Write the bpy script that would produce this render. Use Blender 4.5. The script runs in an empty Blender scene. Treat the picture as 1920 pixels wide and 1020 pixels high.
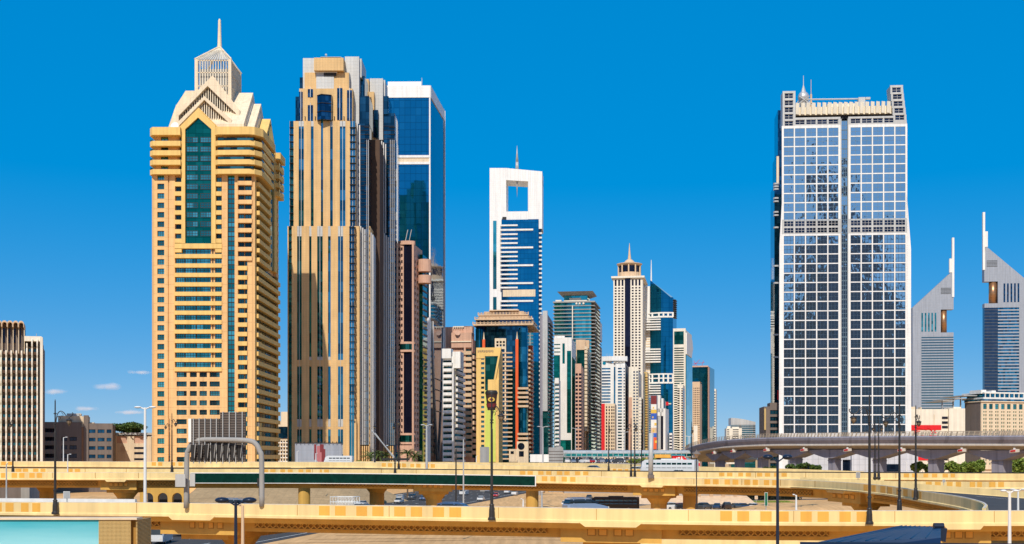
import bpy, math, random
from mathutils import Vector, Matrix
R = math.radians
random.seed(7)
sc = bpy.context.scene
C = sc.collection
# ---------------------------------------------------------------- camera, sky, sun, exposure
FPX, CX, HY, H = 2400.0, 960.0, 860.0, 12.3        # focal length and horizon of the photograph in its own pixels, eye height
SUN_AZ, SUN_EL = 8.0, 44.0                        # behind the camera, a little to its left
cam = bpy.data.cameras.new('camera')
cam_o = bpy.data.objects.new('camera', cam); C.objects.link(cam_o); sc.camera = cam_o
cam_o.location = (0, 0, H); cam_o.rotation_euler = (R(90), 0, 0)
cam.sensor_width = 36; cam.lens = 45; cam.shift_y = 350 / 1920; cam.clip_start = 1; cam.clip_end = 60000
w = bpy.data.worlds.new('World'); sc.world = w; w.use_nodes = True
nt = w.node_tree; bg = nt.nodes['Background']
sky = nt.nodes.new('ShaderNodeTexSky'); sky.sky_type = 'NISHITA'; sky.sun_disc = False
sky.sun_elevation = R(SUN_EL); sky.sun_rotation = R(180 + SUN_AZ)
sky.air_density = 0.5; sky.dust_density = 0.5; sky.ozone_density = 8.0
gm = nt.nodes.new('ShaderNodeGamma'); gm.inputs[1].default_value = 0.2
hs = nt.nodes.new('ShaderNodeHueSaturation'); hs.inputs['Hue'].default_value = .506; hs.inputs['Saturation'].default_value = 3.7; hs.inputs['Value'].default_value = 5.2
nt.links.new(sky.outputs[0], gm.inputs[0]); nt.links.new(gm.outputs[0], hs.inputs['Color']); nt.links.new(hs.outputs[0], bg.inputs[0])
bg.inputs[1].default_value = 0.1
S = Vector((-math.sin(R(SUN_AZ)) * math.cos(R(SUN_EL)), -math.cos(R(SUN_AZ)) * math.cos(R(SUN_EL)), math.sin(R(SUN_EL))))
sl = bpy.data.lights.new('sun', 'SUN'); sl.energy = 4.0; sl.angle = R(0.53); sl.color = (1.0, 0.92, 0.80)
so = bpy.data.objects.new('sun', sl); C.objects.link(so); so.rotation_euler = S.to_track_quat('Z', 'Y').to_euler()
sc.view_settings.view_transform = 'Standard'; sc.view_settings.look = 'None'
sc.view_settings.exposure = 0.0; sc.view_settings.gamma = 1.0; sc.view_settings.use_curve_mapping = False
sc.render.engine = 'CYCLES'; sc.cycles.max_bounces = 6; sc.cycles.glossy_bounces = 3; sc.cycles.caustics_reflective = False
sc.cycles.use_denoising = True; sc.cycles.volume_bounces = 8; sc.cycles.max_bounces = 10; sc.cycles.diffuse_bounces = 4

# ---------------------------------------------------------------- helpers
def X(px, D): return (px - CX) / FPX * D
def Z(py, D): return H + (HY - py) / FPX * D

class MB:
    def __init__(s): s.v = []; s.f = []; s.m = []
    def poly(s, pts, m=0):
        n = len(s.v); s.v += [tuple(p) for p in pts]; s.f.append(tuple(range(n, n + len(pts)))); s.m.append(m)
    def hexa(s, p, m=0):
        n = len(s.v); s.v += [tuple(q) for q in p]
        for f in ((0, 3, 2, 1), (4, 5, 6, 7), (0, 1, 5, 4), (1, 2, 6, 5), (2, 3, 7, 6), (3, 0, 4, 7)):
            s.f.append(tuple(n + i for i in f)); s.m.append(m)
    def box(s, x0, x1, y0, y1, z0, z1, m=0):
        if x0 > x1: x0, x1 = x1, x0
        if y0 > y1: y0, y1 = y1, y0
        if z0 > z1: z0, z1 = z1, z0
        s.hexa([(x0, y0, z0), (x1, y0, z0), (x1, y1, z0), (x0, y1, z0), (x0, y0, z1), (x1, y0, z1), (x1, y1, z1), (x0, y1, z1)], m)
    def prism(s, pts, a, b, axis='y', m=0):
        # a 2-D outline swept from a to b; axis 'y': (x,z), 'z': (x,y), 'x': (y,z)
        mk = {'y': lambda p, t: (p[0], t, p[1]), 'z': lambda p, t: (p[0], p[1], t), 'x': lambda p, t: (t, p[0], p[1])}[axis]
        n = len(s.v); k = len(pts)
        ar = sum(pts[i][0] * pts[(i + 1) % k][1] - pts[(i + 1) % k][0] * pts[i][1] for i in range(k))
        if (ar < 0) ^ (axis != 'y'): pts = pts[::-1]
        if axis != 'y': pts = pts[::-1]
        s.v += [mk(p, a) for p in pts] + [mk(p, b) for p in pts]
        s.f.append(tuple(range(n, n + k))); s.m.append(m)
        s.f.append(tuple(range(n + 2 * k - 1, n + k - 1, -1))); s.m.append(m)
        for i in range(k):
            j = (i + 1) % k
            s.f.append((n + j, n + i, n + k + i, n + k + j)); s.m.append(m)
    def frus(s, x, y, z0, z1, r0, r1=None, n=12, m=0, sy=1.0):
        r1 = r0 if r1 is None else r1
        k = len(s.v)
        for r, z in ((r0, z0), (r1, z1)):
            for i in range(n):
                t = 2 * math.pi * i / n
                s.v.append((x + r * math.cos(t), y + r * sy * math.sin(t), z))
        for i in range(n):
            j = (i + 1) % n
            s.f.append((k + i, k + j, k + n + j, k + n + i)); s.m.append(m)
        s.f.append(tuple(range(k + n - 1, k - 1, -1))); s.m.append(m)
        s.f.append(tuple(range(k + n, k + 2 * n))); s.m.append(m)
    def lathe(s, x, y, prof, n=16, m=0, sy=1.0):
        for (r0, z0), (r1, z1) in zip(prof, prof[1:]): s.frus(x, y, z0, z1, max(r0, .001), max(r1, .001), n, m, sy)
    def tube(s, pts, r, n=6, m=0):
        pts = [Vector(p) for p in pts]; k = len(s.v); L = len(pts)
        rr = r if isinstance(r, (list, tuple)) else [r] * L
        up = None
        for i, p in enumerate(pts):
            t = (pts[min(i + 1, L - 1)] - pts[max(i - 1, 0)]).normalized()
            if up is None: up = Vector((0, 0, 1)) if abs(t.z) < .9 else Vector((1, 0, 0))
            a = t.cross(up).normalized(); b = a.cross(t).normalized(); up = b
            for q in range(n):
                th = 2 * math.pi * q / n
                s.v.append(tuple(p + (a * math.cos(th) + b * math.sin(th)) * rr[i]))
        for i in range(L - 1):
            for q in range(n):
                j = (q + 1) % n
                s.f.append((k + i * n + q, k + i * n + j, k + (i + 1) * n + j, k + (i + 1) * n + q)); s.m.append(m)
        s.f.append(tuple(range(k + n - 1, k - 1, -1))); s.m.append(m)
        s.f.append(tuple(range(k + (L - 1) * n, k + L * n))); s.m.append(m)
    def ball(s, c, rx, ry=None, rz=None, nu=12, nv=8, m=0):
        ry = rx if ry is None else ry; rz = rx if rz is None else rz
        k = len(s.v)
        for i in range(nv + 1):
            a = math.pi * i / nv - math.pi / 2
            for j in range(nu):
                b = 2 * math.pi * j / nu
                s.v.append((c[0] + rx * math.cos(a) * math.cos(b), c[1] + ry * math.cos(a) * math.sin(b), c[2] + rz * math.sin(a)))
        for i in range(nv):
            for j in range(nu):
                q = (j + 1) % nu
                s.f.append((k + i * nu + j, k + i * nu + q, k + (i + 1) * nu + q, k + (i + 1) * nu + j)); s.m.append(m)
    def mesh(s, name, mats, smooth=False):
        me = bpy.data.meshes.new(name)
        me.from_pydata(s.v, [], s.f)
        for q in (mats if isinstance(mats, (list, tuple)) else [mats]): me.materials.append(q)
        if any(s.m): me.polygons.foreach_set('material_index', s.m)
        if smooth: me.polygons.foreach_set('use_smooth', [True] * len(s.f))
        me.update()
        return me
    def islands(s):
        par = list(range(len(s.v)))
        def find(i):
            while par[i] != i: par[i] = par[par[i]]; i = par[i]
            return i
        for f in s.f:
            for q in f[1:]: par[find(q)] = find(f[0])
        out = {}
        for f, m in zip(s.f, s.m):
            k = find(f[0]); mb, mp = out.setdefault(k, (MB(), {}))
            for q in f:
                if q not in mp: mp[q] = len(mb.v); mb.v.append(s.v[q])
            mb.f.append(tuple(mp[q] for q in f)); mb.m.append(m)
        return [a for a, b in out.values()]
    def obj(s, name, mats, parent=None, loc=(0, 0, 0), rz=0.0, smooth=False, kind=None, label=None):
        return put(name, s.mesh(name, mats, smooth), parent, loc, rz, kind, label)

def put(name, me, parent=None, loc=(0, 0, 0), rz=0.0, kind=None, label=None, scale=None):
    o = bpy.data.objects.new(name, me); C.objects.link(o); o.parent = parent
    o.location = loc; o.rotation_euler = (0, 0, rz)
    if scale: o.scale = scale
    if kind: o['kind'] = kind
    if label: o['label'] = label
    return o
def thing(name, label, cat, loc=(0, 0, 0), rz=0.0, group=None):
    o = put(name, None, None, loc, rz)
    return tag(o, label, cat, group)
def tag(o, label, cat, group=None):
    o['label'] = label; o['category'] = cat
    if group: o['group'] = group
    return o
def kids(o): return KIDS.get(o.name, [])
KIDS = {}
def index_kids():
    KIDS.clear()
    for o in C.objects:
        if o.parent: KIDS.setdefault(o.parent.name, []).append(o)
def dup(src, loc, rz=0.0, label=None, scale=None, group=None):
    c = src.copy(); C.objects.link(c); c.location = loc; c.rotation_euler = (0, 0, rz)
    if scale: c.scale = (scale,) * 3 if not isinstance(scale, (tuple, list)) else scale
    if label: c['label'] = label
    if group: c['group'] = group
    def rec(a, b):
        for ch in kids(a):
            d = ch.copy(); C.objects.link(d); d.parent = b; rec(ch, d)
    rec(src, c)
    return c

# ---------------------------------------------------------------- materials
def nodes(name):
    m = bpy.data.materials.new(name); m.use_nodes = True
    t = m.node_tree; b = t.nodes['Principled BSDF']
    return m, t, b
def mat(name, col, rough=.7, var=.10, scale=.35, metal=0.0, bump=0.0, streak=.10, spec=.3, lines=None, lcol=.75):
    """painted or stone surface: large blotches, fine grain, vertical weather streaks; lines=(w,h) joints of cladding panels"""
    m, t, b = nodes(name); N = t.nodes.new; L = t.links.new
    tc = N('ShaderNodeTexCoord'); geo = N('ShaderNodeNewGeometry')
    n1 = N('ShaderNodeTexNoise'); n1.inputs['Scale'].default_value = scale; n1.inputs['Detail'].default_value = 5
    L(geo.outputs['Position'], n1.inputs['Vector'])
    mp = N('ShaderNodeMapping'); mp.inputs['Scale'].default_value = (1.3, 1.3, .05); L(geo.outputs['Position'], mp.inputs['Vector'])
    n2 = N('ShaderNodeTexNoise'); n2.inputs['Scale'].default_value = .8; n2.inputs['Detail'].default_value = 3; L(mp.outputs[0], n2.inputs['Vector'])
    def rng(src, amt):
        r = N('ShaderNodeMapRange'); r.inputs[1].default_value = .3; r.inputs[2].default_value = .7
        r.inputs[3].default_value = 1 - amt; r.inputs[4].default_value = 1 + amt; L(src, r.inputs[0]); return r.outputs[0]
    mu = N('ShaderNodeMath'); mu.operation = 'MULTIPLY'; L(rng(n1.outputs['Fac'], var), mu.inputs[0]); L(rng(n2.outputs['Fac'], streak), mu.inputs[1])
    fac = mu.outputs[0]
    if lines:
        def joint(axis, size):
            s = N('ShaderNodeSeparateXYZ'); L(tc.outputs['Object'], s.inputs[0])
            d = N('ShaderNodeMath'); d.operation = 'DIVIDE'; d.inputs[1].default_value = size; L(s.outputs[axis], d.inputs[0])
            f = N('ShaderNodeMath'); f.operation = 'FRACT'; L(d.outputs[0], f.inputs[0])
            g = N('ShaderNodeMath'); g.operation = 'GREATER_THAN'; g.inputs[1].default_value = .07; L(f.outputs[0], g.inputs[0]); return g.outputs[0]
        a = N('ShaderNodeMath'); a.operation = 'MINIMUM'; L(joint(2, lines[1]), a.inputs[0]); L(joint(0, lines[0]), a.inputs[1])
        r = N('ShaderNodeMapRange'); r.inputs[3].default_value = lcol; r.inputs[4].default_value = 1; L(a.outputs[0], r.inputs[0])
        q = N('ShaderNodeMath'); q.operation = 'MULTIPLY'; L(fac, q.inputs[0]); L(r.outputs[0], q.inputs[1]); fac = q.outputs[0]
    vm = N('ShaderNodeVectorMath'); vm.operation = 'SCALE'; vm.inputs[0].default_value = col; L(fac, vm.inputs['Scale'])
    L(vm.outputs[0], b.inputs['Base Color'])
    b.inputs['Roughness'].default_value = rough; b.inputs['Metallic'].default_value = metal; b.inputs['Specular IOR Level'].default_value = spec
    if bump:
        n3 = N('ShaderNodeTexNoise'); n3.inputs['Scale'].default_value = 6; L(geo.outputs['Position'], n3.inputs['Vector'])
        bp = N('ShaderNodeBump'); bp.inputs['Strength'].default_value = bump; bp.inputs['Distance'].default_value = .05
        L(n3.outputs['Fac'], bp.inputs['Height']); L(bp.outputs[0], b.inputs['Normal'])
    return m
def glass(name, c0, c1, cell=(3, 3.6), metal=.85, rough=.03, wob=.0, wscale=.4, tilt=.0, lines=None):
    """coated facade glass: each pane (cell) its own tint between c0 and c1 and a slightly different tilt"""
    m, t, b = nodes(name); N = t.nodes.new; L = t.links.new
    tc = N('ShaderNodeTexCoord'); oi = N('ShaderNodeObjectInfo'); geo = N('ShaderNodeNewGeometry')
    dv = N('ShaderNodeVectorMath'); dv.operation = 'DIVIDE'; dv.inputs[1].default_value = (cell[0], cell[0], cell[1]); L(tc.outputs['Object'], dv.inputs[0])
    ad = N('ShaderNodeVectorMath'); ad.operation = 'ADD'; ad.inputs[1].default_value = (.013, .017, .011); L(dv.outputs[0], ad.inputs[0])
    fl = N('ShaderNodeVectorMath'); fl.operation = 'FLOOR'; L(ad.outputs[0], fl.inputs[0])
    wn = N('ShaderNodeTexWhiteNoise'); wn.noise_dimensions = '4D'; L(fl.outputs[0], wn.inputs['Vector']); L(oi.outputs['Random'], wn.inputs['W'])
    mx = N('ShaderNodeMix'); mx.data_type = 'RGBA'; mx.inputs['A'].default_value = (*c0, 1); mx.inputs['B'].default_value = (*c1, 1)
    cr = N('ShaderNodeMath'); cr.operation = 'POWER'; cr.inputs[1].default_value = 1.6; L(wn.outputs['Value'], cr.inputs[0]); L(cr.outputs[0], mx.inputs['Factor'])
    out = mx.outputs['Result']
    if lines:
        s = N('ShaderNodeSeparateXYZ'); L(tc.outputs['Object'], s.inputs[0]); last = None
        for ax, size in ((0, lines[0]), (2, lines[1])):
            d = N('ShaderNodeMath'); d.operation = 'DIVIDE'; d.inputs[1].default_value = size; L(s.outputs[ax], d.inputs[0])
            f = N('ShaderNodeMath'); f.operation = 'FRACT'; L(d.outputs[0], f.inputs[0])
            g = N('ShaderNodeMath'); g.operation = 'GREATER_THAN'; g.inputs[1].default_value = .06; L(f.outputs[0], g.inputs[0])
            if last is None: last = g.outputs[0]
            else:
                a = N('ShaderNodeMath'); a.operation = 'MINIMUM'; L(last, a.inputs[0]); L(g.outputs[0], a.inputs[1]); last = a.outputs[0]
        r = N('ShaderNodeMapRange'); r.inputs[3].default_value = .55; r.inputs[4].default_value = 1; L(last, r.inputs[0])
        q = N('ShaderNodeVectorMath'); q.operation = 'SCALE'; L(out, q.inputs[0]); L(r.outputs[0], q.inputs['Scale']); out = q.outputs[0]
    L(out, b.inputs['Base Color'])
    b.inputs['Metallic'].default_value = metal; b.inputs['Roughness'].default_value = rough
    if wob:
        n3 = N('ShaderNodeTexNoise'); n3.inputs['Scale'].default_value = wscale; n3.inputs['Detail'].default_value = 1.5; L(geo.outputs['Position'], n3.inputs['Vector'])
        bp = N('ShaderNodeBump'); bp.inputs['Strength'].default_value = 1; bp.inputs['Distance'].default_value = wob
        L(n3.outputs['Fac'], bp.inputs['Height'])
        nn = bp.outputs[0]
        if tilt:
            sb = N('ShaderNodeVectorMath'); sb.operation = 'SUBTRACT'; sb.inputs[1].default_value = (.5, .5, .5); L(wn.outputs['Color'], sb.inputs[0])
            sk = N('ShaderNodeVectorMath'); sk.operation = 'SCALE'; sk.inputs['Scale'].default_value = tilt; L(sb.outputs[0], sk.inputs[0])
            a2 = N('ShaderNodeVectorMath'); L(nn, a2.inputs[0]); L(sk.outputs[0], a2.inputs[1])
            n2 = N('ShaderNodeVectorMath'); n2.operation = 'NORMALIZE'; L(a2.outputs[0], n2.inputs[0]); nn = n2.outputs[0]
        L(nn, b.inputs['Normal'])
    return m
def sand(name, col):
    m, t, b = nodes(name); N = t.nodes.new; L = t.links.new
    geo = N('ShaderNodeNewGeometry')
    a = N('ShaderNodeTexNoise'); a.inputs['Scale'].default_value = .03; a.inputs['Detail'].default_value = 8; L(geo.outputs['Position'], a.inputs['Vector'])
    mp = N('ShaderNodeMapping'); mp.inputs['Rotation'].default_value = (0, 0, R(12)); mp.inputs['Scale'].default_value = (1.2, .08, 1); L(geo.outputs['Position'], mp.inputs['Vector'])
    c = N('ShaderNodeTexNoise'); c.inputs['Scale'].default_value = .9; c.inputs['Detail'].default_value = 6; L(mp.outputs[0], c.inputs['Vector'])
    mu = N('ShaderNodeMath'); mu.operation = 'ADD'; L(a.outputs['Fac'], mu.inputs[0]); L(c.outputs['Fac'], mu.inputs[1])
    r = N('ShaderNodeMapRange'); r.inputs[1].default_value = .7; r.inputs[2].default_value = 1.35; r.inputs[3].default_value = .75; r.inputs[4].default_value = 1.2; L(mu.outputs[0], r.inputs[0])
    vm = N('ShaderNodeVectorMath'); vm.operation = 'SCALE'; vm.inputs[0].default_value = col; L(r.outputs[0], vm.inputs['Scale']); L(vm.outputs[0], b.inputs['Base Color'])
    b.inputs['Roughness'].default_value = .95; b.inputs['Specular IOR Level'].default_value = .1
    bp = N('ShaderNodeBump'); bp.inputs['Strength'].default_value = .6; bp.inputs['Distance'].default_value = .3; L(c.outputs['Fac'], bp.inputs['Height']); L(bp.outputs[0], b.inputs['Normal'])
    return m
def leafmat(name, c0, c1):
    m, t, b = nodes(name); N = t.nodes.new; L = t.links.new
    geo = N('ShaderNodeNewGeometry'); a = N('ShaderNodeTexNoise'); a.inputs['Scale'].default_value = .9; a.inputs['Detail'].default_value = 4; L(geo.outputs['Position'], a.inputs['Vector'])
    mx = N('ShaderNodeMix'); mx.data_type = 'RGBA'; mx.inputs['A'].default_value = (*c0, 1); mx.inputs['B'].default_value = (*c1, 1)
    r = N('ShaderNodeMapRange'); r.inputs[1].default_value = .35; r.inputs[2].default_value = .65; L(a.outputs['Fac'], r.inputs[0]); L(r.outputs[0], mx.inputs['Factor']); L(mx.outputs['Result'], b.inputs['Base Color'])
    b.inputs['Roughness'].default_value = .6; b.inputs['Specular IOR Level'].default_value = .3
    return m
M = {}
M['cream'] = mat('cream_stone', (.80, .66, .47), .8, .05, lines=(2.2, 2.2), lcol=.86)
M['cream2'] = mat('cream_slats', (.82, .72, .55), .7, .04)
M['ochre'] = mat('ochre_render', (.80, .53, .18), .8, .05)
M['apricot'] = mat('apricot_render', (.80, .49, .215), .8, .05, lines=(9, 3.4), lcol=.84)
M['sandstone'] = mat('sandstone_cladding', (.70, .46, .21), .75, .07, .2, lines=(1.3, 1.0), lcol=.86)
M['greypanel'] = mat('grey_metal_panel', (.52, .52, .50), .5, .04, metal=.2, lines=(1.5, 1.5), lcol=.8)
M['alu'] = mat('brushed_aluminium', (.60, .58, .55), .45, .05, metal=.5)
M['white'] = mat('white_render', (.80, .78, .73), .7, .04)
M['whitetile'] = mat('white_tile', (.82, .81, .78), .5, .03, lines=(1.6, 1.6), lcol=.88)
M['silver'] = mat('silver_cladding', (.33, .36, .41), .55, .04, metal=.15, lines=(3, 3), lcol=.9)
M['pink'] = mat('pink_stone', (.62, .38, .27), .75, .06)
M['tan'] = mat('tan_render', (.66, .47, .30), .8, .06)
M['beige'] = mat('beige_render', (.74, .60, .42), .8, .05)
M['warmwhite'] = mat('warm_white_render', (.80, .73, .60), .75, .05)
M['brown'] = mat('brown_render', (.42, .22, .12), .8, .08)
M['taupe'] = mat('taupe_concrete', (.19, .155, .135), .85, .06)
M['dark'] = mat('dark_recess', (.035, .034, .036), .7, .1)
M['charcoal'] = mat('charcoal_metal', (.045, .042, .04), .45, .1, metal=.3)
M['grey'] = mat('grey_concrete', (.34, .33, .31), .85, .08)
M['lightgrey'] = mat('light_grey_metal', (.50, .50, .48), .5, .06, metal=.2)
M['red'] = mat('red_paint', (.72, .02, .025), .5, .05)
M['orange'] = mat('orange_red_panel', (.78, .12, .03), .5, .04)
M['lime'] = mat('lime_paint', (.62, .66, .13), .6, .05, lines=(1.6, 50), lcol=.9)
M['yellow'] = mat('cream_yellow_paint', (.84, .63, .29), .75, .11, .16, bump=.08, streak=.13)
M['girder'] = mat('shaded_ochre_paint', (.62, .37, .085), .75, .08, .25, bump=.05)  # deeper ochre than the parapets: warm shade under the deck is painted in
M['orangetile'] = mat('orange_tile', (.80, .42, .075), .6, .05, lines=(.16, .16), lcol=.92)
M['frieze'] = mat('frieze_paint', (.40, .21, .045), .75, .08)
M['purplegrey'] = mat('shaded_metro_concrete', (.27, .26, .30), .7, .06, .3, lines=(9, 40), lcol=.8)  # purple cast of the shaded railway fascia is put into the colour
M['metroconc'] = mat('metro_warm_concrete', (.36, .31, .24), .8, .07)
M['lip'] = mat('pale_concrete_lip', (.62, .57, .50), .75, .05)
M['bronze'] = mat('copper_panels', (.45, .24, .12), .35, .05, metal=.7, lines=(2, 3), lcol=.7)
M['gold'] = mat('gold_lattice', (.60, .42, .17), .5, .05)
M['navy'] = mat('navy_metal_roof', (.012, .035, .085), .4, .12, .6, metal=.4)
M['asphalt'] = mat('asphalt', (.065, .062, .06), .9, .12, .4)
M['paintline'] = mat('road_paint', (.75, .74, .70), .7, .1)
M['rubber'] = mat('black_rubber', (.02, .02, .02), .8)
M['chrome'] = mat('chrome_trim', (.6, .6, .6), .2, .02, metal=.9)
M['carglass'] = glass('vehicle_glass', (.02, .03, .035), (.06, .08, .09), metal=.3, rough=.05)
M['lampglass'] = mat('milky_lamp_glass', (.75, .70, .60), .3)
M['taillight'] = mat('red_tail_lamp', (.6, .01, .01), .3)
M['bluelamp'] = mat('blue_black_lamp_paint', (.02, .03, .055), .35, .05, metal=.3)
M['g_teal'] = glass('teal_glass', (.01, .21, .20), (.14, .58, .55), (2.4, 3.4))
M['g_tealdark'] = glass('dark_teal_glass', (.0, .15, .11), (.01, .24, .18), (2.6, 1.7), lines=(2.6, 3.4))
M['g_win'] = glass('balcony_window_glass', (.0, .03, .035), (.08, .32, .32), (2.4, 3.4), metal=.75)
M['g_blue'] = glass('blue_glass', (.0, .09, .15), (.06, .36, .50), (2.2, 4.4))
M['g_navy'] = glass('navy_glass', (.006, .055, .11), (.035, .16, .27), (1.6, 2.2), lines=(1.6, 2.2))
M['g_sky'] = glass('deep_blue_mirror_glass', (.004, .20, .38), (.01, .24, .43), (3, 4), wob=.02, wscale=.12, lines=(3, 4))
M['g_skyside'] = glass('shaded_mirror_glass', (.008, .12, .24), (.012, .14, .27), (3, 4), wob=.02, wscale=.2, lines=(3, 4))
M['g_dusit'] = glass('sky_mirror_pane', (.46, .62, .66), (.55, .70, .74), (50, 50), metal=.95, wob=.035, wscale=.5, tilt=.02)
M['g_grid'] = glass('dark_gridded_glass', (.006, .05, .085), (.035, .16, .24), (1.6, 3.2), lines=(1.6, 3.2))
M['podium'] = mat('podium_tile', (.56, .57, .60), .5, .04, lines=(2.4, 2.4), lcol=.7)
M['g_curve'] = glass('curved_blue_glass', (.006, .17, .30), (.012, .21, .35), (6, 5), metal=.9, wob=.03, wscale=.1, lines=(6, 4.7))
M['g_dark'] = glass('blue_black_pane', (.012, .025, .055), (.035, .06, .11), (2, 2), metal=.7)
M['g_green'] = glass('green_glass', (.0, .06, .04), (.03, .17, .12), (2.5, 3.5), lines=(2.5, 3.5))
M['g_aqua'] = glass('aqua_glass', (.02, .38, .40), (.14, .66, .64), (2.4, 9), metal=.85)
M['g_black'] = glass('black_glass', (.012, .012, .03), (.018, .018, .04), (2, 4), metal=.5)
M['nightblue'] = mat('dark_blue_wall', (.032, .06, .105), .6)
M['darkmullion'] = mat('dark_blue_mullion', (.05, .085, .13), .5)
M['shadebrown'] = mat('shade_brown_recess', (.10, .06, .04), .8)  # deep shade between the tower's slabs, painted as a dark wall colour
M['louvre'] = mat('pale_cream_louvre', (.86, .80, .66), .6, .03)
M['mullion'] = mat('blue_grey_mullion', (.16, .25, .32), .5)
M['sand'] = sand('desert_sand', (.70, .42, .19))
M['leaf'] = leafmat('tree_leaves', (.03, .065, .012), (.10, .15, .025))
M['leaf2'] = leafmat('bright_leaves', (.10, .17, .025), (.28, .34, .06))
M['palm'] = leafmat('palm_fronds', (.05, .08, .015), (.14, .17, .04))
M['bark'] = mat('bark', (.14, .09, .05), .9, .2, 2)

# ---------------------------------------------------------------- a building with its own axes: u along the front, v into the depth
PANES = {}
def pane_mesh(wd, ht, bars, gl, fr, key):
    k = (round(wd, 2), round(ht, 2), bars, key)
    if k not in PANES:
        mb = MB(); t = min(.16, .09 * min(wd, ht) + .03); d = .09
        mb.poly([(0, 0, 0), (wd, 0, 0), (wd, 0, ht), (0, 0, ht)], 0)
        mb.box(0, t, -d, .02, 0, ht, 1); mb.box(wd - t, wd, -d, .02, 0, ht, 1)
        mb.box(t, wd - t, -d, .02, 0, t, 1); mb.box(t, wd - t, -d, .02, ht - t, ht, 1)
        for i in range(bars[0]):
            x = wd * (i + 1) / (bars[0] + 1); mb.box(x - t * .4, x + t * .4, -d * .8, .02, t, ht - t, 1)
        for i in range(bars[1]):
            z = ht * (i + 1) / (bars[1] + 1); mb.box(t, wd - t, -d * .75, .02, z - t * .4, z + t * .4, 1)
        PANES[k] = mb.mesh('window', [gl, fr])
    return PANES[k]
class Bld:
    def __init__(s, name, label, xl, xr, xe, D, yaw=0.0, cat='tower', group=None, depth=None):
        s.D = D; p = R(yaw); s.c, s.s = math.cos(p), math.sin(p); s.x0 = X(xl, D)
        s.w = s.U(xr)
        if depth: s.d = depth
        elif xe is None: s.d = s.w
        elif xe > xr: s.d = s.V(xe)
        else: s.d = s.VL(xe)
        if not 0 < s.d < 60: s.d = 45.0 if s.d > 0 else 12.0
        s.root = thing(name, label, cat, (s.x0, D, 0), -p, group)
    def U(s, px):
        k = (px - CX) / FPX
        return (k * s.D - s.x0) / (s.c + k * s.s)
    def V(s, px):
        k = (px - CX) / FPX; xc, yc = s.x0 + s.w * s.c, s.D - s.w * s.s
        return (k * yc - xc) / (s.s - k * s.c)
    def VL(s, px):
        k = (px - CX) / FPX
        return (k * s.D - s.x0) / (s.s - k * s.c)
    def Z(s, py): return H + (HY - py) / FPX * s.D
    def P(s, px, py): return (s.U(px), s.Z(py))
    def A(s, a, face): return s.U(a) if face == 'F' else s.V(a) if face == 'R' else s.VL(a) if face == 'L' else a
    def b(s, mb, a0, a1, y0, y1, d0=0.0, d1=.3, face='F', m=0):
        a0, a1 = s.A(a0, face), s.A(a1, face); z0, z1 = s.Z(y1), max(s.Z(y0), 0)
        z0 = max(z0, 0.0)
        if face == 'F': mb.box(a0, a1, -d1, -d0, z0, z1, m)
        elif face == 'R': mb.box(s.w + d0, s.w + d1, a0, a1, z0, z1, m)
        elif face == 'L': mb.box(-d1, -d0, a0, a1, z0, z1, m)
    def vol(s, mb, x0, x1, y0, y1, v0, v1, m=0):      # a block set back from the front by v0..v1 metres
        mb.box(s.U(x0), s.U(x1), v0, v1, max(0, s.Z(y1)), s.Z(y0), m)
    def shape(s, mb, pts, v0, v1, m=0): mb.prism([s.P(*p) for p in pts], v0, v1, 'y', m)
    def part(s, name, mb, mats, kind=None, label=None, smooth=False): return mb.obj(name, mats, s.root, smooth=smooth, kind=kind, label=label)
    def parts(s, name, mb, mats):
        for q in mb.islands(): q.obj(name, mats, s.root)
    def grid(s, mb, a0, a1, y0, y1, cols, rows, d0, d1, face='F', m=0):
        """a wall with openings: piers between the columns, spandrels between the rows"""
        e = [a0] + [q for c in cols for q in c] + [a1]
        for i in range(0, len(e), 2):
            if abs(e[i + 1] - e[i]) > .05: s.b(mb, e[i], e[i + 1], y0, y1, d0, d1, face, m)
        f = [y0] + [q for c in rows for q in c] + [y1]
        for c in cols:
            for i in range(0, len(f), 2):
                if f[i + 1] - f[i] > .05: s.b(mb, c[0], c[1], f[i], f[i + 1], d0, d1 - .02, face, m)
    def panes(s, cols, rows, d, gl, face='F', bars=(1, 1), fr='charcoal', name='window', skip=None):
        for c in cols:
            for r in rows:
                if skip and skip(c, r): continue
                a0, a1 = s.A(c[0], face), s.A(c[1], face); z0, z1 = max(0, s.Z(r[1])), s.Z(r[0])
                if z1 - z0 < .3: continue
                a0, a1 = min(a0, a1), max(a0, a1)
                me = pane_mesh(a1 - a0, z1 - z0, bars, M[gl], M[fr], gl + fr)
                if face == 'F': put(name, me, s.root, (a0, -d, z0))
                elif face == 'R': put(name, me, s.root, (s.w + d, a0, z0), R(90))
                else: put(name, me, s.root, (-d, a1, z0), R(-90))
    def fill(s, name, cols, rows, d, gl, face='F', d0=None):
        """panes too small to pick apart, joined"""
        mb = MB()
        for c in cols:
            for r in rows: s.b(mb, c[0], c[1], r[0], r[1], d - .1 if d0 is None else d0, d, face)
        return s.part(name, mb, M[gl] if isinstance(gl, str) else gl, 'stuff')
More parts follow.
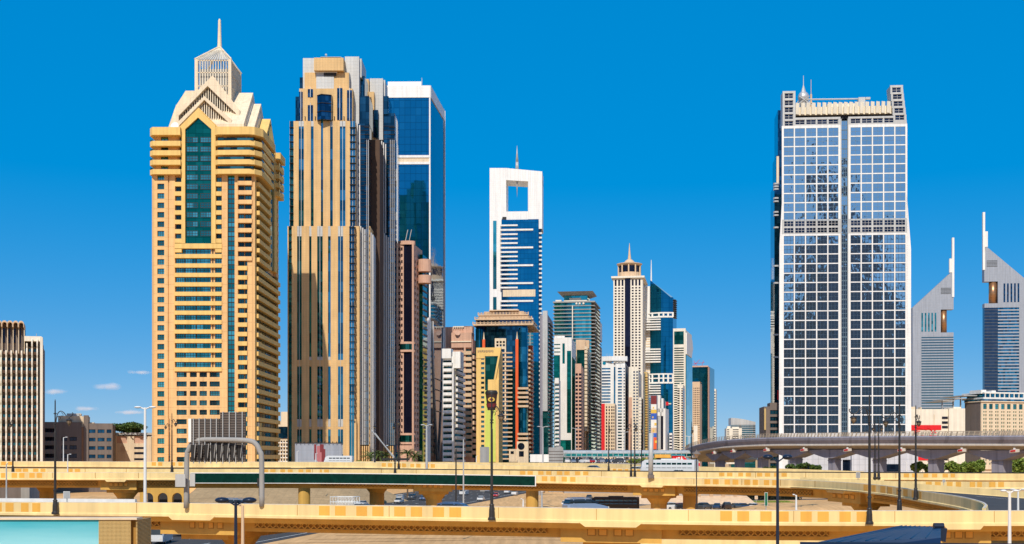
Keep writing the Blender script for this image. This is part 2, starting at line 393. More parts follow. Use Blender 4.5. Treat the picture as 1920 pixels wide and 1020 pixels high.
    def boxes(s, name, cols, rows, d0, d1, m, face='F', each=True):
        """balconies, fins, slabs ... each box an object of its own"""
        cache = {}
        for c in cols:
            for r in rows:
                a0, a1 = s.A(c[0], face), s.A(c[1], face); z0, z1 = max(0, s.Z(r[1])), s.Z(r[0])
                if z1 - z0 < .05: continue
                k = (round(abs(a1 - a0), 3), round(z1 - z0, 3))
                if k not in cache:
                    mb = MB()
                    if face == 'F': mb.box(0, k[0], -d1, -d0, 0, k[1])
                    elif face == 'R': mb.box(d0, d1, 0, k[0], 0, k[1])
                    else: mb.box(-d1, -d0, 0, k[0], 0, k[1])
                    cache[k] = mb.mesh(name, M[m])
                a = min(a0, a1)
                put(name, cache[k], s.root, (a, 0, z0) if face == 'F' else (s.w if face == 'R' else 0, a, z0))
def rws(y, p, n, h): return [(y + i * p, y + i * p + h) for i in range(n)]
def cls(a, p, n, w): return [(a + i * p, a + i * p + w) for i in range(n)]
# ---------------------------------------------------------------- apartment tower with stepped gables
def apartment_tower():
    T = Bld('apartment_tower', 'yellow and apricot apartment tower with cream gables and a slatted lantern', 285, 478, 522, 460, 0)
    W, Dp = T.w, T.d
    def PD(px, py, v): k = (460 + v) / FPX; return ((px - CX) * k - T.x0, H + (HY - py) * k)
    mb = MB(); mb.box(1.0, W - 1.0, 1.0, Dp, 0, T.Z(242))
    rows = rws(326.6, 17.68, 31, 10.6)
    T.grid(mb, 285, 315, 327, 880, [(295, 308)], rows, -1.0, 0)
    T.b(mb, 315, 317.5, 327, 880, -1.0, -.5)
    T.b(mb, 317.5, 328, 327, 880, -1.0, 0)
    T.b(mb, 416, 427, 327, 880, -1.0, .15); T.b(mb, 440, 446, 327, 880, -1.0, .1); T.b(mb, 472, 478, 327, 880, -1.0, .1)
    low = rws(697.5, 17.68, 10, 9.6)
    T.grid(mb, 328, 416, 690, 880, [(331, 350), (356, 369), (374, 388), (393, 412)], low, -1.0, -.02)
    T.b(mb, 427, 440, 778, 880, -1.0, -.05)
    T.part('wall', mb, M['apricot'])
    T.panes([(295, 308)], rows, -.7, 'g_teal', bars=(2, 1))
    T.panes([(331, 350), (356, 369), (374, 388), (393, 412)], low, -.8, 'g_win', bars=(3, 1))
    # balconied middle bays
    floors = rws(466.5, 17.68, 13, 9.8)
    T.panes([(329, 345.5), (346, 366.5), (367, 396.5), (397, 401), (401.5, 415.5)], floors, -.9, 'g_teal', bars=(3, 1))
    T.boxes('balcony', [(327.5, 416.5)], [(b + .3, b + 7.9) for a, b in floors], -1.0, .55, 'ochre')
    T.boxes('pier', [(394.8, 397.4), (399.8, 402.5)], [(466, 695)], -1.0, -.4, 'apricot')
    small = rws(332, 17.68, 8, 9.6)
    T.panes([(329, 340), (404.5, 415)], small, -1.0 + .1, 'g_win', bars=(1, 0))
    T.boxes('balcony', [(328, 341), (404, 416)], [(b, b + 8) for a, b in small], -1.0, .4, 'ochre')
    # green glass bay under its gable
    g = MB(); T.shape(g, [(348, 457), (348, 243), (372, 221), (397, 243), (397, 457)], .25, 1.0)
    T.part('glass_bay', g, M['g_tealdark'])
    T.panes([(349.5, 371), (375.5, 396)], rws(257, 17.55, 11, 10), -.2, 'g_teal', bars=(3, 1))
    f = MB(); T.shape(f, [(341, 457), (341, 236), (373, 205), (405, 236), (405, 457), (397, 457), (397, 243), (372, 221), (348, 243), (348, 457)], -.7, 1.0)
    T.shape(f, [(337, 247), (337, 238), (373, 202), (409, 238), (409, 247), (405.6, 247), (405.6, 236), (373, 204.6), (340.5, 236), (340.5, 247)], -.3, 3.0)
    T.b(f, 328, 416.5, 457, 466.2, -1.0, .6)
    T.part('gable_frame', f, M['ochre'])
    # teal stair strip
    T.panes([(427, 440)], rws(328, 8.84, 51, 8.6), -.6, 'g_teal', bars=(1, 0))
    # balcony column
    up = rws(330, 17.68, 9, 9.8); dn = rws(330 + 9 * 17.68, 17.68, 22, 9.8)
    T.panes([(447, 457), (458.5, 471)], up + dn, -.9, 'g_win', bars=(1, 0))
    T.boxes('balcony', [(446, 473)], [(b, b + 7.9) for a, b in up], -1.0, .7, 'apricot')
    T.boxes('balcony', [(446, 464)], [(b, b + 7.9) for a, b in dn], -1.0, .7, 'ochre')
    mb = MB(); T.b(mb, 464, 472, 489, 880, -1.0, .1); T.part('pier', mb, M['apricot'])
    # side towards the boulevard
    q = MB()
    T.b(q, 478.2, 480.5, 327, 880, -1, .05, 'R'); T.b(q, 512, 517, 238, 482, -1, .6, 'R'); T.b(q, 521, 522, 327, 880, -1, 0.02, 'R')
    T.b(q, 503, 504.5, 238, 482, -1, .6, 'R')
    T.part('pier', q, M['ochre'])
    T.panes([(481, 502.5)], up, -.8, 'g_win', 'R', bars=(3, 0)); T.panes([(481, 520.5)], dn, -.8, 'g_win', 'R', bars=(7, 0))
    T.boxes('balcony', [(480, 503)], [(b, b + 7.9) for a, b in up], -1.0, 1.3, 'ochre', 'R')
    T.boxes('balcony', [(480, 521.5)], [(b, b + 7.9) for a, b in dn], -1.0, .9, 'ochre', 'R')
    T.panes([(517.3, 521)], up, -.5, 'g_win', 'R', bars=(1, 0))
    T.boxes('balcony', [(517, 521.5)], [(b, b + 7.9) for a, b in up], -1.0, .2, 'apricot', 'R')
    g = MB(); T.b(g, 504.5, 512, 236, 482, -1, .15, 'R'); T.part('glass_bay', g, M['g_tealdark'])
    # overhanging balconies of the crown
    for i, (y0, y1) in enumerate([(241.5, 256)] + rws(266.5, 17.68, 4, 9.2)):
        z0, z1 = T.Z(y1), T.Z(y0); e = .5 if i == 0 else 0
        a = MB()
        mb_pts = [(-.6, 12), (-.6, -.4), (.8, -2.0 - e), (T.U(341), -2.0 - e), (T.U(341), 1.2), (1.5, 1.2)]
        a.prism(mb_pts, z0, z1, 'z'); T.part('balcony', a, M['ochre'])
        a = MB(); u = T.U
        a.prism([(u(405), 1.2), (u(405), -1.4 - e), (u(412), -2.6 - e), (u(470), -2.8 - e), (W + .4, -2.2 - e), (W + 2.4 + e, .8), (W + 2.4 + e, T.V(502)), (W - 1.1, T.V(502)), (W - 1.1, 1.2)], z0, z1, 'z'); T.part('balcony', a, M['ochre'])
        a = MB(); v1 = Dp
        a.prism([(W - 1.1, T.V(513)), (W + 2.2 + e, T.V(513)), (W + 2.2 + e, v1), (W - 3, v1)], z0, z1, 'z'); T.part('balcony', a, M['ochre'])
    cr = rws(256.6, 17.68, 4, 9.4)
    T.panes([(301, 314), (335.5, 341)], cr, -.92, 'g_win', bars=(1, 0)); T.panes([(407, 418), (424, 440), (443, 460), (462, 477)], cr, -.92, 'g_win', bars=(2, 0))
    T.panes([(481, 501), (517, 521)], cr, -.9, 'g_win', 'R', bars=(3, 0))
    # railing glass on the crown balconies
    rg = MB()
    for y0, y1 in rws(262, 17.68, 4, 4.3):
        z0, z1 = T.Z(y1), T.Z(y0)
        rg.box(T.U(412), W, -2.75, -2.68, z0, z1); rg.box(W + 2.3, W + 2.36, 1, T.V(502), z0, z1); rg.box(W + 2.1, W + 2.16, T.V(513), Dp, z0, z1); rg.box(-.5, .6, -.3, -.24, z0, z1)
    T.parts('railing', rg, M['g_win'])
    # crown: cross gables, screens, lantern, spire
    zb = T.Z(244)
    def gable(pts, inner, v, back, name='gable'):
        q = MB(); o = [PD(*p, v) for p in pts] + [PD(*p, v) for p in inner]
        q.prism(o, v, v + 2.2, 'y'); T.part(name, q, M['cream'])
        q = MB(); q.prism([PD(*p, v) for p in inner], v + 2.3, back, 'y'); T.part('gable_core', q, M['taupe'])
        sl = MB(); ins = [PD(*p, v) for p in inner]; xs = sorted(ins, key=lambda p: p[0]); ap = max(ins, key=lambda p: p[1])
        lo, hi = xs[0][0], xs[-1][0]; u = lo + .35; zl = max(p[1] for p in ins if abs(p[0] - lo) < .1); zr = max(p[1] for p in ins if abs(p[0] - hi) < .1)
        while u < hi - .3:
            t = (u - lo) / (ap[0] - lo) if u < ap[0] else (hi - u) / (hi - ap[0])
            zt = (zl if u < ap[0] else zr) * (1 - t) + ap[1] * t
            sl.box(u, u + .3, v + 1.2, v + 2.0, zb - 2, zt); u += .84
        sl.box(lo, hi, v + 1.4, v + 1.9, zb + 4.4, zb + 4.8)
        T.part('screen', sl, M['cream2'], 'stuff')
    q = MB(); q.prism([PD(*p, 11) for p in [(329, 246), (329, 212), (398.5, 141), (449, 206), (449, 246)]], 13.4, 40, 'y')
    q.prism([PD(*p, 16) for p in [(313, 246), (330, 197), (332, 195), (348, 170), (372, 170), (372, 246)]], 16, 36, 'y')
    T.part('roof', q, M['cream'])
    gable([(329, 246), (329, 212), (398.5, 141), (449, 206), (449, 246)], [(442, 246), (442, 212), (389, 161), (335, 217), (335, 246)], 11, 13.3)
    gable([(331, 246), (331, 231), (383, 180), (434, 224), (434, 246)], [(427, 246), (427, 228), (383, 187), (336, 235), (336, 246)], 7, 9.6)
    for uf, zr, hw, ub, mm in ((31.6, 150.5, 17, 14, 'cream'), (34.6, 146.3, 13.5, 20, 'cream'), (38.2, 140.6, 9.5, 26, 'ochre')):
        q = MB(); vc = 23.5; zb2 = T.Z(246)
        q.prism([(vc - hw, zb2), (vc - hw, zr - hw * .95), (vc, zr), (vc + hw, zr - hw * .95), (vc + hw, zb2)], ub, uf, 'x')
        T.part('side_gable', q, M[mm])
        q = MB(); h2 = hw * .72
        q.prism([(vc - h2, zb2), (vc - h2, zr - 1.6 - h2 * .98), (vc, zr - 2.0), (vc + h2, zr - 1.6 - h2 * .98), (vc + h2, zb2)], uf, uf + .12, 'x')
        T.part('side_screen', q, M['g_tealdark'] if mm == 'ochre' else M['greypanel'])
    x0, x1, v0, v1 = (365 - CX) / FPX * 475 - T.x0, (433.5 - CX) / FPX * 475 - T.x0, 15.0, 33.0
    zt, z0 = 160.6, 141.0; ap = ((x0 + x1) / 2 + .4, 24, 168.2)
    q = MB()
    for a, b in ((x0, v0), (x1 - 1.2, v0), (x0, v1 - 1.2), (x1 - 1.2, v1 - 1.2)): q.box(a, a + 1.2, b, b + 1.2, z0, zt)
    for za in (zt - .6, 155.5, 150.5):
        q.box(x0 + 1.2, x1 - 1.2, v0 + .2, v0 + .5, za, za + .35); q.box(x1 - .5, x1 - .2, v0 + 1.2, v1 - 1.2, za, za + .35)
    for a, b in (((x0, v0), (x1, v0)), ((x1, v0), (x1, v1)), ((x1, v1), (x0, v1)), ((x0, v1), (x0, v0))):
        q.tube([(*a, zt), ap], .3, 5)
    T.part('lantern', q, M['cream'])
    sl = MB(); n = 14
    for i in range(1, n):
        t = i / n; u = x0 + (x1 - x0) * t; v = v0 + (v1 - v0) * t
        sl.box(u - .12, u + .12, v0 + .2, v0 + .7, z0, zt); sl.box(x1 - .7, x1 - .2, v - .12, v + .12, z0, zt)
        for e in (0.0, 1.0):
            vv = v0 if e == 0 else v1
            sl.tube([(u, vv, zt), (ap[0] + (u - ap[0]) * .06, ap[1], ap[2] - .4)], .11, 4)
            uu = x1 if e == 0 else x0
            sl.tube([(uu, v, zt), (ap[0], ap[1] + (v - ap[1]) * .06, ap[2] - .4)], .11, 4)
    T.part('screen', sl, M['cream2'], 'stuff')
    q = MB(); q.box(x0 + 1.4, x1 - 1.4, v0 + 1.6, v1 - 1.4, z0, zt - 3.2); q.poly([(x0 + .5, v0 + .6, zt), (x1 - .5, v0 + .6, zt), (ap[0], ap[1], ap[2] - .8)]); q.poly([(x1 - .5, v0 + .6, zt), (x1 - .5, v1 - .6, zt), (ap[0], ap[1], ap[2] - .8)])
    T.part('lantern_core', q, M['greypanel'])
    q = MB(); q.lathe(ap[0], ap[1], [(.85, ap[2] - .6), (.62, ap[2] + 5), (.5, 178), (.2, 178.6)], 10); T.part('spire', q, M['cream'])
    q = MB(); c = PD(324, 233, -.5); q.frus(0, 0, 0, .5, .3, 1.5, 14)
    o = T.part('satellite_dish', q, M['white']); o.location = (c[0], 2.5, c[1]); o.rotation_euler = (R(70), 0, R(-10))
apartment_tower()

# ---------------------------------------------------------------- sandstone hotel tower of two slabs
def sandstone_tower():
    T = Bld('hotel_tower', 'tall sandstone clad tower with dark vertical glass strips and grey stepped top', 541, 664, None, 548, 0, depth=30)
    def blk(mb, x0, x1, y0, y1, v0, v1, m=0):
        k = (548 + v0) / FPX
        mb.box((x0 - CX) * k - T.x0, (x1 - CX) * k - T.x0, v0, v1, max(0, H + (HY - y1) * k), H + (HY - y0) * k, m)
    st, gp, gl, fin = MB(), MB(), MB(), MB()
    def strips(cols, x0, x1, y0, y1, v, vd, caps=()):
        e = [x0] + [q for c in cols for q in c] + [x1]
        for i in range(0, len(e), 2): blk(st, e[i], e[i + 1], y0, y1, v, v + vd)
        for j, c in enumerate(cols):
            g = MB(); blk(g, c[0], c[1], y0, y1, v + .55, v + vd)
            n = 2 if c[1] - c[0] > 7 else 1
            for i in range(1, n): blk(fin, c[0] + (c[1] - c[0]) * i / n - .35, c[0] + (c[1] - c[0]) * i / n + .35, y0, y1, v + .2, v + .6)
            T.part('window_strip', g, M['g_blue'])
            for cy0, cy1, js in caps:
                if j in js: blk(gp, c[0], c[1], cy0, cy1, v + .2, v + .7)
    blk(st, 539, 541.2, 424, 880, -1.4, 3)
    lowc = [(541.2, 547), (557, 565.5), (579.6, 584), (594.7, 605), (615, 620), (633.6, 643.3), (655, 664)]
    strips(lowc, 541.2, 664.2, 424, 880, -1.5, 14, [(424, 443, (1, 2, 3, 4, 5)), (669, 675, (2, 3, 4)), (786, 800, (1, 2, 3, 4, 5)), (834, 852, (1, 2, 3, 4, 5))])
    for y in (675, 793): 
        for c in lowc[1:6]: blk(st, c[0], c[1], y, y + 12, -1.25, 0)
    upc = [(543.5, 550.4), (560, 569.6), (582.7, 588), (601.6, 605.8), (618.8, 624), (637, 647.7), (656.5, 666)]
    strips(upc, 543.2, 666.2, 227, 424, .6, 14, [(227, 237, (1, 2, 4, 5))])
    # side of the front slab: fins, glass, recess, then the rear slab
    blk(st, 664.2, 674, 424, 880, .2, 12); blk(st, 664.2, 668, 786, 880, -2.2, 1)
    for i, x in enumerate((668.5, 673, 677.3)):
        blk(fin, x, x + 2.2, 231 + i * 3.5, 424, 4.5 + i * 1.5, 9)
    for i, x in enumerate((675, 679, 683)): blk(fin, x, x + 2.2, 424 + i * 3, 834, 3 + i * 1.5, 9)
    for i in range(5): blk(st, 674.5 + i * 4, 676.5 + i * 4, 836, 880, 3, 9)
    blk(gl, 664, 691, 232, 834, 6.5, 18); blk(gl, 671, 692, 180, 232, 9, 24); blk(gl, 673, 684, 142, 182, 12, 26)
    blk(st, 690.5, 694, 424, 880, 7, 20); blk(fin, 694.5, 696.5, 436, 880, 8, 20); blk(fin, 698, 700, 440, 880, 9, 20)
    d = MB(); blk(d, 664, 712, 262, 880, 20, 36); T.part('recess_wall', d, M['shadebrown'])
    # rear slab
    blk(st, 711, 719, 437, 880, 37, 50); blk(st, 698, 703, 258, 437, 37, 50); blk(st, 692, 698, 200, 262, 35, 50)
    blk(gl, 702.5, 712, 258, 437, 38.5, 50); blk(gl, 718, 740, 212, 834, 40, 60); blk(gl, 738, 742, 262, 834, 44, 64)
    for i, x in enumerate((714.5, 718, 722)): blk(fin, x, x + 2, 264 + i * 3, 437, 37.5 + i, 42)
    for i, x in enumerate((719, 723, 727)): blk(fin, x, x + 2.4, 437 + i * 4, 834, 37 + i, 42)
    for i in range(5): blk(st, 719 + i * 4, 721 + i * 4, 836, 880, 37, 42)
    blk(gl, 701, 709, 206, 258, 36, 46); blk(st, 684, 691.5, 148, 178, 36, 48); blk(st, 692, 701.5, 172, 206, 35.5, 46)
    blk(gp, 693.5, 718, 147, 262, 38, 50); blk(gp, 718, 722, 150, 182, 40, 52); blk(gl, 718.5, 728.5, 180, 214, 39, 55)
    # crown of the front slab
    blk(st, 561, 661, 166, 228, 1.5, 20); blk(st, 571, 654, 136, 168, 3.0, 22); blk(gp, 646.6, 655, 136, 170, 3.6, 22)
    blk(gp, 593, 626, 134, 182, 2.6, 20); blk(gp, 568, 597, 109, 170, 6, 24); blk(gp, 646.6, 673.2, 106, 260, 7, 26); blk(gp, 673, 678, 110, 145, 9, 26)
    blk(st, 588.6, 644, 108, 132, .5, 18); blk(gp, 601, 640, 107, 110, 3, 16)
    w = MB(); blk(w, 591, 632, 132, 136.4, 2.4, 16); blk(w, 601, 639, 106.5, 108, 3, 10); T.part('white_soffit', w, M['white'])
    d = MB(); blk(d, 607, 630, 136.4, 142, 2.2, 3); T.part('louvre', d, M['dark'])
    for c, y0, y1 in (((577, 586.8), 167, 182), ((577, 586.8), 197, 227), ((632, 642), 165, 225), ((650.6, 660), 169, 226), ((560.5, 567.5), 172, 226)):
        g = MB(); blk(g, c[0], c[1], y0, y1, 1.3, 2); T.part('window_strip', g, M['g_navy']); blk(fin, (c[0] + c[1]) / 2 - .4, (c[0] + c[1]) / 2 + .4, y0 - 4, y1, 1.0, 1.4)
    blk(gl, 554, 561, 181, 228, 3, 14); blk(gl, 562, 568, 145, 172, 9, 16)
    bay = MB(); k = 548 / FPX
    p = [((x - CX) * k - T.x0, v) for x, v in ((594, 2), (595, -.6), (604, -2.6), (622, -1.2), (623, 2))]
    bay.prism(p, H + (HY - 226) * k, H + (HY - 179) * k, 'z'); T.part('glass_bay', bay, M['g_navy'])
    led = MB(); kk = k
    for y in (180, 195.5, 211): led.prism([(a, b - .5) for a, b in p], H + (HY - y - .7) * k, H + (HY - y) * k, 'z')
    for i in range(46):      # thin sun ledges on the glass corners
        y = 238 + i * 13.4
        if y < 420: blk(led, 655.5, 667, y, y + .6, -.1, 2); blk(led, 542.5, 550, y, y + .6, 0, 2)
        elif y < 800: blk(led, 654.5, 666.5, y, y + .6, -2.2, 0); blk(led, 664.3, 666.3, y + 2, y + 5, -2.4, -.5); blk(led, 540.8, 547, y, y + .6, -1.9, 0)
        blk(led, 683, 692.5, y, y + .6, 6, 8); blk(led, 729, 740.8, y, y + .6, 39.4, 41)
        if y > 437: blk(led, 709.5, 712, y + 2, y + 5, 36, 38)
    for x0, x1, v in ((664.5, 690.5, 6.2), (718.5, 739.5, 39.7)):
        for y in range(236, 832, 8): blk(led, x0, x1, y, y + .5, v, v + .4)
    for x in (687.5, 690.5): blk(fin, x, x + .7, 262, 834, 5.9, 6.6)
    for x in (731.5, 735, 738.5): blk(fin, x, x + .7, 262, 834, 39.3, 40.2)
    T.part('ledges', led, M['charcoal'], 'stuff')
    T.part('stone_wall', st, M['sandstone']); T.parts('panel_wall', gp, M['greypanel']); T.part('glass_wall', gl, M['g_grid']); T.part('fins', fin, M['alu'], 'stuff')
    sp = MB()
    for x, y in ((571, 218), (590, 218), (626, 218), (644, 218)):
        for dy in (0, 4): blk(sp, x, x + 1.6, y + dy, y + dy + 1.6, .9, 1.5)
    T.part('floodlights', sp, M['charcoal'], 'stuff')
    q = MB(); blk(q, 611, 612, 102, 107, 8, 8.4); q.ball(((611.5 - CX) * .2317 - T.x0, 8, H + (HY - 103) * .2317), .5); T.part('beacon', q, M['lightgrey'])
sandstone_tower()

# ---------------------------------------------------------------- blue mirror-glass tower
def mirror_tower():
    T = Bld('glass_tower', 'tall deep blue mirror glass tower with white frame and white stepped top', 728, 807, 831, 700, 1)
    W = T.w; Dp = 46.0; k = (831 - CX) / FPX; E = k * (T.D + Dp) - T.x0          # the boulevard side runs out to E
    g = MB(); T.b(g, 728, 805, 183, 292, -30, 0); T.b(g, 728, 805, 308, 880, -30, 0); T.part('glass_front', g, M['g_sky'])
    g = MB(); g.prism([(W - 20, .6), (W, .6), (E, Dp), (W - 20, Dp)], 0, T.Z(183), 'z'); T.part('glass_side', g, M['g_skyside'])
    def sd(t, o=.35): return (W + (E - W) * t + o, Dp * t)
    q = MB(); T.b(q, 723, 807, 161, 183.5, -20, .5); T.b(q, 726, 789, 150, 162, -22, -3); T.b(q, 804.6, 807.2, 183, 600, -3, .4); T.b(q, 800, 807.2, 596, 880, -3, .5)
    T.b(q, 742, 807, 291.5, 296, -3, .5); T.b(q, 742, 807, 304, 308.5, -3, .5)
    za, zb, zc = T.Z(161), T.Z(161) - 1.5, T.Z(183)
    q.hexa([(*sd(0, -3), zc), (*sd(0, .3), zc), (*sd(1, .3), zc - 1), (*sd(1, -3), zc - 1), (*sd(0, -3), za), (*sd(0, .3), za), (*sd(1, .3), zb), (*sd(1, -3), zb)])
    q.box(E - 1, E + .5, Dp - .8, Dp + .3, 0, zb)
    T.part('frame', q, M['whitetile'])
    q = MB(); T.b(q, 742, 805, 296, 304, -3, .1); T.part('band', q, M['beige'])
    c = MB()                                                         # thin white ribs of the boulevard side that meet in a point
    for t0, t1 in ((.12, .50), (.88, .50)):
        pts = []
        for i in range(13):
            s = i / 12; zz = 88 * (1 - s) ** 1.0 + 8 * s
            pts.append((*sd(t0 + (t1 - t0) * s ** 1.6), zz))
        c.tube(pts, .42, 5)
    for zz in (57, 51, 45, 39):
        s = (88 - zz) / 80; a = .12 + .38 * s ** 1.6; c.tube([(*sd(a), zz), (*sd(1 - a), zz)], .25, 4)
    T.part('ribs', c, M['white'])
    q = MB(); q.frus(T.U(788), 10, T.Z(162), T.Z(136), .35, .12, 6); T.part('mast', q, M['lightgrey'])
mirror_tower()

# ---------------------------------------------------------------- pink stone tower
def pink_tower():
    T = Bld('office_tower', 'slender pink stone tower with a black glass strip and rounded parapet', 745, 776, 795, 600, 8)
    W, Dp = T.w, T.d
    q = MB(); rows = rws(464, 11.9, 34, 6)
    q.box(.9, W - .9, .9, Dp, 0, T.Z(456))
    T.grid(q, 745, 757, 456, 845, [(747, 749.8), (752, 754.8)], rows, -1, 0); T.b(q, 772.6, 776, 456, 845, -1, .2)
    T.grid(q, 776.2, 786, 480, 845, [(777.5, 780), (782, 785)], rws(487, 11.9, 30, 6), -1, 0, 'R')
    T.b(q, 744.6, 777, 835, 847, -1, 1.2); T.b(q, 746, 776, 847, 880, -1, .2); T.b(q, 776.5, 795, 845, 852, -2, 1.2, 'R')
    c, r = T.U(761), (T.U(777) - T.U(744.5)) / 2
    for a, b in ((452, 459), (641, 645), (656, 660), (812, 816), (829, 833)): q.frus(c, r * .35, T.Z(b), T.Z(a), r, r, 28, 0, .55)
    q.frus(T.U(788), 10, T.Z(505), T.Z(482), 3.2, 3.2, 16); q.frus(T.U(788), 10, T.Z(527), T.Z(512), 3.2, 3.2, 16)
    T.part('stone_wall', q, M['pink'])
    g = MB(); T.b(g, 757, 772.6, 459, 641, -1, -.1); T.b(g, 757, 772.6, 660, 812, -1, -.1); T.part('glass_strip', g, M['g_black'])
    g = MB(); 
    for a, b in ((645, 656), (816, 829)): g.frus(c, r * .35, T.Z(b), T.Z(a), r * .95, r * .95, 28, 0, .55)
    g.box(W, W + 1.6, T.V(786.5), Dp - .6, 0, T.Z(470)); T.part('glass_wall', g, M['g_green'])
    T.fill('windows', [(747, 749.8), (752, 754.8)], rows, -.7, 'g_black'); T.fill('windows', [(777.5, 780), (782, 785)], rws(487, 11.9, 30, 6), -.7, 'g_black', 'R')
    q = MB(); 
    for y0, y1 in rws(490, 11.9, 29, 3): q.box(W + 1.5, W + 1.9, T.V(786.5), Dp - .5, T.Z(y1), T.Z(y0))
    T.part('slabs', q, M['taupe'], 'stuff')
    q = MB(); q.tube([(T.U(757), 3, T.Z(453)), (T.U(762), 3, T.Z(429))], .18, 5); q.tube([(T.U(764), 3, T.Z(453)), (T.U(769), 3, T.Z(429))], .18, 5); T.part('antennas', q, M['lightgrey'])
pink_tower()

# ---------------------------------------------------------------- gridded white tower on the other side of the boulevard
def gridded_tower():
    T = Bld('gridded_tower', 'broad white gridded tower whose square panes mirror the sky between two horns', 1466, 1701, 1460.5, 545, 4)
    W, Dp = T.w, T.d = T.w, 34.0
    cols = cls(1469.6, 20.9, 5, 18.8) + cls(1594.8, 21.0, 5, 18.9)
    hi = rws(241.0, 17.55, 10, 15.7); dk = rws(414.5, 12.6, 2, 10.4); lo = rws(442.5, 17.72, 21, 15.9)
    core = MB(); core.prism([(.6, .7), (W - .6, .7), (W - .6, Dp), (7.5, Dp)], 0, T.Z(237), 'z'); T.part('core', core, M['charcoal'])
    for (x0, x1, cc) in ((1466, 1576, cols[:5]), (1590.5, 1701, cols[5:])):
        q = MB(); T.grid(q, x0, x1, 236, 412, cc, hi, -.7, 0); T.grid(q, x0, x1, 439.5, 880, cc, lo, -.7, 0); T.part('grid_wall', q, M['whitetile'])
        q = MB(); T.grid(q, x0, x1, 412, 439.5, cc, dk, -.7, -.05); T.part('belt_wall', q, M['lightgrey'])
        T.panes(cc, hi, -.12, 'g_dusit', bars=(1, 1), fr='mullion', name='pane'); T.panes(cc, dk, -.12, 'g_dark', bars=(2, 1), fr='lightgrey', name='pane'); T.panes(cc, lo, -.12, 'g_dusit', bars=(2, 1), fr='darkmullion', name='pane')
    T.panes([(1577.5, 1589.5)], rws(228, 17.6, 36, 17), -.55, 'g_dusit', bars=(2, 1), fr='mullion', name='pane')
    q = MB(); T.b(q, 1576, 1577.5, 225, 880, -1.2, .3); T.b(q, 1589.3, 1590.6, 225, 880, -1.2, .3); T.part('slot_frame', q, M['lightgrey'])
    q = MB(); T.b(q, 1577.5, 1589.3, 463, 474, -1, -.6); T.part('slot_band', q, M['beige'])
    # the flaring flank
    q = MB(); q.prism([(T.U(1701), 0), T.P(1701, 236), T.P(1700, 366), T.P(1708, 470), (T.U(1708.5), 0)], -.15, Dp, 'y'); q.prism([(T.U(1460.5), 0), T.P(1461.5, 460), T.P(1466, 380), (T.U(1466), 0)], -.1, .6, 'y')
    T.part('flank', q, M['whitetile'])
    # horns, small windows and louvred parapet
    q = MB(); T.grid(q, 1467.5, 1491.5, 171, 236, [(1471, 1487.5)], [(175, 184.6)] + rws(188.2, 12.9, 4, 9.6), -.8, .02); T.vol(q, 1468, 1491, 171, 237, .8, 7)
    p = [T.P(1669, 165), T.P(1693, 165), T.P(1701, 236), T.P(1676, 236)]; q.prism(p, 0.35, 7, 'y')
    hc = []
    for i, y in enumerate([168, 180.5, 193.5, 206.5, 219.5]): hc.append((1672.5 + i * 1.4, 1689.5 + i * 1.6, y, y + 9.6))
    for i, h in enumerate(hc): 
        o = [h[3], hc[i + 1][2]] if i < 4 else [h[3], 236]
        T.b(q, h[0] - 3, h[1] + 4, o[0], o[1], -.4, 0); T.b(q, h[0] - 3, h[0], h[2], h[3], -.4, .02); T.b(q, h[1], h[1] + 3.6, h[2], h[3], -.4, .02)
    T.b(q, 1669, 1693, 164, 168, -.4, 0)
    T.grid(q, 1491.5, 1576, 221, 236, cols[1:5], [(225, 234)], -.7, -.02); T.grid(q, 1590.5, 1676, 221, 236, cols[5:9], [(224.5, 233.5)], -.7, -.02)
    T.parts('horn', q, M['lightgrey'])
    T.panes([(1471, 1487.5)], [(175, 184.6)] + rws(188.2, 12.9, 4, 9.6), -.4, 'g_dark', bars=(1, 1), fr='lightgrey', name='pane')
    for h in hc: T.panes([h[:2]], [h[2:]], -.3, 'g_dark', bars=(1, 1), fr='lightgrey', name='pane')
    T.panes(cols[1:5], [(225, 234)], -.4, 'g_dark', bars=(1, 1), fr='lightgrey', name='pane'); T.panes(cols[5:9], [(224.5, 233.5)], -.4, 'g_dark', bars=(1, 1), fr='lightgrey', name='pane')
    lm = MB(); wx = T.U(1501) - T.U(1492); zt, z0 = T.Z(195.5), T.Z(216)
    lm.hexa([(0, -.3, 0), (wx * .8, .5, 0), (wx * .8, .9, 0), (0, .1, 0), (0, -1.1, zt - z0), (wx * .8, -.3, zt - z0), (wx * .8, .3, zt - z0), (0, -.5, zt - z0)])
    lm = lm.mesh('louvre', M['louvre'])
    for i in range(18): put('louvre', lm, T.root, (T.U(1492 + i * 10.05), .5, z0 + .4))
    q = MB(); T.vol(q, 1491, 1673, 200, 215, 1.5, 9); T.vol(q, 1554, 1605, 192.5, 200, 3, 10); T.part('plant_screen', q, M['cream2'])
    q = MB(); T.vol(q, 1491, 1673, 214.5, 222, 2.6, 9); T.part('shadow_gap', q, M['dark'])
    # globe, mast and boom
    q = MB(); u, z = T.U(1512), T.Z(173); q.ball((u, 8, z), 2.35, nu=16, nv=10)
    q.frus(u, 8, T.Z(199), z - 1.2, 1.2, 2.1, 12); q.frus(u, 8, z + 1.8, T.Z(151), 1.2, .25, 8); q.frus(u, 8, T.Z(151), T.Z(132), .18, .1, 6)
    for sgn in (-1, 1): q.tube([(u + sgn * 4.4, 6.3, T.Z(194)), (u - sgn * 2.2, 5.6, T.Z(174))], .22, 5); q.tube([(u + sgn * 4.2, 8, T.Z(197)), (u + sgn * 2.2, 8, T.Z(180))], .22, 5)
    T.part('roof_globe', q, M['alu'], smooth=False)
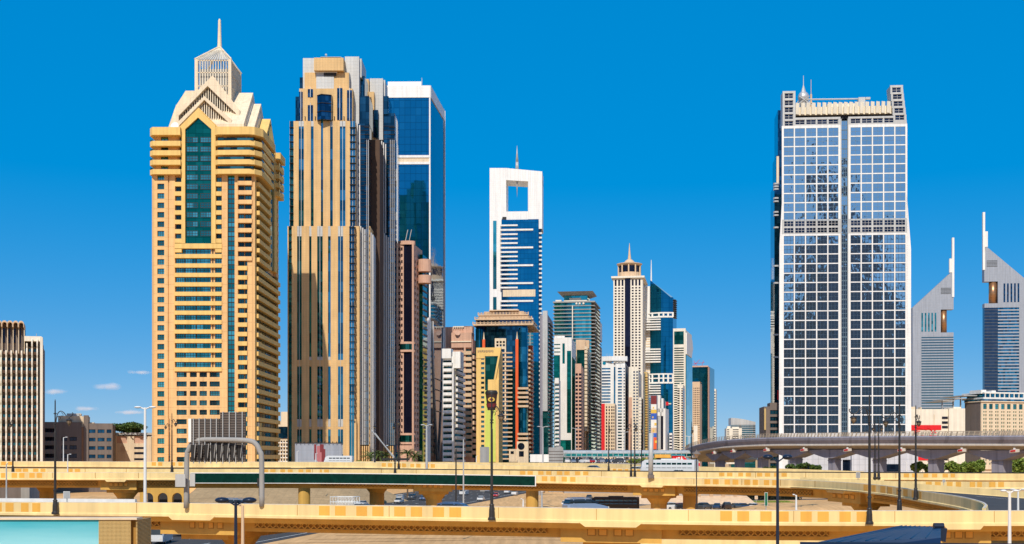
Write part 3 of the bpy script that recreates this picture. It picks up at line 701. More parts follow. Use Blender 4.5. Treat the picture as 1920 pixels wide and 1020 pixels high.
    q = MB(); q.frus(T.U(1526.5), 8, T.Z(197), T.Z(168), .45, .4, 8); q.frus(T.U(1526.5), 8, T.Z(168), T.Z(140), .14, .1, 6); T.part('mast', q, M['tan'])
    q = MB(); q.tube([(T.U(1515), 6, T.Z(180)), (T.U(1634), 6, T.Z(181))], .32, 6); q.box(T.U(1614), T.U(1627), 5, 7.4, T.Z(196), T.Z(179)); q.box(T.U(1628), T.U(1637), 5.4, 6.6, T.Z(182.5), T.Z(178.5)); T.part('cleaning_boom', q, M['lightgrey'])
    # podium
    q = MB(); 
    for a, b in ((1477, 1533), (1550, 1575), (1592, 1620), (1634, 1715)): T.b(q, a, b, 846, 884, .4, 6)
    T.b(q, 1533, 1550, 846, 884, .4, 5); T.b(q, 1620, 1634, 846, 884, .4, 5); T.b(q, 1460, 1715, 884, 960, .4, 6); T.b(q, 1575, 1592, 850, 862, .4, 3)
    T.part('podium_wall', q, M['podium'])
    q = MB(); T.b(q, 1575, 1592, 862, 886, .3, 2); T.b(q, 1646, 1678, 870, 884, 6, 6.2); T.b(q, 1495, 1534, 872, 884, 6, 6.2); T.parts('podium_glass', q, M['g_dark'])
gridded_tower()
# ---------------------------------------------------------------- the towers along the boulevard
def balcony_blocks():
    # white balconied block
    T = Bld('apartment_block', 'white balconied apartment block beside the foot of the blue mirror tower', 829, 850, 869, 700, 8)
    q = MB(); q.box(0, T.w, 1.5, T.d, 0, T.Z(668)); T.b(q, 829, 846, 654, 672, -6, .8); T.b(q, 847, 862, 659, 690, -12, -2); T.b(q, 848.5, 851, 690, 870, -2, .9); T.part('wall', q, M['white'])
    T.fill('windows', [(830.5, 846)], rws(676, 11.2, 17, 5), -1.3, 'g_win'); T.fill('windows', [(851, 868)], rws(690, 11.2, 16, 5), .1, 'g_win', 'R')
    T.boxes('balcony', [(831, 848)], rws(680, 11.2, 17, 5.6), -1.5, 1.2, 'white'); T.boxes('balcony', [(853.5, 868)], rws(694, 11.2, 16, 5.6), -.2, 1.4, 'white', 'R')
    # tan block behind
    T = Bld('apartment_block', 'pinkish tan stepped apartment block rising behind the white balconied block', 830, 884, 893, 760, 8)
    q = MB(); q.box(0, T.w, 1.5, T.d, 0, T.Z(650)); T.b(q, 830, 868, 612, 652, -14, -4); T.b(q, 846, 884, 624, 652, -10, 0); T.b(q, 868, 884, 611, 630, -9, -3); T.b(q, 885, 893, 636, 660, -8, .3, 'R')
    T.b(q, 870, 873, 650, 850, -2, .2); T.part('wall', q, M['pink'])
    T.fill('windows', [(868, 883.5)], rws(655, 11.2, 18, 6), -1.4, 'g_win'); T.fill('windows', [(885.5, 892)], rws(662, 11.2, 18, 6), .1, 'g_win', 'R')
    T.boxes('balcony', [(869, 884.5)], rws(659, 11.2, 18, 6.6), -1.5, 1.1, 'tan'); T.boxes('balcony', [(885.5, 892.5)], rws(666, 11.2, 17, 6.6), -.2, 1.2, 'tan', 'R')
    q = MB(); T.b(q, 848, 884, 611, 613, -3.4, -3); T.b(q, 846, 884, 640, 642, 0, .6)
    for i in range(9): T.b(q, 848 + i * 4, 849 + i * 4, 613, 616, -3.4, -3)
    T.parts('pergola', q, M['cream2'])
    q = MB(); c = T.P(858, 625); q.frus(0, 0, 0, .5, .3, 1.7, 14); o = T.part('satellite_dish', q, M['pink']); o.location = (c[0], -.6, c[1]); o.rotation_euler = (R(70), 0, R(20))
def lime_block():
    T = Bld('office_block', 'beige office block with a lime painted lower wall and a slanting notch', 893, 935, 942.5, 690, 8)
    q = MB(); q.box(0.8, T.w - .3, .8, T.d, 0, T.Z(655)); rows = rws(670, 9.1, 22, 4.6)
    T.grid(q, 893, 909.5, 655, 868, [(902, 908)], rows, -1, 0)
    T.shape(q, [(893, 672), (893, 652), (940, 652), (929.5, 712), (929.5, 732), (915, 732), (915, 712), (926, 712), (934, 668), (909, 668), (909, 672)], -.25, 1)
    T.b(q, 929.5, 935, 712, 868, -1, 0); T.grid(q, 935.5, 942.5, 660, 868, [(937.5, 940.5)], rws(690, 9.1, 20, 4.4), -1, 0, 'R')
    T.part('wall', q, M['ochre'])
    g = MB(); T.shape(g, [(909, 732), (909, 668), (934, 668), (926, 712), (915, 712), (915, 732)], .1, 1); T.part('glass_bay', g, M['g_green'])
    q = MB(); T.b(q, 909.5, 929.5, 732, 866, -1, .35); T.part('lime_wall', q, M['lime'])
    T.fill('windows', [(902, 908)], rows, -.6, 'g_win'); T.fill('windows', [(937.5, 940.5)], rws(690, 9.1, 20, 4.4), -.6, 'g_win', 'R')
    q = MB()
    for i in range(22):
        a = 896 + i * 1.35; T.b(q, a, a + (.5 if i % 3 else .9), 656.5 + (i % 2) * .8, 661.5 - (i % 4) * .5, .25, .4)
    T.part('lettering', q, M['taupe'], 'stuff')
def terraced_tower():
    T = Bld('terraced_tower', 'blue glass tower with red fins and stepped beige terraces on top', 891, 990, 1001, 770, 6)
    W, Dp = T.w, T.d
    g = MB(); g.box(.4, W - .4, .6, Dp, 0, T.Z(610)); T.part('glass_wall', g, M['g_grid'])
    g = MB()
    for a, b, y0, y1 in ((891, 906, 617, 870), (972.5, 989.5, 616, 726), (973, 989, 766, 812)):
        c, r = T.U((a + b) / 2), (T.U(b) - T.U(a)) / 2; g.frus(c, .8, T.Z(y1), T.Z(y0), r, r, 20)
    T.part('glass_cylinder', g, M['g_blue'], 'stuff', smooth=False)
    q = MB()
    for a, b, y0, y1, o in ((888, 1000, 608, 611.5, 3.2), (891, 997, 598, 600.5, 1.2), (896, 990, 589, 591.5, -1.5), (915, 971, 579.5, 581.5, -5)): q.box(T.U(a), T.U(b), -o, Dp + o, T.Z(y1), T.Z(y0))
    for a, b, y0, y1, o in ((897, 990, 591, 598, -2), (905, 980, 582, 589, -7)): q.box(T.U(a), T.U(b), -o, Dp + o, T.Z(y1), T.Z(y0))
    for y, a, b, o in ((605.5, 888, 1000, 3.1), (595.5, 891, 997, 1.1), (586.5, 896, 990, -1.6)):
        q.box(T.U(a), T.U(b), -o, -o + .2, T.Z(y + 1), T.Z(y)); n = 16
        for i in range(n + 1): u = T.U(a) + (T.U(b) - T.U(a)) * i / n; q.box(u - .3, u + .3, -o, -o + .4, T.Z(y + 4), T.Z(y - 1.2))
    T.part('terrace', q, M['tan'])
    g = MB(); g.box(T.U(892), T.U(996), .2, Dp, T.Z(608), T.Z(600)); g.box(T.U(925), T.U(955), 6, 7.5, T.Z(589), T.Z(584)); T.part('terrace_glass', g, M['g_navy'])
    for a, b, y0, y1 in ((905, 910, 637, 870), (967, 972.3, 637, 848)):
        q = MB(); T.b(q, a, b, y0, y1, -1, 1.4); T.part('red_fin', q, M['orange'])
        q = MB(); c = T.U((a + b) / 2); q.frus(c, -.6, T.Z(y0), T.Z(y0 - 14), .55, .08, 8); T.part('finial', q, M['cream'])
    q = MB(); T.b(q, 995.5, 997, 643, 850, -1, .9, 'R'); T.part('red_fin', q, M['orange'])
    q = MB(); T.grid(q, 928, 949, 635, 655, [(931, 935), (937, 941), (943, 947)], [(640, 644), (646, 650)], -.6, .9); T.b(q, 928, 930.5, 655, 800, -.6, .9); T.b(q, 946.5, 949, 655, 790, -.6, .9); T.b(q, 936.5, 938, 655, 790, -.6, .5)
    T.part('balcony_frame', q, M['cream'])
    T.boxes('balcony', [(930, 961)], rws(661, 8.25, 26, 2.6), -.4, 1.2, 'tan'); T.boxes('balcony', [(971, 991.5)], rws(727, 8.3, 5, 4), -.8, 2.4, 'tan'); T.boxes('balcony', [(971, 991.5)], rws(812, 8.3, 3, 4), -.8, 2.4, 'tan')
    T.boxes('balcony', [(991, 998)], rws(655, 8.25, 24, 3.4), -.4, 1.1, 'tan', 'R')
    q = MB(); T.b(q, 970, 991.5, 828, 870, -.5, 2.8); T.b(q, 955, 970, 842, 870, -.5, 1.8); T.part('portal', q, M['beige'])
    g = MB(); c = T.U(978); 
    pts = [(c + 2.1 * math.cos(t * math.pi / 8), T.Z(837) + 2.1 * math.sin(t * math.pi / 8)) for t in range(16)]; g.prism(pts, -2.9, -2.75, 'y')
    T.b(g, 974, 983, 846, 856, 2.8, 2.95); T.b(g, 958, 964, 846, 851, 1.8, 1.95); T.part('portal_windows', g, M['g_dark'], 'stuff')
def frame_tower():
    T = Bld('frame_tower', 'white tower whose top is a square open frame pierced by a slim spindle spire', 918, 1015, 1017.5, 1000, 4)
    W = T.w; Dp = T.d = 22.0
    q = MB()
    P = T.P
    q.prism([P(918, 545), P(918, 315), P(949, 315.5), P(949, 410), P(941, 410), P(941, 545)], 0, Dp, 'y')
    q.prism([P(949, 338), P(949, 315.5), P(1016.5, 323), P(1016.5, 343)], 0.03, Dp - .05, 'y')
    q.prism([P(990, 338), P(1016.5, 338), P(1016.5, 430), P(1010, 430), P(1010, 412), P(990, 412)], 0.06, Dp - .1, 'y')
    q.prism([P(949, 397), P(990, 397), P(990, 413), P(949, 413)], 0.1, Dp - .15, 'y')
    T.b(q, 918, 941, 545, 870, -Dp + .2, -.04)
    T.part('frame', q, M['whitetile'])
    g = MB(); g.box(T.U(940.5), T.U(1010), -1.2, 17, 0, T.Z(413)); T.part('glass_wall', g, M['g_sky'])
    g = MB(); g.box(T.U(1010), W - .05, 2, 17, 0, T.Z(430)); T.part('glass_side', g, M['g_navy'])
    T.boxes('spandrel', [(938, 971)], [r for i, r in enumerate(rws(422.5, 8.32, 40, 2.8)) if i % 4 != 1 and not 540 < r[0] < 560], .9, 2.6, 'white')
    T.boxes('spandrel', [(938, 1000)], [r for i, r in enumerate(rws(422.5, 8.32, 40, 3.2)) if i % 4 == 1 and not 540 < r[0] < 560], .9, 2.7, 'white')
    T.boxes('side_balcony', [(1010.5, 1016)], rws(436, 8.32, 40, 3.2), -2.6, -1.6, 'white')
    q = MB(); T.b(q, 943, 1004, 544, 557, .9, 1.5); T.part('plant_band', q, M['beige'])
    g = MB(); T.b(g, 924.5, 931, 414, 542, -.3, .12); T.b(g, 924.5, 931, 557, 870, -.3, .12); T.part('glass_strip', g, M['g_aqua'])
    q = MB(); T.b(q, 942, 949.5, 407, 413, -.2, .1); T.part('recess', q, M['dark'])
    q = MB(); q.lathe(T.U(969), 3, [(.05, T.Z(369)), (1.35, T.Z(318)), (1.1, T.Z(303)), (.08, T.Z(272))], 10); T.part('spire', q, M['lightgrey'], smooth=True)
def boulevard_row():
    # grey tower with a pale blade wall
    T = Bld('office_tower', 'slim grey tower with a pale blade wall and dark rounded balconies', 1012, 1027, 1036.5, 900, 6)
    q = MB(); q.box(0, T.w, .5, T.d, 0, T.Z(590)); T.part('wall', q, M['purplegrey'])
    q = MB(); T.b(q, 1017.5, 1026.5, 583, 771, -2, .8); T.b(q, 1032, 1033.6, 771, 870, 0, .5, 'R'); T.part('blade_wall', q, M['lightgrey'])
    g = MB(); T.b(g, 1017.5, 1027, 771, 870, -1, .2); T.part('glass_wall', g, M['g_teal'])
    T.fill('windows', [(1027.5, 1035.5)], rws(604, 7.6, 32, 4.6), .2, 'g_teal', 'R'); T.boxes('balcony', [(1028, 1035)], rws(602, 7.6, 22, 1.9), 0, 1.1, 'purplegrey', 'R')
    # white slab with teal slots
    T = Bld('office_slab', 'white slab with dark teal slots and three short window bands on top', 1038.5, 1072, 1079, 820, 6)
    q = MB(); q.box(0, T.w, .7, T.d, 0, T.Z(634)); T.b(q, 1038.5, 1054.5, 633, 666, -1, 0); T.b(q, 1054.5, 1063, 633, 644, -1, 0); T.b(q, 1063, 1072, 633, 658, -1, 0); T.b(q, 1050, 1054.5, 666, 825, -1, 0); T.b(q, 1059, 1063, 644, 825, -1, 0); T.b(q, 1054.5, 1059, 682, 825, -1, 0); T.b(q, 1063, 1071, 812, 825, -1, 0); T.b(q, 1071, 1072.2, 658, 870, -1, 0)
    T.vol(q, 1039, 1058, 629, 634, 3, 9); T.part('wall', q, M['white'])
    g = MB(); T.b(g, 1054.5, 1059, 644, 682, -1, -.4); T.b(g, 1063, 1071, 658, 812, -1, -.4); T.b(g, 1038.5, 1050, 666, 870, -1, -.3); T.b(g, 1050, 1071, 825, 870, -1, -.5)
    for y in (645, 652, 659): T.b(g, 1039, 1050.5, y, y + 2, -.3, .06)
    T.b(g, 1072.5, 1078, 668, 870, -.3, .1, 'R'); T.part('glass_slots', g, M['g_tealdark'], 'stuff')
    # small white balconies
    T = Bld('apartment_block', 'narrow white apartment block of stacked rounded balconies before the white slab', 1039.5, 1048, 1051, 760, 6)
    q = MB(); q.box(0, T.w, .8, T.d, 0, T.Z(712)); T.b(q, 1040.5, 1048, 709, 719, -3, 1); T.part('wall', q, M['white']); T.fill('windows', [(1040, 1048)], rws(721, 7.7, 19, 4.2), -.6, 'g_win'); T.boxes('balcony', [(1041, 1048.5)], rws(724, 7.7, 19, 3.6), -.8, 1.1, 'white')
    # pinkish balcony block
    T = Bld('apartment_block', 'pink brown apartment block with small zigzag balconies', 1078.6, 1090, 1094.5, 800, 6)
    q = MB(); q.box(0, T.w, .8, T.d, 0, T.Z(684)); T.b(q, 1079, 1090, 682, 700, -3, .5); T.b(q, 1091, 1094.5, 690, 870, -.5, .3, 'R'); T.b(q, 1083.6, 1085.4, 700, 870, -1, .5); T.part('wall', q, M['pink'])
    T.fill('windows', [(1079, 1083.5), (1085.5, 1089.8)], rws(701, 7.1, 24, 4.4), -.6, 'g_black'); T.boxes('balcony', [(1079, 1083.5), (1085.5, 1090)], rws(704.6, 7.1, 23, 3), -.8, 1.0, 'pink')
    # green glass with beige boxes
    T = Bld('office_block', 'peach topped block of green glass with a column of beige box balconies', 1080.5, 1098, 1105, 870, 6)
    q = MB(); q.box(0.4, T.w - .4, .8, T.d, 0, T.Z(642)); T.b(q, 1080, 1098, 637, 656, -4, .5); T.vol(q, 1082, 1104, 637, 652, 4, 12); T.b(q, 1080, 1081.6, 656, 870, -1, .4); T.part('wall', q, M['tan'])
    g = MB(); T.b(g, 1081.6, 1096, 656, 870, -1, .1); T.part('glass_wall', g, M['g_green']); T.boxes('box_balcony', [(1096.2, 1101)], rws(650, 6.95, 23, 5.2), -.6, 1.3, 'beige'); T.boxes('box_balcony', [(1098.5, 1104.6)], rws(650, 6.95, 23, 5.2), -.6, 1.3, 'beige', 'R')
    # teal tower under a flat canopy
    T = Bld('canopy_tower', 'teal glass tower with grey floor slabs under a flat winged canopy', 1038, 1109.5, 1120, 960, 9)
    W, Dp = T.w, T.d
    g = MB(); g.box(.5, W - .5, .5, Dp, 0, T.Z(567)); g.box(T.U(1056), T.U(1100), 6, 24, T.Z(568), T.Z(548)); T.part('glass_wall', g, M['g_aqua'])
    for y0, y1 in [(565.5, 568)] + rws(573.5, 6.82, 43, 1.5):
        me = 'slab'; q = MB(); q.box(-.5, W + 2.4, -.7, Dp, T.Z(y1), T.Z(y0)); T.part('slab', q, M['grey'])
    q = MB(); q.hexa([(T.U(1054), 4, T.Z(553)), (T.U(1101), 4, T.Z(553)), (T.U(1101), 27, T.Z(553)), (T.U(1054), 27, T.Z(553)), (T.U(1045), -2, T.Z(547.5)), (T.U(1112), -2, T.Z(547.5)), (T.U(1112), 33, T.Z(547)), (T.U(1045), 33, T.Z(547))]); T.part('canopy', q, M['grey'])
    q = MB(); T.vol(q, 1066, 1088, 558, 563, 5, 8); T.vol(q, 1056, 1100, 562.5, 565, 4, 8); T.vol(q, 1041, 1052, 562, 566, 2, 6)
    for x in (1081, 1087, 1094): q.ball((T.U(x), -.5, T.Z(570.4)), .9, nu=8, nv=6)
    T.b(q, 1072.7, 1074.4, 574, 648, 0, .8); T.part('roof_pavilion', q, M['warmwhite'])
    T.fill('side_rails', [(1110.5, 1120)], rws(578, 6.82, 42, 2.6), 2.3, 'g_teal', 'R', 2.1)
    # thin beige block
    T = Bld('apartment_block', 'thin beige block with white top standing behind the teal canopy tower', 1116, 1124, 1128.5, 1010, 8)
    q = MB(); q.box(0, T.w, .5, T.d, 0, T.Z(648)); T.part('wall', q, M['beige']); q = MB(); q.box(-.2, T.w + .2, .2, T.d, T.Z(636), T.Z(602)); T.part('white_top', q, M['white'])
    T.fill('windows', [(1121, 1122.5)], rws(652, 6, 35, 3), .52 - .5, 'g_black'); T.fill('windows', [(1125, 1127.5)], rws(606, 6, 42, 3), .1, 'g_black', 'R')
def white_office():
    T = Bld('office_tower', 'white office tower with blue window bands and a bowed white crown', 1128, 1172, 1179, 880, 8)
    q = MB(); q.box(.2, T.w - .2, .8, T.d, 0, T.Z(680)); r = rws(690, 5.68, 31, 2.9)
    T.grid(q, 1128, 1147, 676, 870, [(1128.4, 1144.6)], r, -1, 0); T.b(q, 1147, 1151, 682, 870, -1, .3); T.b(q, 1154, 1157.5, 682, 870, -1, .3); T.grid(q, 1157.5, 1168, 682, 870, [(1158.5, 1166)], r, -1, 0); T.grid(q, 1168, 1172.3, 684, 870, [(1169.2, 1171.5)], r, -1, 0)
    c = T.U(1150); pts = [(T.U(1128) + (T.U(1176) - T.U(1128)) * i / 10, -2.2 * math.sin(math.pi * i / 10)) for i in range(11)] + [(T.U(1176), 8), (T.U(1128), 8)]
    q.prism(pts, T.Z(677), T.Z(668.5), 'z'); T.part('wall', q, M['whitetile'])
    q = MB(); T.b(q, 1173, 1179, 682, 870, -.4, .1, 'R'); T.part('side_wall', q, M['taupe'])
    T.fill('windows', [(1128.4, 1144.6)], r, -.5, 'g_blue'); T.fill('windows', [(1151, 1154)], [(688, 870)], -.5, 'g_blue'); T.fill('windows', [(1158.5, 1166)], r, -.5, 'g_blue'); T.fill('windows', [(1169.2, 1171.5)], r, -.5, 'g_navy')
    q = MB(); x, z = T.P(1133, 681); pts = [(x + 1.2 * math.cos(t * .5236), z + 1.2 * math.sin(t * .5236)) for t in range(12)]; q.prism(pts, -.12, .1, 'y'); T.part('emblem', q, M['g_aqua'])
    q = MB()
    for x in (1136, 1139, 1143): q.frus(T.U(x), 4, T.Z(669), T.Z(662), .1, .06, 5)
    T.part('antennas', q, M['lightgrey'], 'stuff')
    T = Bld('apartment_block', 'low cream block with a tall red sign down its edge', 1128, 1153, 1156, 790, 10)
    q = MB(); q.box(0, T.w, .8, T.d, 0, T.Z(758)); r = rws(762, 6.1, 17, 3.2); cc = [(1136, 1138.6), (1141, 1143.6), (1146, 1148.6), (1150, 1152)]
    T.grid(q, 1134, 1153, 757, 870, cc, r, -.9, 0); T.part('wall', q, M['beige']); T.fill('windows', cc, r, -.6, 'g_black'); T.boxes('balcony', cc, rws(765, 6.1, 17, 1.9), -.6, .5, 'beige')
    q = MB(); T.b(q, 1128, 1134, 757, 846, -.5, .5); T.part('red_sign', q, M['red'])
def domed_hotel():
    T = Bld('domed_tower', 'cream hotel tower with square windows under a round lantern and spire', 1150, 1205, 1211, 1210, 9)
    W, Dp = T.w, T.d
    q = MB(); q.box(.3, W - .3, .8, Dp, 0, T.Z(530)); L3, R3 = cls(1152.6, 6.45, 3, 3.5), cls(1184.6, 6.4, 3, 3.5); r = rws(539, 5.2, 56, 3)
    T.grid(q, 1150, 1171.5, 522, 870, L3, [(524.5, 536.5)] + r, -1, 0); T.grid(q, 1182, 1205, 522, 870, R3, [(524.5, 536.5)] + r, -1, 0); T.grid(q, 1205.3, 1210.6, 522, 870, [(1206.8, 1209)], [(524.5, 536.5)] + r, -1, 0, 'R')
    q.box(-1.8, W + 1.8, -2, Dp + 1, T.Z(522), T.Z(518.5)); T.part('wall', q, M['warmwhite'])
    T.fill('windows', L3 + R3, [(524.5, 536.5)] + r, -.5, 'g_black'); T.fill('windows', [(1206.8, 1209)], [(524.5, 536.5)] + r, -.5, 'g_black', 'R')
    g = MB(); T.b(g, 1171.5, 1182, 523, 870, -1, -.3); T.part('glass_strip', g, M['g_black'])
    c, rr = T.U(1178.5), T.U(1201.5) - T.U(1178.5); y = 13
    q = MB(); q.frus(c, y, T.Z(519), T.Z(509), rr * .93, rr * .93, 20); q.frus(c, y, T.Z(509), T.Z(495.5), rr * .8, rr * .8, 20)
    for i in range(10):
        t = i * math.pi / 5 + .31; q.box(c + rr * .93 * math.cos(t) - .6, c + rr * .93 * math.cos(t) + .6, y + rr * .93 * math.sin(t) - .6, y + rr * .93 * math.sin(t) + .6, T.Z(519), T.Z(495.5))
    q.lathe(c, y, [(rr * .95, T.Z(495.5)), (rr * 1.06, T.Z(493)), (rr * 1.06, T.Z(492)), (rr * .45, T.Z(489)), (rr * .3, T.Z(485)), (1.6, T.Z(483)), (.9, T.Z(470)), (.15, T.Z(452))], 20); T.part('lantern', q, M['tan'])
    g = MB(); g.frus(c, y, T.Z(508.6), T.Z(497), rr * .86, rr * .86, 20); T.part('lantern_glass', g, M['g_black'])
def curved_tower():
    T = Bld('curved_tower', 'blue curved glass tower with a sloping top, mast and white rings', 1209, 1252, 1262, 1260, 13)
    W, Dp = T.w, T.d; P = T.P
    q = MB(); q.prism([P(1209, 870), P(1209, 537), P(1218.5, 537), P(1218.5, 870)], 0, 20, 'y'); q.frus(T.U(1220.4), 3, T.Z(527), T.Z(487), .8, .25, 6)
    arc = []
    u0, u1 = T.U(1211), T.U(1262)
    for i in range(13): t = i / 12; arc.append((u0 + (u1 - u0) * t, -7 * math.sin(math.pi * (t * .75 + .05)) + 3))
    def ring(y0, y1, o=.8, a=0, b=12): q.prism([(p[0], p[1] - o) for p in arc[a:b + 1]] + [(p[0], p[1] + 3) for p in reversed(arc[a:b + 1])], T.Z(y1), T.Z(y0), 'z')
    ring(587, 589.5); ring(594, 597); ring(701, 703.5); ring(709, 711); ring(717, 720)
    for y in (587, 703):
        for i in (3, 6, 8, 10, 12): q.box(arc[i][0] - .8, arc[i][0] + .8, arc[i][1] - .9, arc[i][1] + 1, T.Z(y + (9 if y < 600 else 16)), T.Z(y))
    T.boxes('band', [(1210, 1240)], rws(599.5, 4.7, 5, 2.2) + rws(655, 4.7, 6, 2.4) + rws(723, 4.7, 12, 2.2), 3, 7.2, 'white')
    q2 = MB(); 
    for y0, y1 in rws(625, 4.7, 6, 2.3) + rws(684, 4.7, 4, 2.3): T.b(q2, 1211, 1219, y0, y1, -1, .5)
    T.b(q, 1211, 1219, 600, 870, -2, .2); T.part('white_wall', q, M['white']); T.part('louvres', q2, M['beige'], 'stuff')
    g = MB(); top = {}
    n = len(g.v); zt = [T.Z(526 + 36 * max(0, min(1, ((1218.5 + (1257 - 1218.5) * i / 11) - 1218.5) / 40))) for i in range(12)]
    for i in range(2, 12):
        a, b = arc[i], arc[i + 1]; za, zb = T.Z(526 + 33 * (i - 2) / 9), T.Z(526 + 33 * (i - 1) / 9)
        if i == 11: zb = za
        g.poly([(a[0], a[1], 0), (b[0], b[1], 0), (b[0], b[1], zb), (a[0], a[1], za)])
    g.poly([(arc[12][0], arc[12][1], 0), (arc[12][0] + 1, 24, 0), (arc[12][0] + 1, 24, T.Z(562)), (arc[12][0], arc[12][1], T.Z(559))])
    g.poly([(arc[2][0], arc[2][1], T.Z(526)), (arc[12][0], arc[12][1], T.Z(559)), (arc[12][0] + 1, 24, T.Z(562)), (arc[2][0], 24, T.Z(528))])
    T.part('glass_wall', g, M['g_curve'], smooth=False)
    q = MB()
    for y0, y1 in rws(562, 4, 9, 1.5): q.box(u1 - 1, u1 + 2.2, 4, 18, T.Z(y1), T.Z(y0))
    T.part('fins', q, M['charcoal'], 'stuff')
def far_row():
    T = Bld('apartment_tower', 'cream tower with dark square windows below the domed tower', 1181, 1197, 1203, 860, 8)
    q = MB(); q.box(0, T.w, .8, T.d, 0, T.Z(694)); r = rws(696, 5.7, 30, 3.2); cc = [(1187.5, 1190.5), (1193, 1196)]
    T.grid(q, 1179, 1197, 688, 870, cc, r, -.9, 0); T.grid(q, 1197.2, 1203, 695, 870, [(1199, 1201.5)], r, -.9, 0, 'R'); T.part('wall', q, M['warmwhite']); T.fill('windows', cc, r, -.5, 'g_navy'); T.fill('windows', [(1199, 1201.5)], r, -.5, 'g_navy', 'R')
    q = MB(); T.b(q, 1179, 1185, 745, 870, -.5, 1.5); T.part('pink_pier', q, M['pink'])
    T = Bld('apartment_tower', 'lower cream wing with tiny windows right of the cream tower', 1197.5, 1202.5, 1206, 830, 8)
    q = MB(); q.box(0, T.w, 0, T.d, 0, T.Z(745)); T.part('wall', q, M['warmwhite']); T.fill('windows', [(1199, 1200), (1201.3, 1202.2)], rws(750, 6, 18, 2), .08, 'g_black')
    T = Bld('apartment_tower', 'narrow olive gold tower with stacked ledges', 1208, 1214, 1216.5, 840, 8)
    q = MB(); q.box(0, T.w, .5, T.d, 0, T.Z(697)); T.part('wall', q, M['gold']); T.boxes('ledge', [(1210, 1214.4)], rws(705, 4.8, 28, 1.8), -.4, .8, 'ochre'); T.fill('windows', [(1208.3, 1210)], [(700, 870)], -.3, 'g_green')
    T = Bld('billboard_tower', 'block with a huge coloured poster of red, gold, blue and white', 1216.5, 1231, 1233, 800, 11)
    q = MB(); q.box(0, T.w, .4, T.d, 0, T.Z(741)); T.part('wall', q, M['silver']); T.fill('windows', [(1217, 1220)], rws(746, 4, 25, 2.2), -.2, 'g_blue')
    for i, (y0, y1, m) in enumerate(((742, 758, 'p_maroon'), (758, 768, 'white'), (768, 775, 'p_gold'), (775, 787, 'p_blue'), (787, 802, 'white'), (802, 812, 'tan'), (812, 820, 'p_blue'), (820, 842, 'orange'))):
        q = MB(); T.b(q, 1220.5, 1231, y0, y1, -.4, .2); T.part('poster', q, M[m])
    q = MB()
    for x, y, s in ((1224, 763, 1), (1228, 771, 1.2), (1223, 781, 1), (1227, 793, 1.6), (1224, 806, 1.2), (1228, 826, 1.5)): T.b(q, x, x + 2.5 * s, y, y + 3 * s, .2, .3)
    T.part('poster_figures', q, M['p_gold'], 'stuff')
    T = Bld('office_block', 'white stepped block with a grey glass slot below the curved blue tower', 1231, 1248, 1254, 820, 13)
    q = MB(); q.box(0, T.w, .6, T.d, 0, T.Z(766)); T.b(q, 1231.5, 1238, 741, 780, -6, 0); T.b(q, 1240, 1243.5, 747, 780, -6, 0); T.b(q, 1231, 1233, 766, 870, -1, 0); T.b(q, 1243.5, 1248.2, 766, 870, -1, 0); T.b(q, 1233, 1243.5, 766, 773, -1, 0); T.part('wall', q, M['white'])
    g = MB(); T.b(g, 1233, 1239, 773, 842, -.8, -.2); T.part('glass_slot', g, M['lightgrey']); g = MB(); T.b(g, 1239, 1243.5, 773, 842, -.8, -.2); T.part('glass_slot', g, M['g_black'])
    T = Bld('office_tower', 'tower with a green glass top framed in white and dark window bands', 1262, 1285, 1297.5, 1000, 14)
    q = MB(); q.box(.2, T.w - .2, .8, T.d, 0, T.Z(618)); r = rws(652, 4.4, 48, 2.3); T.grid(q, 1262, 1285.4, 616, 870, [(1264, 1282)], [(621.5, 646)] + r, -1, 0); T.part('wall', q, M['warmwhite'])
    T.fill('windows', [(1264, 1282)], r, -.5, 'g_green'); g = MB(); T.b(g, 1264, 1282, 621.5, 646, -1, -.4); T.part('glass_top', g, M['g_green'])
    q = MB(); q.prism([(2, T.Z(664)), (2, T.Z(624)), (T.d * .5, T.Z(622)), (T.d * .9, T.Z(630)), (T.d, T.Z(645)), (T.d * .8, T.Z(664))], T.w - .1, T.w + .9, 'x'); T.part('curved_fin', q, M['white'])
    g = MB(); T.b(g, 1286, 1297.3, 664, 870, -.2, .4, 'R'); T.part('glass_side', g, M['g_teal'])
    T = Bld('apartment_tower', 'cream cluster tower of stepped balconies in front of the green topped tower', 1270, 1280, 1284, 880, 14)
    q = MB(); q.box(0, T.w, .6, T.d, 0, T.Z(722)); T.b(q, 1274.5, 1277.5, 717, 870, -1, .6); T.part('wall', q, M['warmwhite']); r = rws(728, 4.6, 30, 2.2); T.fill('windows', [(1270.3, 1274.3), (1277.6, 1280)], r, .0, 'g_black'); T.fill('windows', [(1280.4, 1283.6)], r, .1, 'g_black', 'R'); T.boxes('balcony', [(1270, 1274.4), (1277.6, 1280.2)], rws(730, 4.6, 30, 1.8), -.6, 1.0, 'warmwhite')
    T = Bld('office_tower', 'dark strip tower of stacked white and black floors near the flag', 1255, 1260, 1263, 830, 11)
    q = MB(); q.box(0, T.w, 0, T.d, 0, T.Z(812)); T.part('wall', q, M['white']); T.fill('windows', [(1255.3, 1260)], rws(816, 6, 8, 3), .06, 'g_black')
    T = Bld('office_tower', 'orange beige tower with a green pyramid roof', 1298, 1312, 1316, 1150, 13)
    q = MB(); q.box(.1, T.w, .8, T.d, 0, T.Z(718)); cc = cls(1300.4, 3.1, 4, 1.7); r = rws(727, 4.1, 24, 2); T.grid(q, 1298, 1312.2, 716, 870, cc, r, -.9, 0); T.part('wall', q, M['tan']); T.fill('windows', cc, r, -.5, 'g_black')
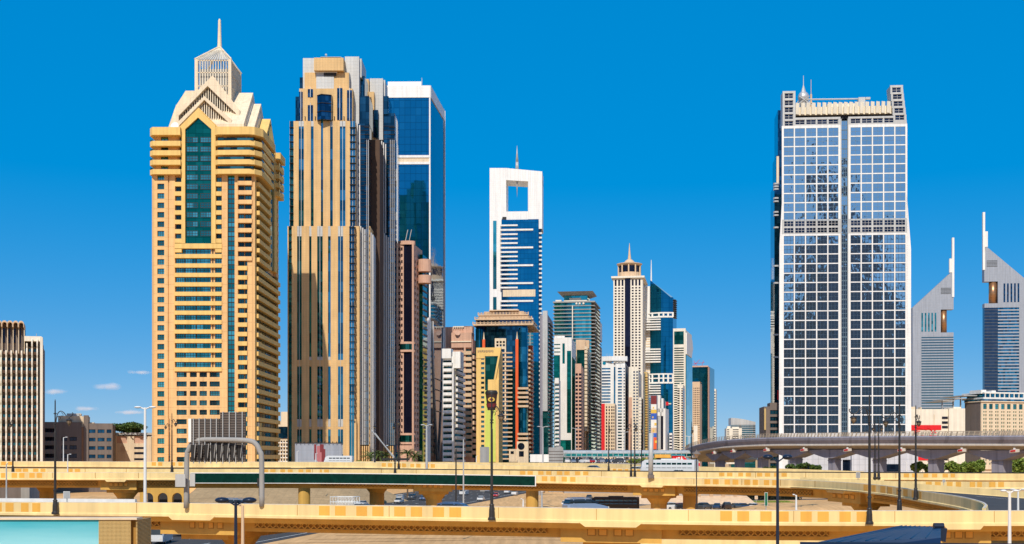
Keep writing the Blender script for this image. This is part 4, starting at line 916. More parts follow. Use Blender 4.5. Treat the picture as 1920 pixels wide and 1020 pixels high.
    q = MB(); q.hexa([(0, 0, T.Z(716)), (T.w, 0, T.Z(716)), (T.w, T.d, T.Z(716)), (0, T.d, T.Z(716)), (T.w * .35, T.d * .4, T.Z(708)), (T.w * .6, T.d * .4, T.Z(708)), (T.w * .6, T.d * .6, T.Z(708)), (T.w * .35, T.d * .6, T.Z(708))]); T.part('roof', q, M['g_green'])
    q = MB(); T.b(q, 1301, 1308, 798, 870, -.5, 1.2); T.part('white_annex', q, M['warmwhite'])
    T = Bld('glass_tower', 'teal mirrored tower with a red crane on its roof at the far end', 1297, 1327.5, 1339.5, 1300, 16)
    g = MB(); g.box(0, T.w, 0, T.d, 0, T.Z(687)); T.part('glass_wall', g, M['g_aqua2']); q = MB(); T.b(q, 1327.5, 1330, 688, 870, -.5, .4, 'R'); T.b(q, 1297, 1328, 686, 688.5, -1, .4); T.part('edge', q, M['pink'])
    q = MB(); z = T.Z(687); u = T.U(1305)
    for a, b in (((u - 4, z), (u + 3, z + 7)), ((u + 1, z), (u - 3, z + 6)), ((u + 5, z), (u + 7, z + 6)), ((u - 4, z + 3), (u + 8, z + 4))): q.tube([(a[0], 5, a[1]), (b[0], 5, b[1])], .18, 4)
    T.part('crane', q, M['red'])
    T = Bld('apartment_tower', 'thin cream tower at the far end beyond the teal mirrored tower', 1339, 1342, 1344, 1500, 13)
    q = MB(); q.box(0, T.w, 0, T.d, 0, T.Z(729)); T.part('wall', q, M['warmwhite']); T.fill('windows', [(1339.5, 1341.5)], rws(734, 5, 24, 2), .1, 'g_navy')
    T = Bld('rounded_office', 'distant pale office with a sloping rounded roof over horizontal bands', 1370, 1416, None, 1700, 4, depth=30)
    pts = [(T.U(1370) + (T.U(1416) - T.U(1370)) * i / 10, -9 * math.sin(math.pi * (.15 + .7 * i / 10))) for i in range(11)]
    q = MB(); n = len(pts)
    for i in range(10):
        a, b = pts[i], pts[i + 1]; za, zb = T.Z(783.5 + 8 * (i / 10) ** 1.4), T.Z(783.5 + 8 * ((i + 1) / 10) ** 1.4)
        q.hexa([(a[0], a[1], T.Z(797)), (b[0], b[1], T.Z(797)), (b[0], 30, T.Z(797)), (a[0], 30, T.Z(797)), (a[0], a[1], za), (b[0], b[1], zb), (b[0], 30, zb), (a[0], 30, za)])
    for y in range(16): q.prism(pts + [(T.U(1416), 30), (T.U(1370), 30)], T.Z(799.6 + y * 3.5), T.Z(798.4 + y * 3.5), 'z')
    T.part('wall', q, M['lightgrey']); g = MB(); g.prism([(p[0], p[1] + .8) for p in pts] + [(T.U(1415.5), 29), (T.U(1370.5), 29)], 0, T.Z(797), 'z'); T.part('glass_wall', g, M['g_aqua2'])
    T = Bld('low_office', 'low cream building in front of the distant rounded office', 1362, 1391, None, 1400, 4, depth=25)
    q = MB(); T.vol(q, 1362, 1391, 803, 870, 0, 20); T.vol(q, 1364, 1370, 799, 803, 2, 10); T.vol(q, 1373, 1386, 800.5, 803, 2, 10); T.part('wall', q, M['warmwhite']); T.fill('windows', [(1363, 1367), (1374, 1385)], rws(805, 4, 12, 1.6), .1, 'g_navy')
    # right of the gap
    T = Bld('dark_tower', 'dark blue tower with rounded balconies peeking out left of the gridded tower', 1450, 1500, None, 640, 6, depth=20)
    g = MB(); T.vol(g, 1452, 1500, 346, 880, 0, 20); T.vol(g, 1456, 1500, 290, 346, 2, 20); T.vol(g, 1459.5, 1500, 204, 290, 3, 20); T.part('glass_wall', g, M['g_navy'])
    for y in (343, 348, 353, 370, 376, 396, 402, 425, 497, 529, 626, 668):
        q = MB(); q.frus(T.U(1456), 1, T.Z(y + 3), T.Z(y), 1.5, 1.5, 12); T.part('balcony', q, M['lightgrey'])
    q = MB(); T.vol(q, 1456.5, 1461, 292, 345, 1.2, 2.2); T.part('blind_wall', q, M['beige']); q = MB(); T.b(q, 1457.5, 1460.5, 732, 750, 0, .5); T.part('red_sign', q, M['red'])
    T = Bld('office_block', 'small dark brown office block crouching left of the gridded tower foot', 1433, 1466, None, 560, 4, depth=18)
    q = MB(); q.box(0, T.w, 1, T.d, 0, T.Z(762)); T.grid(q, 1436, 1466, 766, 880, [(1444, 1460)], rws(769, 12.4, 9, 8), -1, 0); T.vol(q, 1444, 1466, 755, 766, .5, 10); T.part('wall', q, M['taupe']); T.panes([(1444, 1460)], rws(769, 12.4, 9, 8), -.4, 'g_blue', bars=(2, 0)); q = MB(); T.b(q, 1433, 1436, 766, 806, -2, .3); T.part('gold_fin', q, M['gold'])
    q = MB(); T.b(q, 1433.2, 1436, 806, 880, -2, -.1); T.part('base_wall', q, M['charcoal'])
def twin(name_label, mirror, D, X0, flip):
    pass
def wedge_towers():
    T = Bld('wedge_tower', 'silver wedge topped tower with white mast, the lower of the two', 1711, 1788, None, 1500, 6, depth=10)
    P = T.P; q = MB()
    q.prism([P(1711, 577), P(1784, 511), P(1788, 511), P(1788, 581), P(1764, 581), P(1764, 624), P(1788, 624), P(1788, 632), P(1727.6, 632), P(1727.6, 870), P(1711, 870)], 0, 10, 'y'); T.part('wall', q, M['silver'])
    q = MB(); q.prism([P(1727.6, 632), P(1788, 632), P(1788, 870), P(1727.6, 870)], 1, 9, 'y'); T.part('glass_wall', q, M['g_pale'])
    T.boxes('spandrel', [(1727.6, 1788.2)], rws(634.5, 4.93, 48, 2.2), -1, .3, 'silver')
    q = MB(); c = T.U(1770.8); q.frus(c, 5, T.Z(624), T.Z(581), T.U(1777) - c, T.U(1777) - c, 24); T.part('copper_drum', q, M['bronze'], smooth=True)
    T.fill('slits', cls(1727.6, 6.25, 5, 3), [(587, 622)], .2, 'g_teal'); T.fill('louvres', [(1764, 1783)], rws(540.5, 2.5, 5, 1.2), .2, 'charcoal_')
    q = MB(); T.b(q, 1785, 1789, 447, 558, -3, .8); T.b(q, 1780, 1785, 486, 512, -2.6, .5); T.part('mast', q, M['white'])
    T = Bld('wedge_tower', 'silver wedge topped tower with white mast, the taller one cut by the frame', 1845, 1965, None, 1500, 6, depth=10)
    P = T.P; q = MB()
    q.prism([P(1848, 461), P(1965, 560), P(1965, 870), P(1911, 870), P(1911, 577), P(1846, 577), P(1846, 569), P(1871, 569), P(1871, 528), P(1845.5, 528), P(1845.5, 500)], 0, 10, 'y'); T.part('wall', q, M['silver'])
    q = MB(); q.prism([P(1846, 577), P(1871, 577), P(1871, 870), P(1846, 870)], .5, 9, 'y'); T.part('glass_wall', q, M['g_navyfar']); q = MB(); q.prism([P(1871, 577), P(1911, 577), P(1911, 870), P(1871, 870)], 1, 9, 'y'); T.part('glass_wall', q, M['g_blue'])
    T.boxes('spandrel', [(1871, 1911)], rws(580.5, 6.0, 40, 2.6), -1, .3, 'silver'); T.fill('floor_lines', [(1846, 1871)], rws(580.5, 6, 40, .8), -.4, 'charcoal_')
    q = MB(); c = T.U(1863.5); q.frus(c, 5, T.Z(569), T.Z(528), T.U(1871) - c, T.U(1871) - c, 24); T.part('copper_drum', q, M['bronze'], smooth=True)
    T.fill('slits', cls(1881.5, 6.6, 5, 3.2), [(532, 567)], .2, 'g_navy'); T.fill('louvres', [(1850, 1870)], rws(488.5, 2.6, 5, 1.2), .2, 'charcoal_')
    q = MB(); T.b(q, 1842.6, 1846.8, 398, 506, -3, .8); T.b(q, 1846.8, 1852, 434, 463, -2.6, .5); T.part('mast', q, M['white'])
def right_low():
    T = Bld('shopping_mall', 'cream mall block with red bands and dark louvre windows behind the viaduct', 1700, 1807, None, 620, 0, depth=40)
    q = MB(); q.box(T.U(1700), T.U(1777.5), 0, 40, 0, T.Z(767)); q.box(T.U(1777.5), T.U(1807.5), -1.5, 38, 0, T.Z(766)); q.box(T.U(1796), T.U(1810), 6, 20, T.Z(790), T.Z(762)); T.part('wall', q, M['warmwhite'])
    q = MB(); T.b(q, 1700, 1764.5, 797, 806, -.2, .25); T.b(q, 1700, 1764.5, 845, 863, -.2, .25); T.parts('red_band', q, M['red'])
    q = MB(); x, z = T.P(1734, 811)
    for i in range(14):
        a = i * .72; rr = 3.5 + (i % 4); q.tube([(x + rr * math.cos(a), -.25, z + .5 * rr * math.sin(a) * .5), (x + (rr + 2) * math.cos(a + .5), -.25, z + .5 * (rr + 2) * math.sin(a + .5) * .6)], .28, 4)
    T.part('red_flourish', q, M['red'], 'stuff')
    T.panes([(1766, 1777)], [(781, 785.5), (790, 794.5), (798.5, 803), (849, 854), (858, 863), (867, 872), (876, 881)], .1, 'g_black', bars=(3, 0))
    q = MB(); T.b(q, 1751, 1752, 777, 797, 0, .3); T.vol(q, 1712, 1722, 762, 767, 4, 8); T.vol(q, 1731, 1733, 763, 767, 4, 8); T.parts('roof_plant', q, M['beige'])
    T = Bld('hotel_block', 'beige hotel with teal windows under a white glazed roof storey', 1840, 1960, 1809, 660, -14)
    W = T.w; q = MB(); q.box(.6, W, .8, T.d, 0, T.Z(754)); big = [(1843.5, 1850.5)] + cls(1851.6 + 3, 11.2, 10, 7)
    big = cls(1843.5, 11.2, 11, 6.8); r1 = [(757, 767)]; r2 = [(770.5, 773.5)]; sm = [q2 for a, b in big for q2 in ((a + .3, a + 2.6), (a + 4.2, a + 6.4))]; r3 = rws(776.5, 7, 14, 4)
    T.grid(q, 1840, 1965, 753, 770, big, r1, -.8, 0); T.grid(q, 1840, 1965, 770, 880, sm, r2 + r3, -.8, 0); q.box(-.4, W, -.6, T.d, T.Z(753.5), T.Z(751.5)); T.part('wall', q, M['beige'])
    T.fill('windows', sm, r2 + r3, -.5, 'g_teal'); T.panes(big, r1, -.5, 'g_teal', bars=(1, 1))
    q = MB(); q.box(-.05, .6, .9, T.d, 0, T.Z(752)); T.part('side_wall', q, M['taupe'])
    q = MB(); T.vol(q, 1846, 1965, 744.5, 748, 1, 20); T.vol(q, 1850, 1965, 734.5, 737, 2, 22); T.vol(q, 1848, 1858, 730, 737, 4, 14); T.vol(q, 1868, 1876, 731, 735, 4, 10)
    for i in range(12): T.vol(q, 1852 + i * 9, 1853 + i * 9, 737, 745, 2, 2.6)
    T.part('roof', q, M['white']); g = MB(); T.vol(g, 1851, 1965, 737, 745, 4, 18); T.vol(g, 1842, 1965, 748, 752, .5, 16); T.part('roof_glass', g, M['g_blue'])
    q = MB()
    for i, (a, b, y) in enumerate(((1789, 1812, 749.5), (1810, 1830, 745), (1824, 1850, 739.5))): T.vol(q, a, b, y, y + 1.6, 10 - i, 30); T.vol(q, a + 3, a + 4, y, 770, 12, 13)
    T.part('awning', q, M['lightgrey'], 'stuff')
M['p_maroon'] = mat('maroon_poster', (.20, .03, .035), .6); M['p_gold'] = mat('gold_poster', (.75, .50, .08), .6); M['p_blue'] = mat('blue_poster', (.04, .12, .5), .6)
M['g_aqua2'] = glass('hazy_teal_glass', (.01, .13, .16), (.02, .18, .22), (8, 5), metal=.85, wob=.06, wscale=.12, lines=(8, 4.5))
M['g_pale'] = glass('pale_band_glass', (.14, .26, .29), (.17, .30, .33), (60, 3), metal=.6); M['g_navyfar'] = glass('far_navy_glass', (.03, .06, .11), (.045, .08, .14), (3, 3), metal=.6)
M['loggia'] = mat('loggia_brown', (.30, .20, .15), .8)
M['charcoal_'] = mat('dark_louvre', (.10, .11, .12), .6)
balcony_blocks(); lime_block(); terraced_tower(); frame_tower(); boulevard_row(); white_office(); domed_hotel(); curved_tower(); far_row(); wedge_towers(); right_low()

# ---------------------------------------------------------------- low buildings on the left
def left_low():
    T = Bld('hotel_block', 'brown grey hotel with pale vertical fins and barrel vaulted roof edge', -70, 80, None, 430, -18, depth=22)
    W = T.w
    q = MB(); T.vol(q, -70, 80, 646, 880, 2.6, 20); T.vol(q, -70, 42, 604, 655, 2.0, 20); T.vol(q, -70, 78, 636, 660, 6, 18); T.part('wall', q, M['taupe'])
    n = 14; 
    def wav(px, w, y0):
        pts = []; za, zb = T.Z(y0), 0; k = int((za - zb) / .8); u = T.U(px)
        right = []
        m = MB(); d = []
        for i in range(k + 1):
            z = zb + (za - zb) * i / k; d.append((-.35 - .75 * abs(math.sin(math.pi * (z - 1) / 3.25)) ** .6, z))
        m.prism([(2.8, 0)] + d + [(2.8, za)], u - w / 2, u + w / 2, 'x')
        return m
    for i in range(16):
        px = -66 + i * 9.7
        if px > 79: break
        T.part('fin', wav(px, .42, 655 if px < 44 else (640 + (px - 44) * .12 if px < 60 else 632)), M['warmwhite'])
    q = MB(); T.vol(q, 75, 80, 628, 880, 0, 4); T.vol(q, 46, 78, 626.5, 636, .4, 8); T.part('end_fin', q, M['warmwhite'])
    for i in range(11):                                  # barrel vaults
        px = -64 + i * 10.4; c = T.U(px); r = (T.U(10.4) - T.U(0)) / 2 * .98
        q = MB(); pts = [(c + r * math.cos(math.pi * t / 10), T.Z(604) + r * 1.05 * math.sin(math.pi * t / 10)) for t in range(11)] + [(c - r, T.Z(611)), (c - r * .8, T.Z(611))] + [(c + r * .8 * math.cos(math.pi * (1 - t / 10)), T.Z(606) + r * .8 * math.sin(math.pi * (1 - t / 10))) for t in range(11)] + [(c + r * .8, T.Z(611)), (c + r, T.Z(611))]
        q.prism(pts, -1.6, 10, 'y'); T.part('barrel_vault', q, M['tan'])
        q = MB(); T.b(q, px + 4.6, px + 5.8, 609, 660, -2.4, -.6); T.part('mullion', q, M['beige'])
    cc = [(-66 + i * 9.7 + 2.6, -66 + i * 9.7 + 7.6) for i in range(15)]
    rows = rws(650, 17.9, 13, 9)
    cc = [c for c in cc if c[1] < 77]
    T.panes(cc, rows, -2.5, 'g_win', bars=(1, 0)); T.boxes('balcony', [(a - .4, b + .4) for a, b in cc], [(b - 3.2, b + 2.4) for a, b in rows], -2.6, -1.5, 'loggia')
    T.panes([c for c in cc if -10 < c[0] and c[1] < 44], [(612, 640)], -1.95, 'g_black', bars=(0, 1))
    q = MB(); q.frus(T.U(66), 10, T.Z(628), T.Z(616), .12, .08, 5); T.part('mast', q, M['lightgrey'])
    T = Bld('parking_building', 'dark grey brown parking building with open slots and a beige stair tower', 79, 211, None, 466, -15, depth=30)
    q = MB(); q.box(0, T.w, 1.2, 30, 0, T.Z(794)); ra = rws(803, 15.9, 5, 7.6)
    T.grid(q, 79, 105, 791, 880, [(79.5, 104)], ra, -1.2, 0); T.grid(q, 105, 153, 791, 880, [(115, 126), (130, 144)], ra[1:], -1.2, 0); T.b(q, 157, 166, 778, 880, -2, .5)
    T.grid(q, 166, 211, 793, 880, [(166.5, 179), (183, 196), (200, 209)], rws(804.5, 15.9, 5, 7), -1.2, -.02); T.part('wall', q, M['taupe'])
    q = MB(); T.vol(q, 108, 153, 779, 795, 2, 12); T.vol(q, 124, 150, 774, 780, 4, 10); T.vol(q, 153, 166, 780, 880, .6, 9); T.vol(q, 166, 176, 791, 796, 2, 8); T.part('stair_tower', q, M['beige'])
    q = MB(); T.b(q, 152, 157, 800, 880, -.6, -.2); T.part('red_wall', q, M['brown'])
    T.panes([(79.5, 104)], ra, -1.0, 'g_black', bars=(3, 0)); T.panes([(115, 126), (130, 144)], ra[1:], -1.0, 'g_black', bars=(1, 0)); T.panes([(166.5, 179), (183, 196), (200, 209)], rws(804.5, 15.9, 5, 7), -.9, 'g_navy', bars=(1, 0))
    q = MB(); T.vol(q, 124, 148, 774.5, 779, 3, 8); q.frus(T.U(103), 6, T.Z(794), T.Z(782), .12, .05, 5); T.parts('roof_plant', q, M['lightgrey'])
    T = Bld('club_building', 'beige stone building with louvred slots and a relief emblem under a broad tree', 214, 284, None, 500, -15, depth=22)
    q = MB(); q.box(.2, T.w, 1, 24, 0, T.Z(818)); T.b(q, 214, 219, 814, 880, -1, 0); T.grid(q, 219, 251, 817, 880, [(219, 238)], [(818, 831)], -1, 0); T.grid(q, 251, 284, 817, 880, [(251.5, 272)], [(818, 831), (838, 842), (847.5, 852), (859, 863)], -1, 0); T.part('wall', q, M['beige'])
    q = MB(); T.b(q, 219, 238, 818, 831, -.9, -.5); T.b(q, 251.5, 272, 818, 831, -.9, -.5); T.parts('louvre', q, M['pink']); q = MB(); T.b(q, 251.5, 272, 838, 868, -.95, -.8); T.part('slot_glass', q, M['g_black'])
    q = MB(); q.box(-.4, T.w + .5, -.6, 24, T.Z(815), T.Z(811)); T.part('roof', q, M['lightgrey'])
    q = MB(); x, z = T.P(230, 840); 
    q.prism([(x, z + 1.1), (x - .9, z + .4), (x - .7, z - .8), (x + .7, z - .8), (x + .9, z + .4)], -.12, 0, 'y')
    for i in range(12): T.b(q, 221 + i * 1.6, 221 + i * 1.6 + (.7 if i % 3 else 1.2), 844.5 + (i % 2) * .6, 847 - (i % 3) * .4, 0, .1)
    T.b(q, 228, 233, 849, 850, 0, .1); T.part('emblem', q, M['tan'], 'stuff')
    T = Bld('apartment_block', 'small cream and navy block seen through the gap between the two tall left towers', 519, 541, None, 700, 0, depth=20)
    q = MB(); T.vol(q, 519, 541, 822, 880, 1, 20); T.vol(q, 527, 541, 772, 800, 0, 14); T.vol(q, 519, 541, 790, 800, 2, 14); T.part('wall', q, M['beige']); g = MB(); T.vol(g, 519, 541, 800, 822, .5, 20); T.part('glass_wall', g, M['g_navy']); T.fill('windows', cls(521, 5, 4, 2.6), rws(826, 7, 7, 4), -.9, 'g_black')
    T.boxes('balcony', cls(520.5, 5, 4, 3.4), rws(829, 7, 7, 2), -1, -.3, 'white')
left_low()
# ---------------------------------------------------------------- ground and roads
def flat(name, pts, z, m, kind='structure', parent=None):
    q = MB(); q.poly([(x, y, z) for x, y in pts]); return q.obj(name, M[m], parent, kind=kind)
flat('ground', [(-9000, -3000), (9000, -3000), (9000, 14000), (-9000, 14000)], 0, 'sand')
DX, DY = math.sin(R(8.4)), math.cos(R(8.4))                       # direction of the boulevard
def along(x0, y0, s, off): return (x0 + DX * s + DY * off, y0 + DY * s - DX * off)
A0 = (-27, 390)
flat('highway', [along(*A0, -420, -20), along(*A0, -420, 20), along(*A0, 2500, 34), along(*A0, 2500, -34)], .012, 'asphalt')
q = MB()
for off in (-19, 19):
    for s0 in (-420,): q.poly([(*along(*A0, s0, off - .1), .02), (*along(*A0, s0, off + .1), .02), (*along(*A0, 700, off + .1), .02), (*along(*A0, 700, off - .1), .02)])
for off in (-13, -6.5, 0, 6.5, 13):
    for i in range(70):
        s0 = -400 + i * 12; q.poly([(*along(*A0, s0, off - .1), .02), (*along(*A0, s0, off + .1), .02), (*along(*A0, s0 + 4, off + .1), .02), (*along(*A0, s0 + 4, off - .1), .02)])
q.obj('lane_markings', M['paintline'], kind='structure')
def ribbon(name, pts, wd, z, m, edge=True):
    P = smooth([(x, y, z) for x, y in pts], 12); q = MB(); sweep(q, P, [(wd / 2, 0), (wd / 2, .004), (-wd / 2, .004), (-wd / 2, 0)]); o = q.obj(name, M[m], kind='structure')
    if edge:
        q = MB()
        for s in (-1, 1): sweep(q, P, [(s * (wd / 2 - .6) + .1, .008), (s * (wd / 2 - .6) + .1, .012), (s * (wd / 2 - .6) - .1, .012), (s * (wd / 2 - .6) - .1, .008)])
        q.obj(name + '_edge_lines', M['paintline'], kind='structure')
def smooth(pts, n=10):
    P = [Vector(p) for p in pts]; P = [P[0] * 2 - P[1]] + P + [P[-1] * 2 - P[-2]]; out = []
    for i in range(1, len(P) - 2):
        for k in range(n):
            t = k / n; a, b, c, d = P[i - 1:i + 3]
            out.append(.5 * ((2 * b) + (c - a) * t + (2 * a - 5 * b + 4 * c - d) * t * t + (3 * b - a - 3 * c + d) * t ** 3))
    out.append(P[-2]); return out
def frame(P, i):
    t = P[min(i + 1, len(P) - 1)] - P[max(i - 1, 0)]; t.z = 0; t.normalize(); return t, Vector((t.y, -t.x, 0))
def sweep(mb, P, prof, m=0, i0=0, i1=None):
    i1 = len(P) - 1 if i1 is None else i1; k = len(mb.v); n = len(prof)
    for i in range(i0, i1 + 1):
        t, o = frame(P, i)
        for a, dz in prof: mb.v.append((P[i].x + o.x * a, P[i].y + o.y * a, P[i].z + dz))
    for r in range(i1 - i0):
        for j in range(n):
            b = (j + 1) % n; mb.f.append((k + r * n + j, k + r * n + b, k + (r + 1) * n + b, k + (r + 1) * n + j)); mb.m.append(m)
    mb.f.append(tuple(range(k + n - 1, k - 1, -1))); mb.m.append(m); mb.f.append(tuple(range(k + (i1 - i0) * n, k + (i1 - i0 + 1) * n))); mb.m.append(m)
def pxof(v): return CX + FPX * v.x / v.y
def at_px(P, px, first=True):
    """point, tangent and outward direction where the line P crosses the sight line of px"""
    for i in range(len(P) - 1):
        a, b = pxof(P[i]), pxof(P[i + 1])
        if a <= px < b:
            t = (px - a) / (b - a); tt, o = frame(P, i); return P[i].lerp(P[i + 1], t), tt, o
    tt, o = frame(P, len(P) - 1); return P[-1].copy(), tt, o
def track(tab, n=10): return smooth([(X(px, D), D, Z(y, D)) for px, y, D in tab], n)
def slab_on(mb, P, px0, px1, o0, o1, z0, z1, m=0):
    """a block that follows the line P between two sight lines, from o0 to o1 outward and z0 to z1 relative to the line"""
    ia = ib = None
    for i in range(len(P) - 1):
        a, b = pxof(P[i]), pxof(P[i + 1])
        if ia is None and a <= px0 < b: ia = i + (px0 - a) / (b - a)
        if ib is None and a <= px1 < b: ib = i + (px1 - a) / (b - a)
    ia = 0 if ia is None else ia; ib = len(P) - 1.001 if ib is None else ib
    ks = [ia] + [k for k in range(int(ia) + 1, int(ib) + 1) if ia + .05 < k < ib - .05] + [ib]
    k0 = len(mb.v)
    for s in ks:
        i = int(s); f = s - i; p = P[i].lerp(P[min(i + 1, len(P) - 1)], f); _, oa = frame(P, i); _, ob = frame(P, min(i + 1, len(P) - 1)); o = oa.lerp(ob, f)
        for w_, z in ((o0, z0), (o1, z0), (o1, z1), (o0, z1)): mb.v.append((p.x + o.x * w_, p.y + o.y * w_, p.z + z))
    for r in range(len(ks) - 1):
        for j in range(4):
            b = (j + 1) % 4; mb.f.append((k0 + r * 4 + j, k0 + r * 4 + b, k0 + (r + 1) * 4 + b, k0 + (r + 1) * 4 + j)); mb.m.append(m)
    n = len(ks) - 1; mb.f.append((k0 + 3, k0 + 2, k0 + 1, k0)); mb.m.append(m); mb.f.append(tuple(k0 + n * 4 + j for j in range(4))); mb.m.append(m)
def viaduct(name, label, P, width, tiles=(), friezes=(), heads=(), far=True, girder=True, depth=1.45, th=.88, piers=True, group='flyovers', rail=True, dk=1.02, railm='lip', joints=(), rh=.06):
    root = thing(name, label, 'flyover', (0, 0, 0), 0, group)
    q = MB(); sweep(q, P, [(-.12, 0), (.22, 0), (.22, -1.0), (.34, -1.08), (.34, -1.3), (-.3, -1.3), (-.3, -1.0)])
    parapet = q.obj('parapet', M['yellow'], root)
    q = MB(); sweep(q, P, [(-.31, -dk), (-.31, -dk - .2), (-width + .31, -dk - .2), (-width + .31, -dk)]); q.obj('road_deck', M['asphalt'], root)
    if far:
        q = MB(); i1 = None if far is True else max(i for i in range(len(P)) if pxof(P[i]) < far and i < len(P) * .75)
        sweep(q, P, [(-width - .22, 0), (-width + .12, 0), (-width + .3, -1.0), (-width + .3, -1.3), (-width - .34, -1.3), (-width - .34, -1.08), (-width - .22, -1)], i1=i1); q.obj('far_parapet', M['yellow'], root)
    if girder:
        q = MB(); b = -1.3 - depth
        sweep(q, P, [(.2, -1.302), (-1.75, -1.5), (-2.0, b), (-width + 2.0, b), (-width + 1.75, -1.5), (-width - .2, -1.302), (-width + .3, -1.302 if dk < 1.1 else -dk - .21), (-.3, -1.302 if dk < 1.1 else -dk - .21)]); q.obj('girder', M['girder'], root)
    if rail:
        q = MB(); sweep(q, P, [(-.05, .005), (.12, .005), (.12, rh), (-.05, rh)]); q.obj('cap_rail', M[railm], parapet)
    for j, px in enumerate(joints):
        q = MB(); slab_on(q, P, px, px + .9, .2, .232 + (j % 2) * .01, -1.0, .01); q.obj('joint', M['frieze'], parapet)
    for px0, px1 in tiles:
        q = MB(); slab_on(q, P, px0, px1, .2, .235, -th - .06, -.06); q.obj('panel', M['orangetile'], parapet)
    for f in friezes:
        px0, px1 = f[:2]; fine = len(f) > 2
        q = MB(); slab_on(q, P, px0, px1, -1.9, -1.66, -2.42, -1.68); o = q.obj('frieze', M['frieze'], root)
        a, t, n_ = at_px(P, px0); e, t2, n2 = at_px(P, px1); L = (e - a).length; n = max(2, int(L / .62)); q = MB()
        for i in range(n):
            (p0, _, n_), (p1, _, _2) = at_px(P, px0 + (px1 - px0) * i / n), at_px(P, px0 + (px1 - px0) * (i + 1) / n); p0 = p0 + n_ * -1.62; p1 = p1 + _2 * -1.62; u = Vector((0, 0, 1))
            for (s, r) in ((-2.36, -1.74), (-1.74, -2.36)):
                d = .075; w0, w1 = p0 + u * s, p1 + u * r
                q.hexa([w0 + u * -d, w0 + u * -d + n_ * .09, w1 + u * -d + n_ * .09, w1 + u * -d, w0 + u * d, w0 + u * d + n_ * .09, w1 + u * d + n_ * .09, w1 + u * d])
        for s in (-2.42, -1.74): slab_on(q, P, px0, px1, -1.66, -1.5, s, s + .07)
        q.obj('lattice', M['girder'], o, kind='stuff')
    for h in heads:
        c, hw = h[0], h[1]; sq = h[2]; low = h[3] if len(h) > 3 else 0.0
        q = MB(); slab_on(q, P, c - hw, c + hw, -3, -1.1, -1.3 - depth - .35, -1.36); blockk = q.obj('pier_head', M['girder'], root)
        q = MB(); a, t, o = at_px(P, c); 
        for dx0, dx1, z0 in ((-hw * .62, hw * .62, -1.62),):
            a, t, o = at_px(P, c + dx0); b, t2, o2 = at_px(P, c + dx1); s = (b - a) * .1
            q.hexa([a + s + o * -1.2 + Vector((0, 0, z0)), a + s + o * .37 + Vector((0, 0, z0)), b - s + o2 * .37 + Vector((0, 0, z0)), b - s + o2 * -1.2 + Vector((0, 0, z0)), a + o * -1.2 + Vector((0, 0, -1.2)), a + o * .37 + Vector((0, 0, -1.2)), b + o2 * .37 + Vector((0, 0, -1.2)), b + o2 * -1.2 + Vector((0, 0, -1.2))])
        q.obj('corbel', M['yellow'], root)
        for s0, s1 in sq:
            q = MB(); slab_on(q, P, s0, s1, -1.1, -1.04, -2.5, -1.82); w_ = q.obj('square_relief', M['frieze'], root)
            q = MB(); d = (s1 - s0) * .1; slab_on(q, P, s0 + d, s1 - d, -1.04, -1.01, -2.42, -1.9); q.obj('inlay', M['orangetile'], w_)
        if piers:
            a, t, o = at_px(P, c); m = a + o * (-width / 2); zt = a.z - 1.3 - depth
            q = MB(); wd = 3.6
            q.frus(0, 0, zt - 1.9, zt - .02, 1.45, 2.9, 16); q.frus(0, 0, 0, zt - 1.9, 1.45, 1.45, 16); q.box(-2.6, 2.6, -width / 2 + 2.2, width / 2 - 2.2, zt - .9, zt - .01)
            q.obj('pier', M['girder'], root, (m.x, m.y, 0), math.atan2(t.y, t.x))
    return root

P1 = track([(-420, 938, 137), (0, 941.5, 130), (300, 943.2, 126), (600, 947.2, 121), (900, 950.6, 116.5), (1200, 955, 114.5), (1500, 957.8, 113.4), (1920, 958, 113), (2500, 956, 113)])
T1 = [(-30, -12), (-6, 6), (13, 28), (42, 56), (63, 78), (600, 620), (630, 650), (670, 690), (700, 721), (741, 762), (772, 793), (813, 834), (844, 866), (1350, 1372), (1382, 1404), (1425, 1446), (1457, 1478), (1500, 1521), (1532, 1553), (1573, 1594), (1605, 1626)]
viaduct('flyover', 'nearest ochre flyover crossing the whole foreground with orange squares and a carved frieze', P1, 19, T1, [(262, 296), (462, 1022), (1275, 1562), (1866, 2100)],
        [(362, 72, [(345, 355), (362, 372), (380, 390), (397, 408)]), (1145, 96, [(1100, 1116), (1121, 1138), (1150, 1166), (1171, 1188)]), (1805, 62, [(1776, 1791), (1797, 1813), (1817, 1833)])], far=False, dk=1.62, joints=(108, 258, 559, 731, 935, 1118, 1290, 1487, 1676, 1862))
P2 = track([(-300, 885.5, 236), (0, 886, 231), (300, 886.5, 229), (650, 887.5, 228), (1000, 892, 228), (1200, 896, 226), (1350, 897.8, 218), (1500, 900.5, 204), (1640, 909, 180), (1740, 922.5, 151), (1800, 931.5, 138), (1836, 940, 129.5), (1849, 946.5, 124), (1846, 953, 119.5)])
